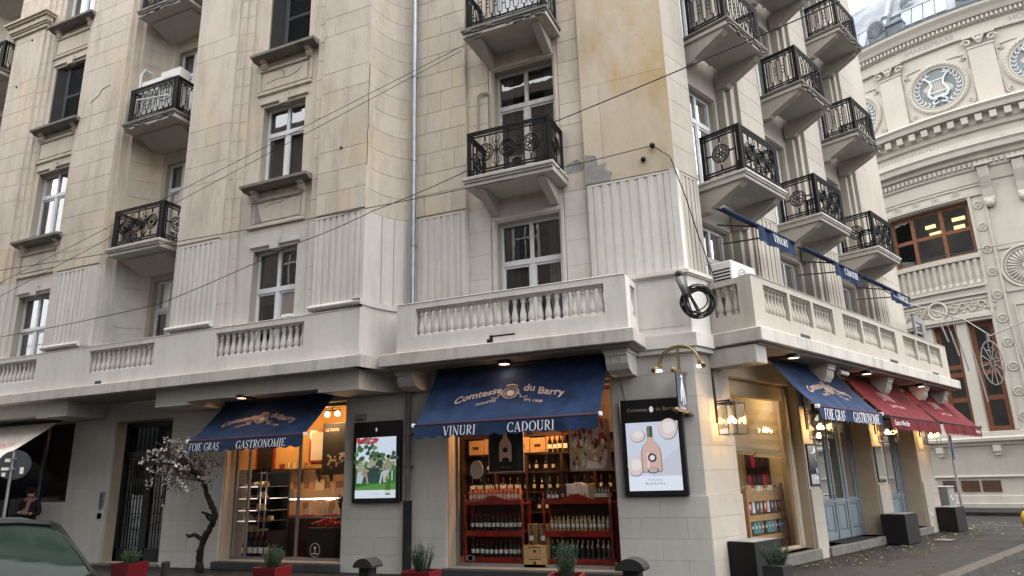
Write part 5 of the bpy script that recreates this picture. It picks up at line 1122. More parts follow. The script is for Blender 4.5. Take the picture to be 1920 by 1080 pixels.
def tanner(t, P, W, H):
    m = MB()
    q, wd = sans("L'INNER", .36, 0, .0, .62); write(m, q, lambda x, y: P(.42+(x-wd/2)/W, .52-y/H, .008)); q, wd = sans('Gastro & Wine Bar', .13, 0, .0, .9); write(m, q, lambda x, y: P(.45+(x-wd/2)/W, .70-y/H, .008))
    part('lettering', m, 'pinkprint', t)
def vtext(t, txt, x, z, o, h, mtn='white', sx=.9):
    m = MB(); q, wd = sans(txt, h, 0, .0, sx); write(m, q, lambda a, b: (x+a, -o, z+b)); part('lettering', m, mtn, t)
t = awning('shop_awning', 'R', 5.5, 8.95, .35, 3.6, 1.12, 2.68, 'red', 'wine red awning lettered gastro wine bar beside the blue one', 'awnings over the ground-floor shops', vh=.27, scallop=.16, pip='blackmatte', logo=tanner); vtext(t, 'Gastro Wine Bar', 5.62, 2.50, 1.19, .15)
t = awning('shop_awning', 'R', 9.2, 12.75, .35, 3.6, 1.12, 2.68, 'red', 'wine red awning at the far end of the right facade', 'awnings over the ground-floor shops', vh=.27, scallop=.16, pip='blackmatte', logo=tanner); vtext(t, 'Wine Bar', 12.0, 2.50, 1.19, .13)
t = awning('shop_awning', 'L', -19.4, -15.3, .35, 3.3, 2.0, 2.15, 'creamcloth', 'cream awning with red script over the dark cafe at the far left', 'awnings over the ground-floor shops', vh=.2, pip='creamcloth')
m = MB(); q, wd = sans('Zaraich', .30, .35, .0, 1.1); write(m, q, lambda x, y: (-15.62-wd+x, -(.35+1.65*(.52-y/2.01))-.02, 3.3-1.15*(.52-y/2.01)-.03*math.sin(math.pi*(.52-y/2.01))+.03)); part('lettering', m, 'redprint', t)
# upper blue banners on the first floor, right side
for i, (a, b, txt) in enumerate(((.45, 3.28, 'VINURI'), (3.75, 6.85, 'CADOURI'), (7.2, 10.42, 'CHAMPAGNE'))):
    t = thing('banner_awning', ('blue banner awning lettered vinuri above the right balcony nearest the corner', 'blue banner awning in the middle of the right facade', 'blue banner awning lettered champagne farthest from the corner')[i], 'awning', 'R', group='narrow banner awnings on the first floor')
    m = MB(); m.raw([(a, -.42, 6.15), (b, -.42, 6.15), (b, -.58, 6.1), (a, -.58, 6.1)], [(0, 1, 2, 3)]); m.tube([(a, -.6, 6.09), (b, -.6, 6.09)], .03, 6); part('canopy', m, 'navy', t)
    m = MB(); c = b-1.58; n = 14; V = [(c+(b-c)*j/n, -.61-.03*math.sin(j*1.3), z) for z in (6.08, 5.78) for j in range(n+1)]; m.raw(V, [(j, j+1, n+2+j, n+1+j) for j in range(n)], 0, True); VV = part('valance', m, 'navy', t)
    m = MB(); q, wd = serif(txt, .15, 0, 1.0 if i < 2 else .72); write(m, q, lambda x, y: ((b+c)/2-wd/2+x, -.67, 5.86+y)); part('lettering', m, 'white', VV)
    m = MB(); m.bar((a+1.1, .05, 5.85), (c+.3, -.6, 5.92), .025); m.bar((c-.3, .05, 6.2), (c+.1, -.6, 6.08), .025); part('arm', m, 'black', t)
# ================================================================== LAMPS
for i, (u, lb) in enumerate(((.55, 'glass lantern glowing on the corner pier beside the lit shop window'), (4.08, 'glass lantern half behind the blue awning corner'), (7.93, 'glass lantern under the near end of the first red awning'), (11.3, 'glass lantern under the far red awning'))):
    t = thing('wall_lantern', lb, 'lantern', 'R', (u, -.28, 2.24), group='glass wall lanterns on the right facade'); s = .165; m = MB()
    for x in (-s, s):
        for y in (-s, s): m.bar((x, y, 0), (x, y, .5), .012)
    for z in (0, .5):
        for a, b in (((-s, -s), (s, -s)), ((s, -s), (s, s)), ((s, s), (-s, s)), ((-s, s), (-s, -s))): m.bar((*a, z), (*b, z), .012)
    m.lathe([(s*1.5, .5), (s*1.45, .515), (.02, .545), (0, .545)], n=4, a0=math.pi/4, a1=math.pi/4+2*math.pi, smooth=False); m.tube([(0, 0, .54), (0, 0, .42)], .008, 5); m.bar((-.0, .27, .2), (0, .27, 1.35), .05, .03); m.bar((0, .27, .56), (0, 0, .56), .025); part('lantern_frame', m, 'black', t)
    g_ = MB()
    for a, b in (((-s, -s), (s, -s)), ((s, -s), (s, s)), ((s, s), (-s, s)), ((-s, s), (-s, -s))): g_.face([(*a, .01), (*b, .01), (*b, .49), (*a, .49)])
    part('pane', g_, 'lampglass', t); m = MB()
    for dx in (-.09, 0, .09): m.ball((dx, 0, .22+(.04 if dx == 0 else 0)), .03, n=8, k=6, sq=(1, 1, 1.3))
    part('bulb', m, 'bulb', t); lamp('lantern_light', 'R', u, .36, 2.50, 5, (1, .60, .25), .06)
for fr, u, o, lb in (('L', -3.19, .60, 'round soffit lamp glowing under the canopy above the wine shop awning'), ('L', -8.9, .94, 'soffit lamp under the wing above the deli awning'), ('R', 2.1, .78, 'soffit lamp above the blue awning on the right facade'), ('R', 5.6, .8, 'soffit lamp between the blue and the red awning'), ('R', 9.3, .8, 'soffit lamp above the far red awning')):
    z = 3.66 if fr == 'R' or u > -5 else 3.43
    t = thing('soffit_lamp', lb, 'lamp', fr, (u, -o, z), group='lamps under the canopy'); m = MB(); m.lathe([(0, 0), (.12, 0), (.12, -.07), (.105, -.075), (.1, -.03), (0, -.03)], n=16); m.bar((-.1, .5, -.02), (0, .05, -.03), .03); part('lamp_housing', m, 'black', t); m = MB(); m.lathe([(0, -.062), (.098, -.062)], n=16); part('lamp_disc', m, 'softbulb', t); lamp('soffit_light', fr, u, o, z-.14, .5, (1, .52, .3), .06)
# camera under the canopy
t = thing('security_camera', 'white security camera under the canopy between the blue and red awnings', 'camera', 'R', (4.55, -.62, 3.62)); m = MB(); m.tube([(0, 0, .04), (0, 0, -.06)], .02, 8); part('mount', m, 'ac', t); m = MB(); m.tube([(-.1, -.05, -.06), (.12, -.12, -.10)], .045, 10); m.tube([(.12, -.12, -.10), (.14, -.125, -.104)], .03, 10, 1); part('camera_body', m, ('ac', 'black'), t)
# ================================================================== LIT ADVERTISING SCREENS
def emitc(nm, c, s=1.15):
    if nm not in MT: MT[nm] = mat(nm, [v*.06 for v in c], .3, var=0, emit=c, estr=s*.215)
    return nm
def screen(u0, u1, z0, z1, lab, sb):
    t = thing('advertising_screen', lab, 'screen', 'L', ((u0+u1)/2, -.06, z0), group='lit portrait screens on the shop piers'); w = (u1-u0)/2; h = z1-z0; m = MB(); m.box(-w, w, -.05, .055, 0, h, ch=.012); C_ = part('casing', m, 'black', t)
    a, b, c, d = -w+.085, w-.085, sb[0]*h, sb[1]*h
    return t, a, b, c, d
def flat(par, nm, poly, y, m): q = MB(); q.face([(x, -.05-y, z) for x, z in poly]); part(nm, q, m, par)
t, a, b, c, d = screen(-1.29, -.25, 1.30, 2.86, 'lit portrait screen showing a pale rose wine bottle and pebbles', (.055, .755)); sc_ = part('display', (lambda q: (q.face([(a, -.053, c), (b, -.053, c), (b, -.053, d), (a, -.053, d)]), q)[1])(MB()), emitc('screen_white', (.80, .87, .98), .95), t)
W_, H_ = b-a, d-c; X = lambda x: a+W_*x; Zc = lambda z: c+H_*z
flat(t, 'picture_ground', [(X(0), Zc(.21)), (X(1), Zc(.21)), (X(1), Zc(1)), (X(0), Zc(1))], .004, emitc('screen_lilac', (.66, .71, .84), .95))
flat(t, 'picture_ground', [(X(.45), Zc(.21)), (X(1), Zc(.21)), (X(1), Zc(.62)), (X(.6), Zc(.4))], .005, emitc('screen_mauve', (.62, .63, .74), .95))
def el(cx, cz, rx, rz, n=20, wob=0, ph=0): return [(X(cx+rx*(1+wob*math.sin(3*q+ph))*math.cos(q)), Zc(cz+rz*(1+wob*math.sin(2*q+ph))*math.sin(q))) for q in [2*math.pi*i/n for i in range(n)]]
for cx, cz, rx, rz in ((.22, .80, .14, .085), (.81, .89, .17, .15), (.15, .36, .155, .14)):
    flat(t, 'picture_pebble', el(cx+.006, cz-.006, rx*1.06, rz*1.05, wob=.05), .006, emitc('screen_shade', (.30, .22, .24), .8)); flat(t, 'picture_pebble', el(cx, cz, rx, rz, wob=.05), .007, emitc('screen_pebble', (.78, .66, .66), .95)); flat(t, 'picture_pebble', el(cx+.01, cz+.02, rx*.62, rz*.62, wob=.08, ph=1), .008, emitc('screen_pebble_light', (.86, .82, .82), .95))
bs = lambda s, x, z: (X(.46+x*1.35*s), Zc(.27+z*.98))
flat(t, 'picture_bottle', [(X(.46+x*1.42), Zc(.262+z*1.0)) for x, z in BOT], .009, emitc('screen_outline', (.16, .13, .16), .8)); flat(t, 'picture_bottle', [(X(.46+x*1.32), Zc(.27+z*.985)) for x, z in BOT], .010, emitc('screen_rose', (.72, .50, .44), .9))
flat(t, 'picture_bottle', [(X(.37), Zc(.32)), (X(.42), Zc(.30)), (X(.42), Zc(.56)), (X(.37), Zc(.55))], .011, emitc('screen_rose_light', (.82, .66, .60), .95))
flat(t, 'picture_capsule', [(X(.41), Zc(.775)), (X(.51), Zc(.775)), (X(.51), Zc(.94)), (X(.41), Zc(.94))], .011, emitc('screen_green', (.20, .24, .17), .8)); flat(t, 'picture_capsule', [(X(.47), Zc(.78)), (X(.495), Zc(.78)), (X(.495), Zc(.935)), (X(.47), Zc(.935))], .0115, emitc('screen_dark', (.04, .04, .05), .6))
q = MB(); q.tube([(X(.475)+.058*math.cos(v), -.063, Zc(.475)+.058*math.sin(v)) for v in [2*math.pi*i/20 for i in range(20)]], .014, 4, closed=True); part('picture_seal', q, 'screen_dark', t); flat(t, 'picture_seal', el(.475, .475, .045, .033), .012, 'screen_white')
flat(t, 'picture_punt', el(.475, .29, .11, .045), .011, 'screen_outline'); flat(t, 'picture_punt', el(.475, .295, .085, .035), .012, emitc('screen_grey', (.55, .5, .5), .9))
q = MB(); p_, wd = sans('M I R A V A L', .05, sx=1.15); write(q, p_, lambda x, y: (X(.5)-wd/2+x, -.058, Zc(.085)+y)); p_, wd = sans('The Art of Rose', .035); write(q, p_, lambda x, y: (X(.5)-wd/2+x, -.058, Zc(.145)+y)); part('lettering', q, 'screen_dark', t)
q = MB(); p_, wd = sans('Comtesse      du Barry', .085, 0, .004); write(q, p_, lambda x, y: (-wd/2+x, -.052, 1.36+y)); part('lettering', q, 'tan', t); flat(t, 'cameo', [(.02+.035*math.cos(v), 1.385+.05*math.sin(v)) for v in [2*math.pi*i/14 for i in range(14)]], .003, emitc('screen_cameo', (.8, .82, .85), .8))
# second screen: a painted garden party of four seated figures
t, a, b, c, d = screen(-6.73, -5.64, 1.27, 2.8, 'lit portrait screen showing four figures seated in a green garden', (.055, .80)); part('display', (lambda q: (q.face([(a, -.053, c), (b, -.053, c), (b, -.053, d), (a, -.053, d)]), q)[1])(MB()), 'screen_white', t)
W_, H_ = b-a, d-c
def fl(nm, pts, y, col, s=.8): flat(t, nm, [(X(x), Zc(z)) for x, z in pts], y, emitc(nm+'_%d%d%d' % tuple(int(v*99) for v in col), col, s))
fl('picture_sky', [(0, .55), (1, .55), (1, 1), (0, 1)], .003, (.42, .58, .74)); fl('picture_lawn', [(0, .13), (1, .13), (1, .5), (0, .5)], .004, (.05, .20, .05)); fl('picture_lawn', [(0, .13), (1, .13), (1, .24), (.4, .22), (0, .17)], .005, (.13, .34, .08)); fl('picture_lawn', [(.1, .26), (.7, .24), (.65, .42), (.1, .42)], .005, (.03, .10, .08))
rs = random.Random(4)
for i in range(70):
    x, z = rs.random(), rs.uniform(.42, .86); 
    if z > .72 and x > .62: continue
    cc = rs.choice(((.06, .17, .06), (.10, .26, .08), (.17, .36, .10), (.05, .12, .08), (.34, .42, .10) if z < .65 else (.08, .2, .08))); fl('picture_leaves', [(x+.07*math.cos(v)*rs.uniform(.6, 1.2), z+.045*math.sin(v)*rs.uniform(.6, 1.2)) for v in [2*math.pi*k/7 for k in range(7)] if 0 < 1], .006+i*.00002, cc)
for i in range(26): x, z = rs.uniform(.0, .6), rs.uniform(.90, .985); x *= 1-(.97-z)*1.5; x = max(.05, x); fl('picture_parasol', [(max(.0, x+.06*math.cos(v)), min(.998, z+.03*math.sin(v))) for v in [2*math.pi*k/6 for k in range(6)]], .0085+i*.00001, rs.choice(((.62, .07, .09), (.7, .2, .16), (.5, .05, .07), (.35, .2, .12))))
def fig(x, z, s, top, skirt, legs, hair, seat=1, hat=None):
    e = lambda cx, cz, rx, rz: [(max(0.002, x+s*(cx+rx*math.cos(v))), z+s*.62*(cz+rz*math.sin(v))) for v in [2*math.pi*k/12 for k in range(12)]]
    fl('picture_skirt', [(max(0.002, x+s*p), z+s*.62*q) for p, q in ((-.12, 0), (.10, .02), (.14*seat, -.2), (.06*seat, -.52), (-.16, -.5))], .0100, skirt); fl('picture_legs', [(x+s*p*seat, z+s*.62*q) for p, q in ((.05, -.04), (.26, -.10), (.34, -.55), (.27, -.56), (.2, -.22), (.02, -.16))], .0102, legs)
    fl('picture_torso', [(max(0.002, x+s*p), z+s*.62*q) for p, q in ((-.12, -.02), (.12, -.02), (.15, .24), (.07, .36), (-.06, .36), (-.14, .24))], .0104, top); fl('picture_arm', [(x+s*p*seat, z+s*.62*q) for p, q in ((.1, .24), (.15, .22), (.22, .06), (.34, .05), (.34, .0), (.17, -.02))], .0106, top if hat is None else (.5, .36, .28)); fl('picture_face', e(.02, .46, .062, .085), .0106, (.50, .34, .26)); fl('picture_hair', e(-.01, .52, .078, .075), .0108, hair)
fig(.13, .44, .62, (.42, .42, .34), (.55, .66, .70), (.46, .34, .28), (.16, .08, .05), 1, 1); fig(.40, .50, .56, (.42, .42, .30), (.05, .08, .08), (.05, .08, .08), (.10, .06, .05), 1); fig(.60, .50, .54, (.05, .06, .09), (.04, .07, .08), (.04, .07, .08), (.03, .025, .03), -1); fig(.82, .46, .66, (.34, .33, .24), (.52, .58, .66), (.56, .62, .70), (.03, .03, .03), -1)
fl('picture_chair', [(.70, .46), (.73, .45), (.73, .26), (.70, .26)], .0109, (.6, .66, .68)); fl('picture_chair', [(.90, .44), (.93, .44), (.93, .28), (.90, .28)], .0109, (.6, .66, .68)); fl('picture_band', [(0, 0), (1, 0), (1, .13), (0, .13)], .011, (.72, .80, .90), .95)
fl('picture_bottle', [(.76, .05), (.88, .05), (.88, .2), (.85, .25), (.835, .3), (.835, .38), (.805, .38), (.805, .3), (.79, .25), (.76, .2)], .0112, (.08, .20, .04)); fl('picture_label', [(.765, .075), (.875, .075), (.875, .125), (.765, .125)], .0114, (.8, .82, .8)); fl('picture_cap', [(.80, .3), (.84, .3), (.84, .385), (.80, .385)], .0114, (.55, .42, .15))
q = MB(); p_, wd = sans('BOLLINGER', .038, sx=1.2); write(q, p_, lambda x, y: (X(.48)-wd/2+x, -.0645, Zc(.055)+y)); part('lettering', q, 'screen_grey', t); flat(t, 'cameo', [(.0+.02*math.cos(v), 1.37+.04*math.sin(v)) for v in [2*math.pi*i/14 for i in range(14)]], .003, 'screen_grey')
m = MB(); m.fb(-6.72, -6.5, 0, .1, 2.86, 2.97, ch=.01); solid('cable_box', m, 'greycab', 'small grey cable box on the wall above the garden party screen', 'box', 'L')
m = MB(); m.tube([(-1.2, -.01, 2.86), (-1.24, -.012, 3.1), (-1.3, -.012, 3.5)], .006, 5); solid('screen_cable', m, 'palewire', 'thin pale cable running up the wall from the bottle screen', 'cable', 'L')
# ================================================================== BLADE SIGN WITH BRASS LAMP ARCS on the corner
t = thing('hanging_sign', 'narrow slate blue blade sign on brass rods at the building corner', 'sign', 'L', (-.16, -.02, 2.55))
for z in (.05, .68): m = MB(); m.tube([(.02, 0, z), (-.06, -.62, z)], .02, 8); m.ball((-.065, -.66, z), .045, n=10, k=6); m.lathe([(.085, 0), (.085, .02), (.05, .04), (0, .04)], n=14); part('rod', m, 'brass', t)
e = Vector((-.05, -.58, 0)); s = Vector((.01, -.08, 0)); m = MB(); nrm = Vector((1, -.12, 0)).normalized()*.009
for sg in (1, -1): m.face([tuple(s+nrm*sg+Vector((0, 0, .06))), tuple(e+nrm*sg+Vector((0, 0, .06))), tuple(e+nrm*sg+Vector((0, 0, .67))), tuple(s+nrm*sg+Vector((0, 0, .67)))])
B_ = part('sign_board', m, 'navysign', t); m = MB()
SP = lambda x, z: tuple(s.lerp(e, .5-x)+nrm*1.3+Vector((0, 0, z)))
for pts in (((-.0, .64), (0, .56)), ((-.12, .6), (.12, .6)), ((0, .56), (-.16, .36), (-.2, .2)), ((0, .56), (.16, .36), (.22, .17)), ((0, .5), (-.08, .36), (0, .2), (.08, .36), (0, .5)), ((-.05, .3), (.05, .3)), ((0, .24), (0, .14))): m.tube([SP(x, z) for x, z in pts], .012, 4)
q_, wd = sans('Comtesse', .075, .1); write(m, q_, lambda x, y: SP(.36-x*1.7 if 0 else -.36+x*1.9, .075+y)); part('emblem', m, 'white', B_)
m = MB(); 
for dy in (0, .14):
    c = Vector((-.02, -.30-dy, .82)); m.tube([tuple(c+Vector((.34*math.cos(v), -.12*math.cos(v), .27*math.sin(v)-.0))) for v in [math.pi*i/18 for i in range(19)]], .014, 6); m.bar(tuple(c+Vector((0, 0, .27))), tuple(c+Vector((0, 0, -.12))), .018)
m.bar((-.02, -.30, 1.07), (-.02, -.44, 1.07), .016); part('lamp_arc', m, 'brass', t)
for sx in (-1, 1):
    c = Vector((-.02+sx*.35, -.37-sx*.05, .78)); m = MB(); m.tube([tuple(c+Vector((-sx*.02, .1, .04))), tuple(c+Vector((sx*.06, -.12, -.06)))], .04, 8); part('lamp_head', m, 'brass', t); m = MB(); m.box(c.x-.05, c.x+.05, c.y-.1, c.y+.06, c.z-.062, c.z-.042); part('lit_face', m, 'ledwhite', t)
# ================================================================== PIPES, CABLES, AIR CONDITIONERS
m = MB(); m.tube([(-5.40, -.12, 20.4), (-5.40, -.12, 4.6)], .058, 12); t = solid('drainpipe', m, 'zinc', 'shiny zinc drainpipe running up the inner corner of the facade', 'pipe', 'L')
for z in (6.3, 8.2, 10.2, 12.2): q = MB(); q.tube([(-5.40, -.12, z), (-5.40, -.12, z+.05)], .068, 12); q.bar((-5.40, -.12, z+.02), (-5.40, .03, z+.02), .02); part('pipe_collar', q, 'zinc', t)
m = MB(); m.tube([(-5.47, -.09, 3.42), (-5.47, -.09, 1.3)], .05, 10); t = solid('downpipe', m, 'leadpipe', 'dark grey downpipe between the garden screen and the wine shop awning', 'pipe', 'L')
q = MB(); q.box(-5.53, -5.41, -.16, -.02, 0, 1.3, ch=.01); part('pipe_boot', q, 'blackmatte', t)
q = MB(); q.tube([(-5.6, -.1, 3.5), (-5.55, -.16, 3.42), (-5.47, -.1, 3.40)], .05, 8); part('pipe_bend', q, 'zinc', t)
for z in (2.5, 1.9): q = MB(); q.box(-5.54, -5.40, -.15, 0, z, z+.04); part('pipe_collar', q, 'leadpipe', t)
def acunit(fr, u0, u1, o0, o1, z0, z1, lab, grp=None):
    m = MB(); m.fb(u0, u1, o0, o1, z0, z1, ch=.02); t = solid('air_conditioner', m, 'ac', lab, 'air conditioner', fr, group=grp); r = (z1-z0)*.40; cu = u0+(u1-u0)*.42; q = MB(); q.exo(disc(cu, (z0+z1)/2, r, 0, 20), -o1-.008, -o1+.01); part('fan_grille', q, 'acgrille', t)
    q = MB()
    for k in range(1, 4): q.tube([(cu+r*k/4*math.cos(v), -o1-.012, (z0+z1)/2+r*k/4*math.sin(v)) for v in [2*math.pi*i/16 for i in range(16)]], .006, 3, closed=True)
    part('grille_ring', q, 'black', t); q = MB()
    for k in range(6): q.fb(u0-.003, u0+.01, o0+.06, o1-.04, z0+.1+k*.06, z0+.13+k*.06)
    part('side_slot', q, 'black', t, kind='stuff'); return t
acunit('R', .95, 1.85, -.05, .38, 4.75, 5.32, 'white air conditioner behind the right balustrade near the corner')
acunit('L', -13.15, -12.45, .55, .88, 10.75, 11.80, 'left of two white air conditioners on the third floor recessed balcony', 'twin air conditioners on the recessed balcony'); acunit('L', -12.42, -11.75, .6, .93, 10.78, 11.86, 'right of two white air conditioners on the third floor recessed balcony', 'twin air conditioners on the recessed balcony')
m = MB(); m.tube([(-12.9, -1.12, 11.1), (-11.75, -1.16, 10.92)], .018, 5); solid('loose_rod', m, 'ac', 'white rod lying across the railing of the recessed balcony', 'rod', 'L')
m = MB(); m.tube([(-13.42, -.72, 10.4), (-13.42, -.72, 12.2), (-13.38, -.66, 12.35), (-13.30, -.5, 12.3)], .03, 6); solid('conduit', m, 'ac', 'pale pipe curving into the wall above the recessed balcony', 'pipe', 'L')
m = MB(); m.tube([(-3.95, .06, 8.2), (-3.95, .06, 9.45), (-3.88, .06, 9.5), (-3.7, .06, 9.48), (-3.66, .06, 9.4), (-3.66, .06, 8.3)], .022, 6); solid('conduit', m, 'reveal', 'thin plastered conduit beside the second floor balcony door', 'pipe', 'L')
rc = random.Random(3); m = MB(); cc = Vector((.20, -.30, 4.36))
for k in range(13):
    r = rc.uniform(.20, .27); dx, dz, dy = rc.uniform(-.04, .04), rc.uniform(-.06, .04), rc.uniform(-.07, .05); el_ = rc.uniform(.85, 1.1)
    m.tube([(cc.x+dx+r*math.cos(v), cc.y+dy+.03*math.sin(2*v+k), cc.z+dz+r*el_*math.sin(v)) for v in [2*math.pi*i/22 for i in range(22)]], .011, 5, closed=True)
for k in range(6): x = rc.uniform(-.1, .02); m.tube([(cc.x-.2+x, cc.y-.05, cc.z+.42), (cc.x-.1+x, cc.y-.09, cc.z+.1), (cc.x+.02+x*2, cc.y-.08, cc.z-.22)], .012, 5)
t = solid('cable_coil', m, 'cable', 'big coil of black cable hung on the building corner', 'cable', 'L'); q = MB(); q.tube([(cc.x-.25, cc.y-.05, cc.z+.44), (cc.x-.16, cc.y-.1, cc.z+.12)], [.07, .05], 8); part('tape_wrap', q, 'leadpipe', t); q = MB(); q.ball((cc.x-.25, cc.y-.05, cc.z+.5), .07, n=7, k=5); part('splice_box', q, 'black', t)
m = MB(); m.fb(12.1-.3, 12.1+.5, .5, .55, 4.3, 5.45)
q = MB(); wallgrid(q, 11.2, 12.2, 4.6, 5.75, .40, .34, [(11.3, 11.9, 4.7, 5.05), (11.3, 11.9, 5.15, 5.6)]); q.fb(11.3, 11.9, .355, .385, 5.3, 5.36); solid('floodlight_frame', q, 'greycab', 'grey metal lamp frame standing behind the far end of the right balustrade', 'frame', 'R')
def wire(pts, r, lab, sag=0., mt='cable', n=14):
    P = []
    for (a, b) in zip(pts, pts[1:]):
        a = Vector(a); b = Vector(b)
        for i in range(n): s = i/n; p = a.lerp(b, s); p.z -= sag*4*s*(1-s); P.append(p)
    P.append(Vector(pts[-1])); m = MB(); m.tube(P, r, 4); solid('overhead_wire', m, mt, lab, 'wire')
# ================================================================== OVERHEAD WIRES
_d = FWD+RT*(1575-960)/1314.65-UP*(2-540)/1314.65; WEND = tuple(EYE+_d*9.0)
W3 = lambda fr, u, o, z: tuple(wp(fr, u, o, z))
wire([W3('L', -21.1, 3.68, 3.83), W3('L', -3.82, .8, 10.13)], .007, 'upper of two thin wires rising to the third floor balcony left of the corner')
wire([W3('L', -20.9, 3.68, 3.38), W3('L', -3.88, .8, 10.02)], .007, 'lower of two thin wires rising to the third floor balcony left of the corner')
wire([W3('L', -22, 1.3, 5.45), W3('L', -16.7, 1.2, 5.42), W3('L', -11.2, 1.2, 5.58), W3('L', -7.43, 1.2, 6.38), W3('L', -5.63, 1.2, 6.74), W3('L', -3.75, .72, 7.42)], .009, 'sagging black wire crossing the wing to the white balcony', .03)
wire([W3('L', -2.12, .68, 8.0), WEND], .011, 'black wire from the white balcony up to the right facade', .02, n=20)
wire([W3('L', -19.1, 1.5, 7.2), W3('L', -9.4, 1.15, 6.95), W3('L', -3.9, .9, 6.95), W3('L', -.36, .06, 7.44)], .009, 'thin black wire along the fluted zone to the wall anchor at the corner', .03)
wire([W3('L', -.36, .05, 7.44), W3('L', -.06, .08, 7.15), W3('R', .12, .08, 6.4), W3('R', .45, .08, 5.7), W3('R', .72, .14, 5.0), W3('R', .62, .16, 4.5)], .010, 'black cable dropping from the wall anchor to the coil', .0, n=8)
m = MB(); m.ball((0, 0, 0), .055, n=8, k=5); m.tube([(0, 0, 0), (0, .1, 0)], .02, 6); solid('wall_anchor', m, 'cable', 'dark insulator at the upper end of the cable on the corner pier', 'anchor', 'L', (-.36, -.06, 7.44)); 
m = MB(); m.ball((0, 0, 0), .05, n=8, k=5); solid('wall_anchor', m, 'cable', 'small dark plug on the ochre corner pier below the insulator', 'anchor', 'L', (-.55, -.03, 7.22))
wire([(2.18, 19.88, 6.66), (3.14, 19.75, 6.73), (12, 17.9, 6.9)], .008, 'thin wire crossing in front of the domed building below its big window')
wire([(1.6, 20.0, 6.3), (2.27, 19.87, 5.68), (3.42, 19.7, 5.07), (3.85, 19.63, 4.62), (4.53, 19.48, 4.86), (7.5, 18.8, 6.2)], .014, 'pale cable of the street light decoration on the right', .0, 'palewire')
t = thing('wheel_decoration', 'white wheel-shaped street decoration hanging from the pale cable', 'decoration', 'W', (3.78, 19.62, 3.98)); m = MB(); ax = Vector((.86, -.42, 0)); 
q_ = lambda x, z: tuple(ax*x*.45+Vector((0, 0, z)))
for r, w_ in ((.52, .016), (.10, .014)): m.tube([q_(r*math.cos(v), r*math.sin(v)) for v in [2*math.pi*i/24 for i in range(24)]], w_, 5, closed=True)
for k in range(12): v = k*math.pi/6+.1; m.tube([q_(.08*math.cos(v), .08*math.sin(v)), q_(.5*math.cos(v), .5*math.sin(v))], .010, 4)
for k in range(8): v = rc.random()*6.28; p = Vector(q_(.35*math.cos(v), .35*math.sin(v))); m.tube([tuple(p), tuple(p+Vector((rc.uniform(-.1, .1), rc.uniform(-.1, .1), rc.uniform(-.12, .12))))], .012, 4)
for dx in (-.05, .02, .08): m.tube([q_(dx, .5), q_(dx*.5, .72)], .012, 4)
part('wheel', m, 'palewire', t)
for i, (x, y, z, L, lb) in enumerate(((2.86, 19.78, 5.33, .75, 'short'), (3.02, 19.75, 5.26, 1.05, 'second'), (3.16, 19.74, 5.2, 1.35, 'third'), (3.40, 19.7, 5.08, 2.0, 'longest'), (4.28, 19.53, 4.76, 1.6, 'lone'))):
    m = MB(); m.tube([(0, 0, 0), (.02, 0, -L*.25), (.05, 0, -L*.4)], .008, 4); m.tube([(.05, 0, -L*.4), (.14, 0, -L)], .02, 6); solid('light_tube', m, 'palewire', {'short': 'short white light tube hanging nearest the red awning', 'second': 'second white light tube hanging by the far balustrade end', 'third': 'third white light tube, left of the longest one', 'longest': 'longest white light tube hanging before the brown window post', 'lone': 'lone white light tube hanging right of the wheel decoration'}[lb], 'decoration', 'W', (x, y, z), group='hanging white light tubes')
# ================================================================== PLANTERS, BINS, POSTS
GO = 3.3
PLX = ((-8.66, 'red square planter of rosemary before the dark entrance door'), (-5.73, 'red square planter of rosemary before the deli window'), (-3.23, 'red square planter of rosemary before the downpipe'), (-1.22, 'red square planter of rosemary before the right red wine cabinet'))
for i, (u, lb) in enumerate(PLX):
    t = thing('red_planter', lb, 'planter', 'L', (u, -GO, 0), rotz=.05*i, group='red planters along the pavement'); m = MB(); a, b, h = .145, .20, .50
    v = [(x*s, y*s, z) for s, z in ((a, 0), (b, h)) for x, y in ((-1, -1), (1, -1), (1, 1), (-1, 1))]+[(x*(b-.02), y*(b-.02), h) for x, y in ((-1, -1), (1, -1), (1, 1), (-1, 1))]+[(x*(b-.02), y*(b-.02), h-.05) for x, y in ((-1, -1), (1, -1), (1, 1), (-1, 1))]
    m.raw(v, [(0, 1, 5, 4), (1, 2, 6, 5), (2, 3, 7, 6), (3, 0, 4, 7), (4, 5, 9, 8), (5, 6, 10, 9), (6, 7, 11, 10), (7, 4, 8, 11), (8, 9, 13, 12), (9, 10, 14, 13), (10, 11, 15, 14), (11, 8, 12, 15), (3, 2, 1, 0)]); part('pot', m, 'planterred', t)
    q = MB(); q.box(-b+.02, b-.02, -b+.02, b-.02, h-.06, h-.045); part('soil', q, 'bark', t); sprig(t, 'foliage', 0, 0, h-.05, (.30, .40, .46, .50)[i], .16, 95, 'herb', .035, .003)
for u, o, s, lb in ((-4.08, GO, .92, 'dome-topped dark litter bin below the garden party screen'), (-.40, GO, 1.0, 'dome-topped dark litter bin below the bottle screen')):
    t = thing('litter_bin', lb, 'bin', 'L', (u, -o, 0), group='dome-topped litter bins'); m = MB(); m.box(-.10*s, .10*s, -.10*s, .10*s, 0, .60*s, ch=.02); part('bin_body', m, 'blackmatte', t)
    n = 10; pr = [(-.17*s+.34*s*k/n, .60*s+.10*s*math.sin(math.pi*k/n)**.6) for k in range(n+1)]; m = MB(); m.exo([(-.17*s, .57*s), (.17*s, .57*s)]+pr[::-1], -.14*s, .14*s); part('lid', m, 'blackmatte', t); m = MB(); m.box(-.075*s, .075*s, -.104*s, -.1*s, .42*s, .54*s); part('bin_slot', m, 'iron', t)
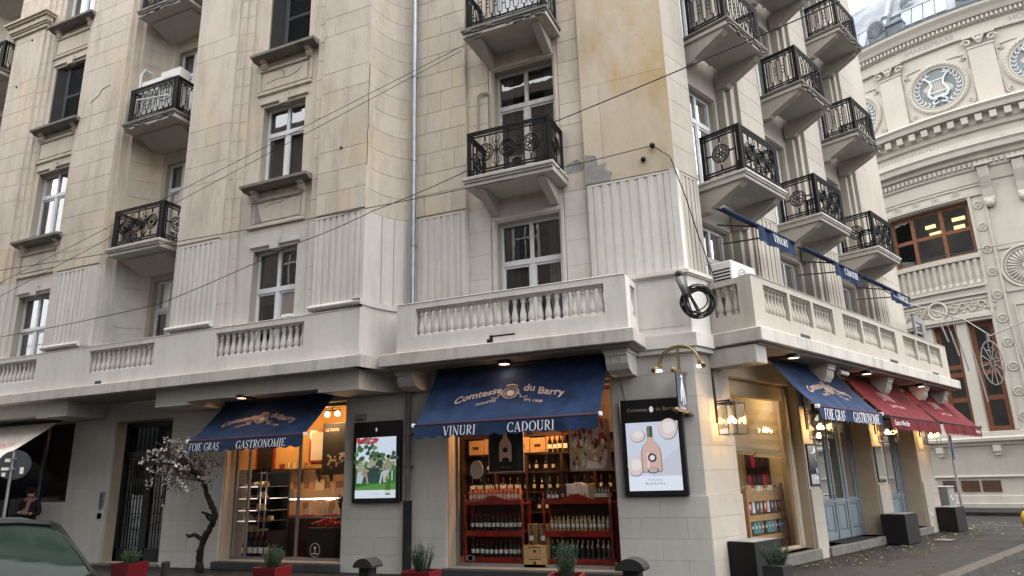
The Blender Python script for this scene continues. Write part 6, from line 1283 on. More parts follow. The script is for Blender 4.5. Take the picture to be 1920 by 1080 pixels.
m = MB(); m.box(-.06, .06, -.06, .06, 0, .42, ch=.02); solid('short_post', m, 'blackmatte', 'short dark post beside the twisted tree trunk', 'post', 'L', (-8.9, -2.4, 0))
for i, (u, o, u2, h, lb) in enumerate(((.42, .5, 1.3, .58, 'black cube planter below the lit right shop window'), (7.3, .55, 8.15, .65, 'black cube planter between the two doors on the right'), (11.42, .5, 12.3, .62, 'black cube planter at the far end of the right facade'))):
    m = MB(); m.fb(u, u2, .035, o, 0.01, h, ch=.008); t = solid('cube_planter', m, 'cube', lb, 'planter', 'R', group='black cube planters on the right pavement')
    q = MB(); q.fb(u+.03, u2-.03, .06, o-.03, h, h+.004); part('planter_top', q, 'greycab', t)
t = thing('herb_pot', 'dark pot of rosemary in front of the nearest black cube planter', 'planter', 'R', (.02, -1.02, 0)); m = MB(); m.box(-.16, .16, -.16, .16, 0, .33, ch=.01); part('pot', m, 'blackmatte', t); sprig(t, 'foliage', 0, 0, .3, .38, .22, 110, 'herb', .04, .003)
# ---- twisted tree with blossom
TPX = [(-10.03, -.05, .6, .075), (-10.03, .35, .6, .07), (-9.98, .62, .6, .065), (-9.80, .90, .58, .06), (-9.70, 1.08, .6, .058), (-9.78, 1.25, .62, .052), (-9.92, 1.5, .66, .048), (-10.0, 1.75, .7, .046), (-10.2, 1.95, .74, .042), (-10.5, 2.1, .8, .034), (-10.9, 2.15, .86, .024)]
t = thing('blossom_tree', 'leaning twisted tree with dusty white blossoms beside the deli awning', 'tree', 'L'); m = MB(); rk = random.Random(5); TS = []
for A_, B_ in zip(TPX, TPX[1:]):
    for k_ in range(5):
        f_ = k_/5; q4 = [a_+(b_-a_)*f_ for a_, b_ in zip(A_, B_)]; TS.append((q4[0]+rk.gauss(0, .008), q4[1], q4[2]+rk.gauss(0, .008), q4[3]*rk.uniform(.85, 1.2)))
TS.append(TPX[-1]); m.tube([(u, -o, z) for u, z, o, r in TS], [r for *_, r in TS], 9); m.tube([(-10.0, -.6, .62), (-10.2, -.62, .72), (-10.38, -.6, .68), (-10.45, -.6, .72)], [.045, .04, .035, .02], 7); m.tube([(-9.74, -.6, 1.05), (-9.86, -.66, 1.12), (-10.0, -.68, 1.16)], [.035, .028, .02], 6); m.tube([(-9.84, -.6, 1.0), (-9.95, -.58, 1.06), (-10.02, -.56, 1.13)], [.03, .025, .018], 6); part('trunk', m, 'bark', t)
rt = random.Random(11); tw = MB(); bl = MB(); base = [Vector((u, -o, z)) for u, z, o, r in TPX[7:]]
tips = []
for i in range(48):
    a = rt.choice(base).copy(); cx, cz = rt.choice(((-10.9, 2.35), (-11.2, 2.1), (-10.5, 2.1), (-10.2, 2.1), (-11.0, 1.9))); e = Vector((cx+rt.gauss(0, .3), -.75+rt.gauss(0, .25), cz+rt.gauss(0, .2)))
    if i in (0, 1): e = Vector((-11.5-.35*i, -.9, 2.28-.02*i))
    if i in (2, 3, 4): e = Vector((-11.1+.2*i, -.85, 2.75-.08*i))
    mid = a.lerp(e, .5)+Vector((rt.gauss(0, .06), rt.gauss(0, .06), .12)); tw.tube([a, mid, e, e+Vector((rt.gauss(-.05, .06), 0, -abs(rt.gauss(.08, .08))))], [.014, .010, .006, .003], 4)
    for k in range(rt.randint(2, 5)): tips.append(a.lerp(e, rt.uniform(.5, 1.05))+Vector((rt.gauss(0, .05), rt.gauss(0, .05), rt.gauss(0, .05))))
for i in range(26):
    a = Vector((rt.uniform(-11.2, -9.9), -.75+rt.gauss(0, .15), rt.uniform(1.85, 2.1))); L = rt.uniform(.15, .5); tw.tube([a, a+Vector((rt.gauss(0, .03), 0, -L*.5)), a+Vector((rt.gauss(-.03, .05), 0, -L))], [.006, .005, .002], 3)
for p in tips:
    for k in range(rt.randint(3, 6)):
        c = p+Vector((rt.gauss(0, .03), rt.gauss(0, .03), rt.gauss(0, .03))); r = rt.uniform(.016, .034)
        for q in range(5):
            d = Vector((rt.gauss(0, 1), rt.gauss(0, 1), rt.gauss(0, 1))).normalized(); s_ = d.orthogonal().normalized(); bl.face([c, c+d*r*.6+s_*r*.6, c+d*r*1.2, c+d*r*.6-s_*r*.6])
part('twigs', tw, 'drybranch', t); part('blossoms', bl, 'blossom', t)
lv = MB()
for i in range(1300):
    p = rt.choice(tips)+Vector((rt.gauss(.08, .08), rt.gauss(.04, .05), rt.gauss(-.02, .07))); d = Vector((rt.gauss(0, 1), rt.gauss(0, 1), rt.gauss(-.4, .7))).normalized(); s_ = d.orthogonal().normalized(); L = rt.uniform(.03, .07); lv.face([p, p+d*L*.5+s_*L*.18, p+d*L, p+d*L*.5-s_*L*.18])
part('dry_leaves', lv, 'drybranch', t)
# ================================================================== SIGNS AND STREET FURNITURE
t = thing('traffic_sign', 'back of a round grey traffic sign with stickers on a pole at far left', 'sign', 'L', (-14.5, -1.8, 0)); m = MB(); m.tube([(0, 0, 0), (-.0, 0, 2.52)], .03, 10); part('pole', m, 'steel', t); m = MB(); a_ = math.radians(50); M_ = Matrix.Translation((.0, .05, 2.23)) @ Matrix.Rotation(a_, 4, 'Z') @ Matrix.Rotation(math.pi/2, 4, 'X'); q = MB(); q.lathe([(0, -.008), (.31, -.008), (.315, 0), (.31, .012), (.0, .012)], n=28); m.addm(q, M_); part('plate', m, 'signback', t)
for k, (x, z, w_, h_) in enumerate(((-.12, .1, .12, .07), (-.14, -.08, .17, .06), (.15, -.12, .07, .14), (-.17, -.2, .07, .08))): q = MB(); q.box(x-w_/2, x+w_/2, z-h_/2, z+h_/2, .014, .016); m = MB(); m.addm(q, M_); part('sticker', m, 'paperwhite', t)
for dz in (-.1, .12): q = MB(); q.box(-.09, .09, -.035, .02, 2.23+dz, 2.27+dz); part('clamp', q, 'steel', t)
t = thing('parking_sign', 'blue parking sign on a leaning grey pole below the red awning', 'sign', 'R', (12.62, -.35, 0)); m = MB(); m.tube([(.05, 0, 0), (-.15, -.05, 2.9)], .035, 10); part('pole', m, 'steel', t)
m = MB(); m.box(-.26, .26, -.012, .012, 1.85, 2.5, ch=.004); P_ = part('plate', m, 'signblue', t, rotz=math.radians(12)); P_.location = (-.14, -.09, 0)
q = MB(); p_, wd = sans('P', .40, 0, .01); write(q, p_, lambda x, y: (-wd/2+x, -.014, 2.02+y)); write(q, p_, lambda x, y: (wd/2-x, .014, 2.02+y)); q.box(-.12, .12, -.014, .014, 1.92, 1.96); part('lettering', q, 'white', P_)
t = thing('electrical_cabinet', 'grey metal electrical cabinet behind the far cube planter', 'cabinet', 'R', (13.3, .25, 0)); m = MB(); m.box(-.32, .32, -.25, .2, 0, 1.08, ch=.015); part('cabinet_body', m, 'greycab', t); m = MB(); m.box(-.34, .34, -.27, .22, 1.08, 1.12, ch=.01); part('lid', m, 'steel', t); m = MB(); m.tube([(-.05+.09*math.cos(v), -.252, .8+.06*math.sin(v)) for v in [2*math.pi*i/14 for i in range(14)]], .008, 4, closed=True); part('badge', m, 'paperwhite', t)
m = MB(); m.lathe([(0, 0), (.15, 0), (.15, .05), (.11, .07), (.11, .42), (.13, .45), (.135, .55), (.12, .66), (.07, .74), (0, .76)], n=14); t = solid('hydrant', m, 'yellow', 'yellow round-topped hydrant at the right edge of the pavement', 'hydrant', 'W', (3.74, 19.8-0.0, -.0))
hp = wp('R', 9.35, 2.42); t.scale = (.92, .92, .86); t.location = (hp.x, hp.y, 0)
m = MB(); m.tube([(.11, 0, .45), (.19, 0, .45)], .04, 8); part('outlet', m, 'steel', t)
m = MB(); m.fb(10.2, 10.28, .03, .06, .42, .5, ch=.005); solid('socket_box', m, 'ac', 'small white socket box low on the far right pier', 'socket', 'R', (.75, 0, 0))
m = MB(); m.fb(8.65, 9.1, .62, 1.0, .012, .02, ch=.003); solid('manhole_cover', m, 'step', 'pale stone cover in the pavement beside the middle cube planter', 'cover', 'R')
lf = MB(); rl = random.Random(21)
for i in range(430):
    u = rl.uniform(2.5, 16); o = abs(rl.gauss(0, .5))+.15 if rl.random() < .6 else rl.uniform(.2, 4.5); 
    if 7.2 < u < 8.3 and o < .6: continue
    z = .006 if o < 2.6 else -.122
    if 2.38 < o < 2.68: z = .018
    p = wp('R', u, o, z); a = rl.random()*6.28; L = rl.uniform(.03, .085); d = Vector((math.cos(a), math.sin(a), 0)); s_ = Vector((-d.y, d.x, 0)); c_ = rl.uniform(.004, .02); k = rl.choice((0, 0, 1, 2))
    lf.face([p-d*L*.5+Z3*c_*rl.random(), p+s_*L*.28, p+d*L*.5+Z3*c_], k); lf.face([p-d*L*.5, p+d*L*.5+Z3*c_, p-s_*L*.28+Z3*c_*.4], k)
MT['leafy'] = mat('yellow_green_leaf', (.21, .22, .05), .7, var=.3, scale=20); MT['leafb'] = mat('pale_yellow_leaf', (.27, .24, .10), .7, var=.3, scale=20); MT['leafc'] = mat('brown_leaf', (.16, .09, .04), .8, var=.3, scale=20)
o_ = part('fallen_leaves', lf, ('leafy', 'leafb', 'leafc'), None); o_['kind'] = 'stuff'
# ================================================================== PARKED CAR (tail towards the camera, lower left)
MT['carpaint'] = mat('dark_grey_car_paint', (.005, .006, .0065), .5, .0, var=.1, spec=.22); MT['carglass'] = mat('green_tinted_car_glass', (.011, .019, .016), .08, var=.15, spec=.3); MT['tyre'] = mat('tyre_rubber', (.012, .012, .012), .9, var=.1); MT['rim'] = mat('alloy_rim', (.4, .4, .41), .35, .8, var=.05); MT['tail'] = mat('red_tail_lamp', (.25, .01, .01), .2, var=0, coat=.5); MT['carin'] = mat('car_interior', (.03, .03, .032), .8, var=.2)
CAR = thing('parked_car', 'dark grey hatchback with green-tinted rear window at the lower left corner', 'car', 'W', (-6.75, 3.08, -.13))
def ring_(hw, z0, z1, tum, crown):      # half section -> full ring of points (y,z), from the left sill over the roof to the right sill
    pts = [(hw*.94, z0), (hw, z0+(z1-z0)*.3), (hw, z0+(z1-z0)*.7), (hw*.985, z1)]
    return [(-y, z) for y, z in pts]+[(-hw*tum*.6, z1+crown*.7), (0, z1+crown), (hw*tum*.6, z1+crown*.7)]+[(y, z) for y, z in pts[::-1]]
body = [(2.12, .70, .42, .62, .02), (2.05, .80, .25, .95, .02), (1.85, .84, .22, 1.06, .015), (1.0, .86, .2, 1.06, .01), (0, .865, .2, 1.03, .01), (-.9, .86, .2, 1.0, .02), (-1.5, .84, .22, .92, .05), (-1.95, .76, .25, .78, .06), (-2.1, .62, .35, .62, .04)]
m = MB(); S_ = [[(x, y, z) for y, z in ring_(hw, z0, z1, 1, cr)] for x, hw, z0, z1, cr in body]; n = len(S_[0])
for a_, b_ in zip(S_, S_[1:]): m.raw(a_+b_, [(i, (i+1) % n, n+(i+1) % n, n+i) for i in range(n)], 0, True)
m.raw(S_[0], [tuple(range(n))], 0); m.raw(S_[-1], [tuple(range(n))[::-1]], 0); part('body', m, 'carpaint', CAR)
# greenhouse: sections of the cabin from the tail to the windscreen
gh = [(1.74, .74, 1.06, .70, 1.07, .02), (1.42, .80, 1.04, .565, 1.50, .05), (1.0, .82, 1.03, .575, 1.545, .055), (0.1, .82, 1.02, .58, 1.56, .055), (-.45, .81, 1.0, .56, 1.50, .05), (-1.15, .78, .98, .70, 1.0, .02)]
def gsec(x, hb, zb, ht, zt, cr, s=1.): 
    return [(x, -hb, zb), (x, -hb*.97, zb+(zt-zb)*.3), (x, -(hb*.35+ht*.65)*1.03, zb+(zt-zb)*.72), (x, -ht*1.02, zt-.02), (x, -ht*.9, zt+.012), (x, -ht*.5, zt+cr*.8), (x, 0, zt+cr), (x, ht*.5, zt+cr*.8), (x, ht*.9, zt+.012), (x, ht*1.02, zt-.02), (x, (hb*.35+ht*.65)*1.03, zb+(zt-zb)*.72), (x, hb*.97, zb+(zt-zb)*.3), (x, hb, zb)]
G_ = [gsec(*q) for q in gh]; n = len(G_[0]); roof = MB()
for a_, b_ in zip(G_[1:-1], G_[2:-1]): roof.raw(a_+b_, [(i, i+1, n+i+1, n+i) for i in range(3, 9)], 0, True)
def rim_(pts, r): roof.tube(pts, r, 6)
for sgn in (0, 1):
    idx = lambda i: i if not sgn else n-1-i
    for x in (1, 3): rim_([G_[x][idx(i)] for i in range(0, 5)], .035)
    rim_([G_[0][idx(0)], G_[1][idx(3)], G_[2][idx(3)], G_[3][idx(3)], G_[4][idx(3)], G_[5][idx(0)]], .035)
rim_([G_[1][i] for i in range(3, 10)], .03); rim_([G_[4][i] for i in range(3, 10)], .03); part('roof', roof, 'carpaint', CAR)
def lerp3(a, b, t): return tuple(Vector(a).lerp(Vector(b), t))
rw = MB(); K = 6
top_ = [G_[1][i] for i in range(3, 10)]; bot_ = [G_[0][i] for i in (0, 2, 4, 6, 8, 10, 12)]; bot_ = [(1.74+.06*(1-abs(i-3)/3), -.74+1.48*i/6, 1.06+.0) for i in range(7)]
V = [lerp3(a, b, j/K) for j in range(K+1) for a, b in zip(top_, bot_)]; V = [(x+.05*math.sin(math.pi*((i//7)/K)), y, z) for i, (x, y, z) in enumerate(V)]; rw.raw(V, [(j*7+i, j*7+i+1, j*7+8+i, j*7+7+i) for j in range(K) for i in range(6)], 0, True); part('rear_window', rw, 'carglass', CAR); sl_ = MB(); ed = [V[i] for i in range(7)]+[V[7*j+6] for j in range(1, K+1)]+[V[7*K+i] for i in range(5, -1, -1)]+[V[7*j] for j in range(K-1, 0, -1)]; sl_.tube(ed, .018, 5, closed=True); part('window_seal', sl_, 'blackmatte', CAR)
ws = MB(); top_ = [G_[4][i] for i in range(3, 10)]; bot_ = [(-1.15-.1*(1-abs(i-3)/3), -.74+1.48*i/6, .98) for i in range(7)]; V = top_+bot_; ws.raw(V, [(i, i+1, 8+i, 7+i) for i in range(6)], 0, True); part('windscreen', ws, 'carglass', CAR)
for sgn in (0, 1):
    q = MB(); idx = lambda i: i if not sgn else n-1-i
    for a_, b_ in ((0, 1), (1, 2), (2, 3), (3, 4), (4, 5)): q.raw([G_[a_][idx(0)], G_[a_][idx(1)], G_[a_][idx(2)], G_[a_][idx(3)], G_[b_][idx(0)], G_[b_][idx(1)], G_[b_][idx(2)], G_[b_][idx(3)]], [(0, 1, 5, 4), (1, 2, 6, 5), (2, 3, 7, 6)], 0, True)
    part('side_window', q, 'carglass', CAR)
q = MB(); q.box(-1.0, 1.8, -.72, .72, .5, 1.0); q.box(.55, .75, -.6, .6, .9, 1.28, ch=.05)
for y in (-.36, .36): q.box(-.3, -.12, y-.22, y+.22, .9, 1.36, ch=.05); q.box(.58, .7, y-.14, y+.14, 1.25, 1.45, ch=.04)
part('cabin_interior', q, 'carin', CAR)
for y in (-1, 1): q = MB(); q.box(1.93, 2.08, y*.62-.12, y*.62+.12, .72, .98, ch=.03); part('tail_lamp', q, 'tail', CAR)
q = MB(); q.box(2.0, 2.2, -.74, .74, .36, .6, ch=.05); part('bumper', q, 'carpaint', CAR); q = MB(); q.box(2.12, 2.135, -.26, .26, .66, .77); part('number_plate', q, 'paperwhite', CAR)
for x in (1.32, -1.32):
    for y in (-.78, .78):
        q = MB(); pr_ = [(.0, -.1), (.2, -.1), (.3, -.09), (.315, -.06), (.315, .06), (.3, .09), (.2, .1), (0, .1)]; tq = MB(); tq.lathe(pr_, n=20); q.addm(tq, Matrix.Translation((x, y, .315)) @ Matrix.Rotation(math.pi/2, 4, 'X')); wh = part('wheel', q, 'tyre', CAR); q = MB(); tq = MB(); tq.lathe([(0, -.112), (.19, -.108), (.2, -.09)], n=16); tq.lathe([(0, .112), (.19, .108), (.2, .09)], n=16); q.addm(tq, Matrix.Translation((x, y, .315)) @ Matrix.Rotation(math.pi/2, 4, 'X')); part('rim', q, 'rim', wh)
q = MB(); q.tube([(2.08, 0, 1.0), (2.13, .0, 1.04)], .02, 6); q.bar((2.1, .05, 1.06), (2.02, .45, 1.2), .02); part('wiper', q, 'black', CAR)
# ================================================================== PERSON in the dark doorway at far left
def person(loc, rotz, lab):
    J = {'pelvis': (0, 0, .95), 'belly': (0, .0, 1.10), 'chest': (0, .0, 1.32), 'neck': (0, -.02, 1.47), 'head0': (0, -.035, 1.53), 'head': (0, -.04, 1.64), 'shL': (.17, 0, 1.41), 'elL': (.25, -.05, 1.14), 'wrL': (.08, -.24, 1.16), 'shR': (-.17, 0, 1.41), 'elR': (-.25, -.06, 1.14), 'wrR': (-.06, -.25, 1.20), 'hipL': (.09, 0, .90), 'knL': (.10, -.02, .50), 'anL': (.11, .03, .09), 'toL': (.12, -.12, .03), 'hipR': (-.09, 0, .90), 'knR': (-.10, -.01, .50), 'anR': (-.11, .03, .09), 'toR': (-.12, -.12, .03)}
    E_ = [('pelvis', 'belly'), ('belly', 'chest'), ('chest', 'neck'), ('neck', 'head0'), ('head0', 'head'), ('chest', 'shL'), ('shL', 'elL'), ('elL', 'wrL'), ('chest', 'shR'), ('shR', 'elR'), ('elR', 'wrR'), ('pelvis', 'hipL'), ('hipL', 'knL'), ('knL', 'anL'), ('anL', 'toL'), ('pelvis', 'hipR'), ('hipR', 'knR'), ('knR', 'anR'), ('anR', 'toR')]
    Rr_ = {'pelvis': (.16, .12), 'belly': (.155, .115), 'chest': (.175, .125), 'neck': (.065, .065), 'head0': (.075, .085), 'head': (.085, .10), 'shL': (.085, .085), 'elL': (.06, .06), 'wrL': (.042, .042), 'hipL': (.11, .11), 'knL': (.075, .075), 'anL': (.052, .052), 'toL': (.04, .035)}
    ks = list(J); me = bpy.data.meshes.new('person'); me.from_pydata([J[k] for k in ks], [(ks.index(a), ks.index(b)) for a, b in E_], []); o = bpy.data.objects.new('person', me); COL.objects.link(o)
    sk = o.modifiers.new('skin', 'SKIN'); 
    if not me.skin_vertices: 
        bpy.context.view_layer.objects.active = o; bm = bmesh.new(); bm.from_mesh(me); bm.verts.layers.skin.verify(); bm.to_mesh(me); bm.free()
    for i, k in enumerate(ks):
        r = Rr_.get(k) or Rr_[k[:-1]+'L']; me.skin_vertices[0].data[i].radius = r; me.skin_vertices[0].data[i].use_root = (k == 'pelvis')
    su = o.modifiers.new('sub', 'SUBSURF'); su.levels = 2; su.render_levels = 2
    dg = bpy.context.evaluated_depsgraph_get(); dg.update(); nm = bpy.data.meshes.new_from_object(o.evaluated_get(dg)); o.modifiers.clear(); o.data = nm; nm.name = 'person'
    MT['coat'] = mat('dark_winter_coat', (.014, .014, .017), .85, var=.3); MT['skin'] = mat('skin_tone', (.42, .26, .19), .55, var=.05); MT['scarf'] = mat('pinkish_scarf', (.32, .17, .15), .9, var=.3, scale=30)
    nm.materials.clear(); nm.materials.append(MT['coat']); nm.materials.append(MT['skin'])
    for p in nm.polygons:
        c = p.center; p.use_smooth = True; p.material_index = 1 if (c.z > 1.545 or (c.y < -.215 and c.z > 1.1)) else 0
    place(o, 'L', loc, rotz); tagit(o, lab, 'person')
    h = MB(); h.ball((0, -.02, 1.70), .112, n=14, k=8, sq=(.92, 1.05, .72)); h.lathe([(.108, 1.655), (.118, 1.66), (.118, 1.70), (.10, 1.715)], (0, -.025, 0), 16); part('knit_hat', h, 'coat', o)
    f = MB(); f.ball((0, -.145, 1.60), .018, n=6, k=4, sq=(.7, 1, 1.2)); part('nose', f, 'skin', o)
    for x in (-.035, .035): f = MB(); f.ball((x, -.125, 1.628), .011, n=6, k=4); part('eye', f, 'black', o)
    f = MB(); f.box(-.025, .025, -.135, -.125, 1.562, 1.568); part('mouth', f, 'redwood', o)
    for x in (-.088, .088): f = MB(); f.ball((x, -.03, 1.61), .025, n=6, k=4, sq=(.4, .7, 1.2)); part('ear', f, 'skin', o)
    s = MB(); s.tube([(.095*math.cos(v), -.02+.10*math.sin(v), 1.475+.015*math.sin(3*v)) for v in [2*math.pi*i/14 for i in range(14)]], .045, 7, closed=True); s.tube([(.03, -.12, 1.46), (.02, -.155, 1.35), (.0, -.15, 1.22)], [.05, .045, .04], 6); part('scarf', s, 'scarf', o)
    for sx, w_ in ((1, (.08, -.24, 1.16)), (-1, (-.06, -.25, 1.20))):
        hd = MB(); d = Vector((-sx*.8, -.25, .15)).normalized(); b_ = Vector(w_); hd.ball(tuple(b_+d*.045), .042, n=8, k=6, sq=(1, .7, .9))
        for k in range(4): st = b_+d*.075+Vector((0, -.004, .028-.019*k)); L = (.062, .07, .066, .05)[k]; hd.tube([st, st+d*L*.5+Vector((0, -.012, 0)), st+d*L+Vector((0, .012, -.004))], [.009, .0085, .007], 6)
        st = b_+d*.03+Vector((0, -.02, .035)); hd.tube([st, st+d*.03+Vector((0, -.018, .018)), st+d*.05+Vector((0, -.016, .022))], [.011, .010, .008], 6); part('hand', hd, 'skin', o)
person((-16.15, -.22, .0), math.radians(35), 'person in a dark coat, knit hat and pink scarf leaning in the dark doorway')
# ================================================================== DOMED ROUND BUILDING behind
MT['stone'] = stucco('theatre_pale_stone', (.56, .53, .475), (.51, .48, .43), (.33, .305, .265), .22, blotch=.5, bmp=.1); MT['stone2'] = stucco('theatre_base_stone', (.43, .40, .36), (.38, .35, .31), (.24, .22, .19), .3)
MT['theatreglass'] = glass('theatre_window_glass', (.8, .84, .86), .7, .02); MT['carved'] = mat('letter_shade_stone', (.33, .31, .28), .8, var=.1); MT['domezinc'] = mat('dome_blue_zinc', (.15, .175, .205), .6, .0, var=.3, scale=2.5); MT['domeglass'] = mat('dome_glass', (.25, .29, .32), .5, .0, var=.15); MT['brownwood'] = mat('brown_window_wood', (.185, .075, .04), .5, var=.2, scale=8)  # theatre letters: darker colour carries the shading of their relief
MT['oculus'] = mat('oculus_blue_glass', (.17, .20, .21), .25, var=.2, spec=.4); MT['darkpane'] = mat('theatre_dark_room', (.04, .045, .05), .6, var=.3); MT['vent'] = mat('brown_vent_louvre', (.13, .07, .045), .6, var=.2); MT['wreath'] = mat('pale_grey_ironwork', (.66, .69, .72), .6, var=.05)
MT['officelight'] = mat('lit_ceiling_strip', (1, .9, .5), .5, var=0, emit=(1, .80, .35), estr=.5)
RCX, RCY, RR = CX+13.9, CY+37.5, 14.6
TH = thing('domed_theatre', 'round cream stone theatre with lyre windows and grey dome behind the corner building', 'building', 'W', (RCX, RCY, 0))
def tp(name, mb, mats, **k): return part(name, mb, mats, TH, **k)
def PT(phi, r, z): a = rad(phi); return (r*math.cos(a), r*math.sin(a), z)
def abox(m, p0, p1, r0, r1, z0, z1, n=None, mi=0):
    n = n or max(1, int(abs(p1-p0)/1.5)); V = []
    for i in range(n+1):
        p = p0+(p1-p0)*i/n; V += [PT(p, r0, z0), PT(p, r1, z0), PT(p, r1, z1), PT(p, r0, z1)]
    F = []
    for i in range(n): a = 4*i; F += [(a+1, a+5, a+6, a+2), (a, a+3, a+7, a+4), (a+2, a+6, a+7, a+3), (a, a+4, a+5, a+1)]
    F += [(0, 1, 2, 3), (4*n, 4*n+3, 4*n+2, 4*n+1)]; m.raw(V, F, mi)
A0, A1 = rad(-180), rad(0)
def ringp(prof, mats, name='moulding', n=120, smooth=False): m = MB(); m.lathe([(RR+r, z) for r, z in prof], n=n, a0=A0, a1=A1, smooth=smooth); return tp(name, m, mats)
# wall drum in bands, window openings left open
def wband(z0, z1, ops, r=0, p0=-180, p1=0, mats='stone'):
    m = MB(); ps = sorted({p0, p1, *[x for q in ops for x in q]})
    for a, b in zip(ps, ps[1:]):
        if any(q[0] <= a and b <= q[1] for q in ops): continue
        abox(m, a, b, RR-.6, RR+r, z0, z1)
    tp('drum_wall', m, mats)
LW = [(-118.9, -114.95), (-113.35, -109.5), (-124.3, -120.4)]; BW = [(-123.4, -109.4)]
OTH = [(-100.5+15*k, -97+15*k) for k in range(0, 0)]
wband(0, 3.08, [], 0, mats='stone2'); wband(3.08, 7.82, LW); wband(7.82, 10.8, []); wband(10.8, 13.35, BW); wband(13.35, 22.2, [])
ringp([(0, 0), (.55, 0), (.55, .16), (.4, .18), (.36, .46), (0, .5)], 'stone2', 'base_course'); ringp([(0, 1.2), (.1, 1.22), (.1, 1.27), (0, 1.30)], 'stone', 'string_course'); ringp([(0, 2.5), (.08, 2.52), (.1, 2.62), (.26, 2.68), (.28, 2.80), (.1, 2.86), (.1, 3.06), (0, 3.08)], 'stone', 'sill_course')
for p in (-121, -112.4, -103.5): m = MB(); abox(m, p-.55, p+.55, RR, RR+.2, 2.25, 2.5, 1); abox(m, p-.4, p+.4, RR, RR+.12, 2.1, 2.25, 1); tp('sill_bracket', m, 'stone')
for a, b in ((-121.7, -119.2), (-118.8, -116.1), (-115.7, -113.0)):
    m = MB(); abox(m, a, b, RR-.02, RR+.012, .62, 1.08); v = tp('vent', m, 'black')
    for k in range(7): q = MB(); abox(q, a+.05, b-.05, RR+.01, RR+.05, .63+k*.064, .665+k*.064); part('louvre_slat', q, 'vent', v)
m = MB(); pp = [PT(-108.6, RR+.06, 1.0), PT(-108.6, RR+.06, 1.3), PT(-108.2, RR+.06, 1.38), PT(-100, RR+.06, 1.4)]; m.tube(pp, .03, 6); tp('wall_pipe', m, 'greycab')
for p in (-107.2, -99): m = MB(); abox(m, p-.3, p+.9, RR, RR+.16, 1.3, 2.5, 1); tp('base_pilaster', m, 'stone2')
# low brown windows
def bwin(p0, p1, z0, z1, vs, hs, w=.16, lab=None, depth=.32):
    r = RR-depth; m = MB(); dp = w/RR*57.3
    for p in [p0+dp/2]+vs+[p1-dp/2]: abox(m, p-dp/2, p+dp/2, r-.12, r, z0, z1, 1)
    for z in [z0+w/2]+hs+[z1-w/2]: abox(m, p0, p1, r-.10, r-.02, z-w/2, z+w/2)
    f = tp('window', m, 'brownwood', label=lab); ps = [p0]+vs+[p1]; zs = [z0]+hs+[z1]
    for a, b in zip(ps, ps[1:]):
        for c, d in zip(zs, zs[1:]): q = MB(); q.face([PT(a, r-.05, c), PT(b, r-.05, c), PT(b, r-.05, d), PT(a, r-.05, d)]); part('pane', q, 'theatreglass', f)
    q = MB(); abox(q, p0-7, p1+7, r-1.7, r-1.6, z0-1.5, z1+2.5); tp('room_recess', q, 'darkpane'); return f
for p0, p1 in LW: bwin(p0, p1, 3.1, 7.8, [], [4.5, 5.6, 5.95], .2)
F_ = bwin(-123.4, -109.4, 10.82, 13.33, [-119.4, -114.3], [12.1], .17)
for p0, p1, z in ((-119.2, -117.2, 12.95), (-118.6, -115.6, 12.55), (-113.9, -111.5, 13.0), (-113.8, -111.8, 12.6)): m = MB(); abox(m, p0, p1, RR-1.75, RR-1.68, z, z+.16); part('lit_strip', m, 'officelight', F_)
for a, b, z in ((-119.4, -114.6, 7.86), ): pass
m = MB(); abox(m, -124.5, -109.3, RR-.02, RR+.10, 7.82, 8.02); abox(m, -124.5, -109.3, RR-.02, RR+.18, 7.94, 8.1); tp('lintel_cornice', m, 'stone')
# relief frieze with scrolls and a round wreath
m = MB(); abox(m, -124.5, -109.5, RR, RR+.05, 8.12, 8.2); abox(m, -124.5, -109.5, RR, RR+.05, 8.76, 8.84); tp('frieze_border', m, 'stone'); rr = random.Random(8)
def onw(p, z, dr=.05): return PT(p, RR+dr, z)
for side, rng in ((0, (-124, -118.8)), (1, (-115.6, -109.9))):
    k = 0; p = rng[0]
    while p < rng[1]:
        c = p+.75; s = 1 if k % 2 else -1; m = MB(); m.tube([onw(c+(.78-.16*t)*math.cos(s*(t*1.1+.5))*.9, 8.48+(.22-.04*t)*math.sin(s*(t*1.1+.5))) for t in [i*.28 for i in range(17)]], [.035]*10+[.03]*7, 5)
        for q in range(5): a = q*1.3+k; m.ball(onw(c+.75*math.cos(a), 8.48+.2*math.sin(a), .04), .05, n=6, k=4)
        tp('scroll_ornament', m, 'stone'); p += 1.42; k += 1
wc = -117.2; m = MB(); m.tube([onw(wc+1.45*math.cos(v), 8.5+.38*math.sin(v), .1) for v in [2*math.pi*i/26 for i in range(26)]], .06, 7, closed=True); tp('wreath_roundel', m, 'stone'); m = MB(); m.tube([onw(wc+1.0*math.cos(v), 8.5+.24*math.sin(v), .07) for v in [math.pi*(.1+1.3*i/18)+2.4 for i in range(19)]], .045, 6); tp('wreath_roundel', m, 'stone')
m = MB(); abox(m, -124.5, -109.3, RR, RR+.12, 8.95, 9.08); abox(m, -124.5, -109.3, RR, RR+.08, 9.1, 9.28); abox(m, -124.5, -109.3, RR, RR+.2, 9.28, 9.40); tp('string_course', m, 'stone')
b = MB(); b.lathe([(.0, 0), (.09, 0), (.09, .12), (.06, .16), (.075, .3), (.095, .45), (.07, .85), (.09, .92), (.09, 1.12), (0, 1.12)], n=8); TB = b.mesh('relief_baluster', 'stone')
for i in range(13):
    p = -123.6+(14.0*(i+.5)/13); o = bpy.data.objects.new('relief_baluster', TB); COL.objects.link(o); o.parent = TH; o.location = PT(p, RR+.03, 9.45)
m = MB(); abox(m, -124.5, -109.2, RR-.1, RR+.16, 10.58, 10.8); tp('balustrade_rail', m, 'stone')
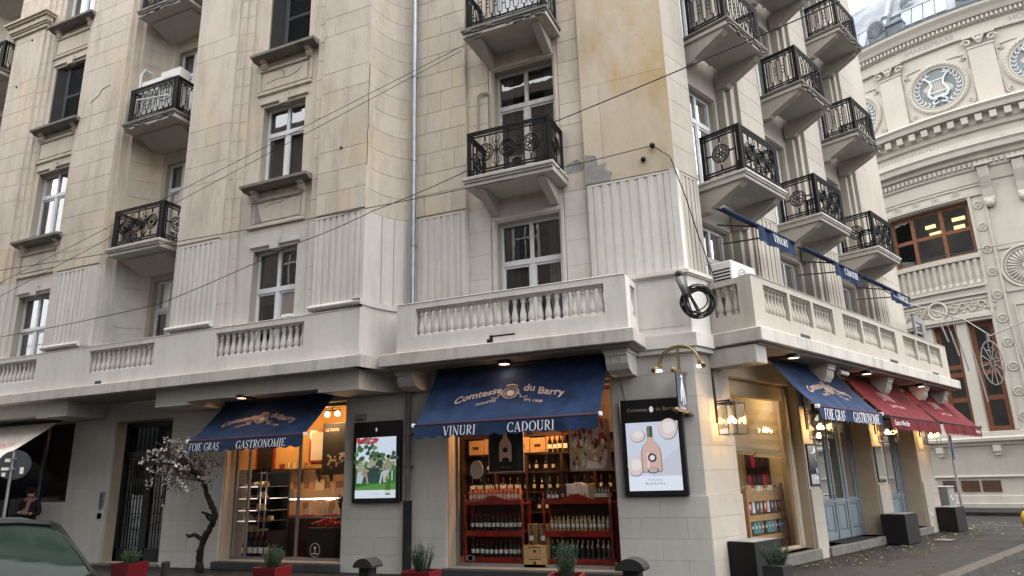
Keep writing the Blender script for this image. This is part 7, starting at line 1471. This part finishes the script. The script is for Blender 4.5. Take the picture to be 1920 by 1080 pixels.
m = MB(); abox(m, -124.6, -107.0, RR, RR+.09, 13.42, 13.55); abox(m, -124.6, -107, RR, RR+.05, 13.86, 13.95); abox(m, -109.35, -108.9, RR, RR+.08, 3.1, 13.5); abox(m, -107.1, -106.7, RR, RR+.09, 3.1, 13.95); tp('window_surround', m, 'stone')
def rosette(p, z, r=.17):
    m = MB(); m.tube([onw(p+r/RR*57.3*math.cos(v), z+r*math.sin(v), .02) for v in [2*math.pi*i/16 for i in range(16)]], .03, 5, closed=True); m.tube([onw(p+r*.5/RR*57.3*math.cos(v), z+r*.5*math.sin(v), .02) for v in [2*math.pi*i/10 for i in range(10)]], .025, 5, closed=True); m.ball(onw(p, z, .02), .05, n=6, k=4); tp('rosette', m, 'stone')
for i in range(10): rosette(-107.95, 3.6+1.04*i)
for p in (-111, -114.3, -117.6, -120.9): rosette(p, 13.7, .13)
# right of the strip: sunk panels, fan medallion
m = MB(); abox(m, -106.0, -99.5, RR, RR+.05, 8.25, 8.32); abox(m, -106, -105.8, RR, RR+.05, 3.4, 8.3); abox(m, -106.6, -96, RR, RR+.06, 10.75, 10.88); abox(m, -106.6, -96, RR, RR+.06, 8.85, 9.0); tp('panel_moulding', m, 'stone')
fc = -103.0
for r, t in ((.92, .06), (.78, .03), (.14, .05)): m = MB(); m.tube([onw(fc+r/RR*57.3*math.cos(v), 9.87+r*math.sin(v), .03) for v in [2*math.pi*i/30 for i in range(30)]], t, 6, closed=True); tp('fan_medallion', m, 'stone')
for i in range(28): v = 2*math.pi*i/28; m = MB(); m.tube([onw(fc+r/RR*57.3*math.cos(v), 9.87+r*math.sin(v), .02) for r in (.2, .72)], [.02, .05], 5); tp('fan_petal', m, 'stone')
# main cornice with dentils and modillions
ringp([(0, 13.95), (.06, 14.0), (.06, 14.55), (.14, 14.6), (.16, 14.7), (.16, 14.98), (.3, 15.04), (.34, 15.2), (.55, 15.28), (.58, 15.5), (.66, 15.6), (.5, 15.7), (.45, 15.95), (.25, 16.0), (.25, 16.3), (.38, 16.36), (.40, 16.55), (.45, 16.6), (.45, 16.98), (.8, 17.02), (.85, 17.2), (.95, 17.32), (.9, 17.42), (.2, 17.5), (0, 17.5)], 'stone', 'main_cornice')
def toothring(z0, z1, r0, r1, w, gap, name):
    n = 0; p = -126.
    while p < -86:
        if n < 0: pass
        m = MB(); abox(m, p, p+w, RR+r0, RR+r1, z0, z1, 1); yield m; p += w+gap
def joined(it, name): 
    M_ = MB()
    for m in it: M_.addm(m, Matrix.Identity(4))
    tp(name, M_, 'stone', kind='stuff')
joined(toothring(14.74, 14.94, .15, .26, .42, .36, ''), 'dentils'); joined(toothring(21.70, 21.88, .2, .34, .36, .34, ''), 'dentils'); joined(toothring(21.08, 21.16, .1, .16, .3, .3, ''), 'bead_row'); joined(toothring(15.95, 16.05, .3, .42, .3, .3, ''), 'bead_row')
for m in toothring(16.64, 16.96, .44, .72, 1.0, 1.05, ''): tp('modillion', m, 'stone')
for p in (-106.1, -101.2, -96.3):
    m = MB(); pr = [(0, 12.9), (.16, 12.9), (.2, 13.05), (.14, 13.2), (.22, 13.6), (.42, 14.1), (.5, 14.5), (.45, 14.58), (0, 14.58)]
    for s in (0,): 
        V = [PT(p-.8, RR+r, z) for r, z in pr]+[PT(p+.8, RR+r, z) for r, z in pr]; n = len(pr); m.raw(V, [(i, (i+1) % n, n+(i+1) % n, n+i) for i in range(n)]+[tuple(range(n)), tuple(range(n, 2*n))[::-1]])
    m.ball(PT(p, RR+.12, 12.9), .2, n=8, k=5); abox(m, p-1.1, p+1.1, RR, RR+.6, 14.6, 14.72, 1); tp('console', m, 'stone')
# upper storey: pilasters, lyre windows, names
for k in range(-2, 3):
    pc = -110.15+15.2*k; pp_ = pc-7.6
    m = MB(); abox(m, pp_-1.95, pp_+1.95, RR, RR+.16, 17.55, 20.45); tp('pilaster', m, 'stone')
    m = MB(); abox(m, pp_-2.1, pp_+2.1, RR, RR+.2, 20.45, 20.53); abox(m, pp_-2.5, pp_+2.5, RR, RR+.26, 20.98, 21.1)
    for s in (-1, 1):
        m.tube([onw(pp_+s*(1.9+.75*math.cos(t)*(1-t/9)), 20.75+.17*math.sin(t)*(1-t/9), .2) for t in [i*.5 for i in range(14)]], .055, 6)
        m.tube([onw(pp_+s*.5*q, 20.6+.25*q, .22) for q in (0, .6, 1.2, 1.8)], .06, 6)
    m.ball(onw(pp_, 20.8, .18), .16, n=8, k=5); tp('capital', m, 'stone')
    # lyre window
    zc = 19.1; W = lambda x, z, d=.03: PT(pc+x/RR*57.3, RR+d, zc+z)
    m = MB(); m.face([W(1.02*math.cos(v), 1.02*math.sin(v), .02) for v in [2*math.pi*i/32 for i in range(32)]]); O_ = tp('lyre_window', m, 'oculus')
    for r, t in ((1.18, .10), (1.03, .05)): q = MB(); q.tube([W(r*math.cos(v), r*math.sin(v), .05) for v in [2*math.pi*i/36 for i in range(36)]], t, 7, closed=True); part('round_frame', q, 'stone', O_)
    q = MB()
    for i in range(44): v = 2*math.pi*i/44; q.ball(W(1.19*math.cos(v), 1.19*math.sin(v), .14), .045, n=5, k=3)
    part('bead_row', q, 'stone', O_, kind='stuff')
    for s in (-1, 1):
        for i in range(11):
            v = -math.pi/2+s*(.25+i*.235); c = (.86*math.cos(v), .86*math.sin(v)); 
            for e in (-.55, .55): d = v+s*math.pi/2+e; q = MB(); a_ = W(*c, .05); tp_ = W(c[0]+.2*math.cos(d), c[1]+.2*math.sin(d), .1); md = (c[0]+.1*math.cos(d), c[1]+.1*math.sin(d)); nn = (-.04*math.sin(d), .04*math.cos(d)); q.face([a_, W(md[0]+nn[0], md[1]+nn[1], .09), tp_, W(md[0]-nn[0], md[1]-nn[1], .09)]); part('wreath_leaf', q, 'wreath', O_)
    q = MB()
    for s in (-1, 1): q.tube([W(s*x, z, .1) for x, z in ((.10, -.55), (.32, -.45), (.42, -.25), (.33, -.02), (.24, .15), (.30, .42), (.45, .62), (.5, .74))], [.06, .07, .07, .06, .05, .05, .045, .03], 6); q.tube([W(s*x, z, .1) for x, z in ((.05, -.72), (.22, -.78), (.3, -.66), (.2, -.58))], .045, 6)
    for z in (.42, -.2): q.bar(W(-.34, z, .1), W(.34, z, .1), .05)
    for x in (-.22, -.11, 0, .11, .22): q.bar(W(x*.7, -.45, .08), W(x, .44, .08), .02)
    q.bar(W(-.36, -.45, .1), W(.36, -.45, .1), .09); part('lyre', q, 'wreath', O_)
    for s in (-1, 1):
        for s2 in (-1, 1):
            q = MB(); q.tube([W(s*(1.18+.14*math.cos(t)*(1-t/8)), s2*(1.02+.14*math.sin(t)*(1-t/8)), .04) for t in [i*.55 for i in range(12)]], .035, 5); q.tube([W(s*x, s2*z, .03) for x, z in ((.55, 1.3), (.95, 1.28), (1.22, 1.25), (1.35, 1.1), (1.36, .8), (1.38, .5))], [.015, .035, .05, .05, .035, .015], 5); q.ball(W(s*1.22, s2*1.05, .06), .06, n=6, k=4); part('corner_ornament', q, 'stone', O_)
    txt = ('', 'HUGO', 'SHAKESPEARE', 'HOMER', '')[k+2] if k in (0, 1) else ''
    if txt:
        q = MB(); p_, wd = sans(txt, .34, 0, .012, 1.0); sp = (2.15 if len(txt) > 6 else 1.3)/max(wd, .01)
        write(q, p_, lambda x, y: PT(pc-.15+(x-wd/2)*sp/RR*57.3, RR+.125, 21.26+y)); tp('carved_name', q, 'carved')
ringp([(0, 21.1), (.12, 21.12), (.12, 21.62), (.2, 21.66), (.2, 21.9), (.36, 21.94), (.45, 22.12), (.6, 22.3), (.62, 22.42), (.3, 22.46), (0, 22.46)], 'stone', 'top_entablature')
# dome
dp = [(15.0, 22.46), (15.1, 22.62), (14.7, 22.75), (14.5, 23.0), (14.2, 23.6), (13.7, 24.2), (13.75, 24.35), (13.4, 24.7), (12.9, 25.6), (11.8, 26.9), (9.9, 28.3), (7, 29.7), (5, 30.5), (3, 31.4), (1, 31.9), (0, 32)]
m = MB(); m.lathe(dp, n=96); tp('dome', m, 'domezinc')
for k in range(-4, 5):
    pc = -110.15+15.2*k
    q = MB()
    for i in range(4): 
        p0, p1 = pc-4.2+2.1*i, pc-2.3+2.1*i; q.raw([PT(p0, 14.56, 23.0), PT(p1, 14.56, 23.0), PT(p1, 13.9, 24.2), PT(p0, 13.9, 24.2)], [(0, 1, 2, 3)])
    tp('dome_skylight', q, 'domeglass'); pp_ = pc-7.6; q = MB(); abox(q, pp_-2.1, pp_+1.2, 14.0, 15.0, 22.6, 23.35, 3); abox(q, pp_+1.2, pp_+4.2, 14.1, 14.85, 22.6, 23.2, 3); abox(q, pp_+1.1, pp_+4.3, 14.05, 14.95, 23.2, 23.32, 3)
    q.raw([PT(pp_-.45+1.62*math.cos(v), r_, 23.35+.42*math.sin(v)) for r_ in (15.0, 14.1) for v in [math.pi*i/12 for i in range(13)]], [(i, i+1, 14+i, 13+i) for i in range(12)]+[tuple(range(13))])
    for i in range(9): v = math.pi*(i+.5)/9; q.tube([PT(pp_-.45, 15.0, 22.85), PT(pp_-.45+1.45*math.cos(v), 15.02, 22.95+.72*math.sin(v))], [.03, .075], 5)
    for z_, w_, r_ in ((24.3, 1.0, .0), (24.7, .85, .1), (25.1, .7, .0), (25.5, .5, .1), (25.8, .3, .0)): q.ball(PT(pp_+4.0+r_*4, 13.1, z_), .36*w_+.12, n=7, k=5, sq=(1, 1, 1.1))
    tp('palmette', q, 'domezinc'); q = MB(); q.tube([PT(pp_, r+.05, z) for r, z in dp[3:12]], .22, 8); tp('dome_rib', q, 'domezinc')
# pavement round the theatre
g = MB(); g.lathe([(18.6, .0), (18.6, -.13)], (RCX, RCY, 0), 90); g.lathe([(0, 0), (18.6, .0)], (RCX, RCY, 0), 90); structure('pavement', g, 'pave'); 
# ================================================================== BUILDING ACROSS THE STREET (seen mirrored in the panes)
MT['redbrown'] = stucco('red_brown_facade', (.15, .115, .10), (.12, .10, .09), (.08, .065, .055), .4); m = MB()
opp = thing('facing_building', 'red-brown building across the street mirrored in the upper window panes', 'building', 'W', (0, -3.2, 0))
m = MB(); m.box(-33, 5, -14, 0, -.2, 19); m.box(-33.2, 5.2, -14, .35, 19, 19.5); part('wall', m, 'redbrown', opp)
q = MB(); q.box(-.55, .55, 0, .05, 0, 1.9); wm = q.mesh('window', 'darkpane'); q = MB(); q.box(-.66, .66, 0, .08, -.1, 0); q.box(-.66, .66, 0, .08, 1.9, 2.0); q.box(-.66, -.55, 0, .08, 0, 1.9); q.box(.55, .66, 0, .08, 0, 1.9); q.box(-.03, .03, .05, .08, 0, 1.9); q.box(-.55, .55, .05, .08, 1.25, 1.32); fm = q.mesh('window_frame', 'paint')
for i in range(13):
    for j in range(5): f = part('window', wm, None, opp, None, (-31.5+2.9*i, 0.001, .9+3.3*j)); part('window_frame', fm, None, f)
finish_stones(BLD)
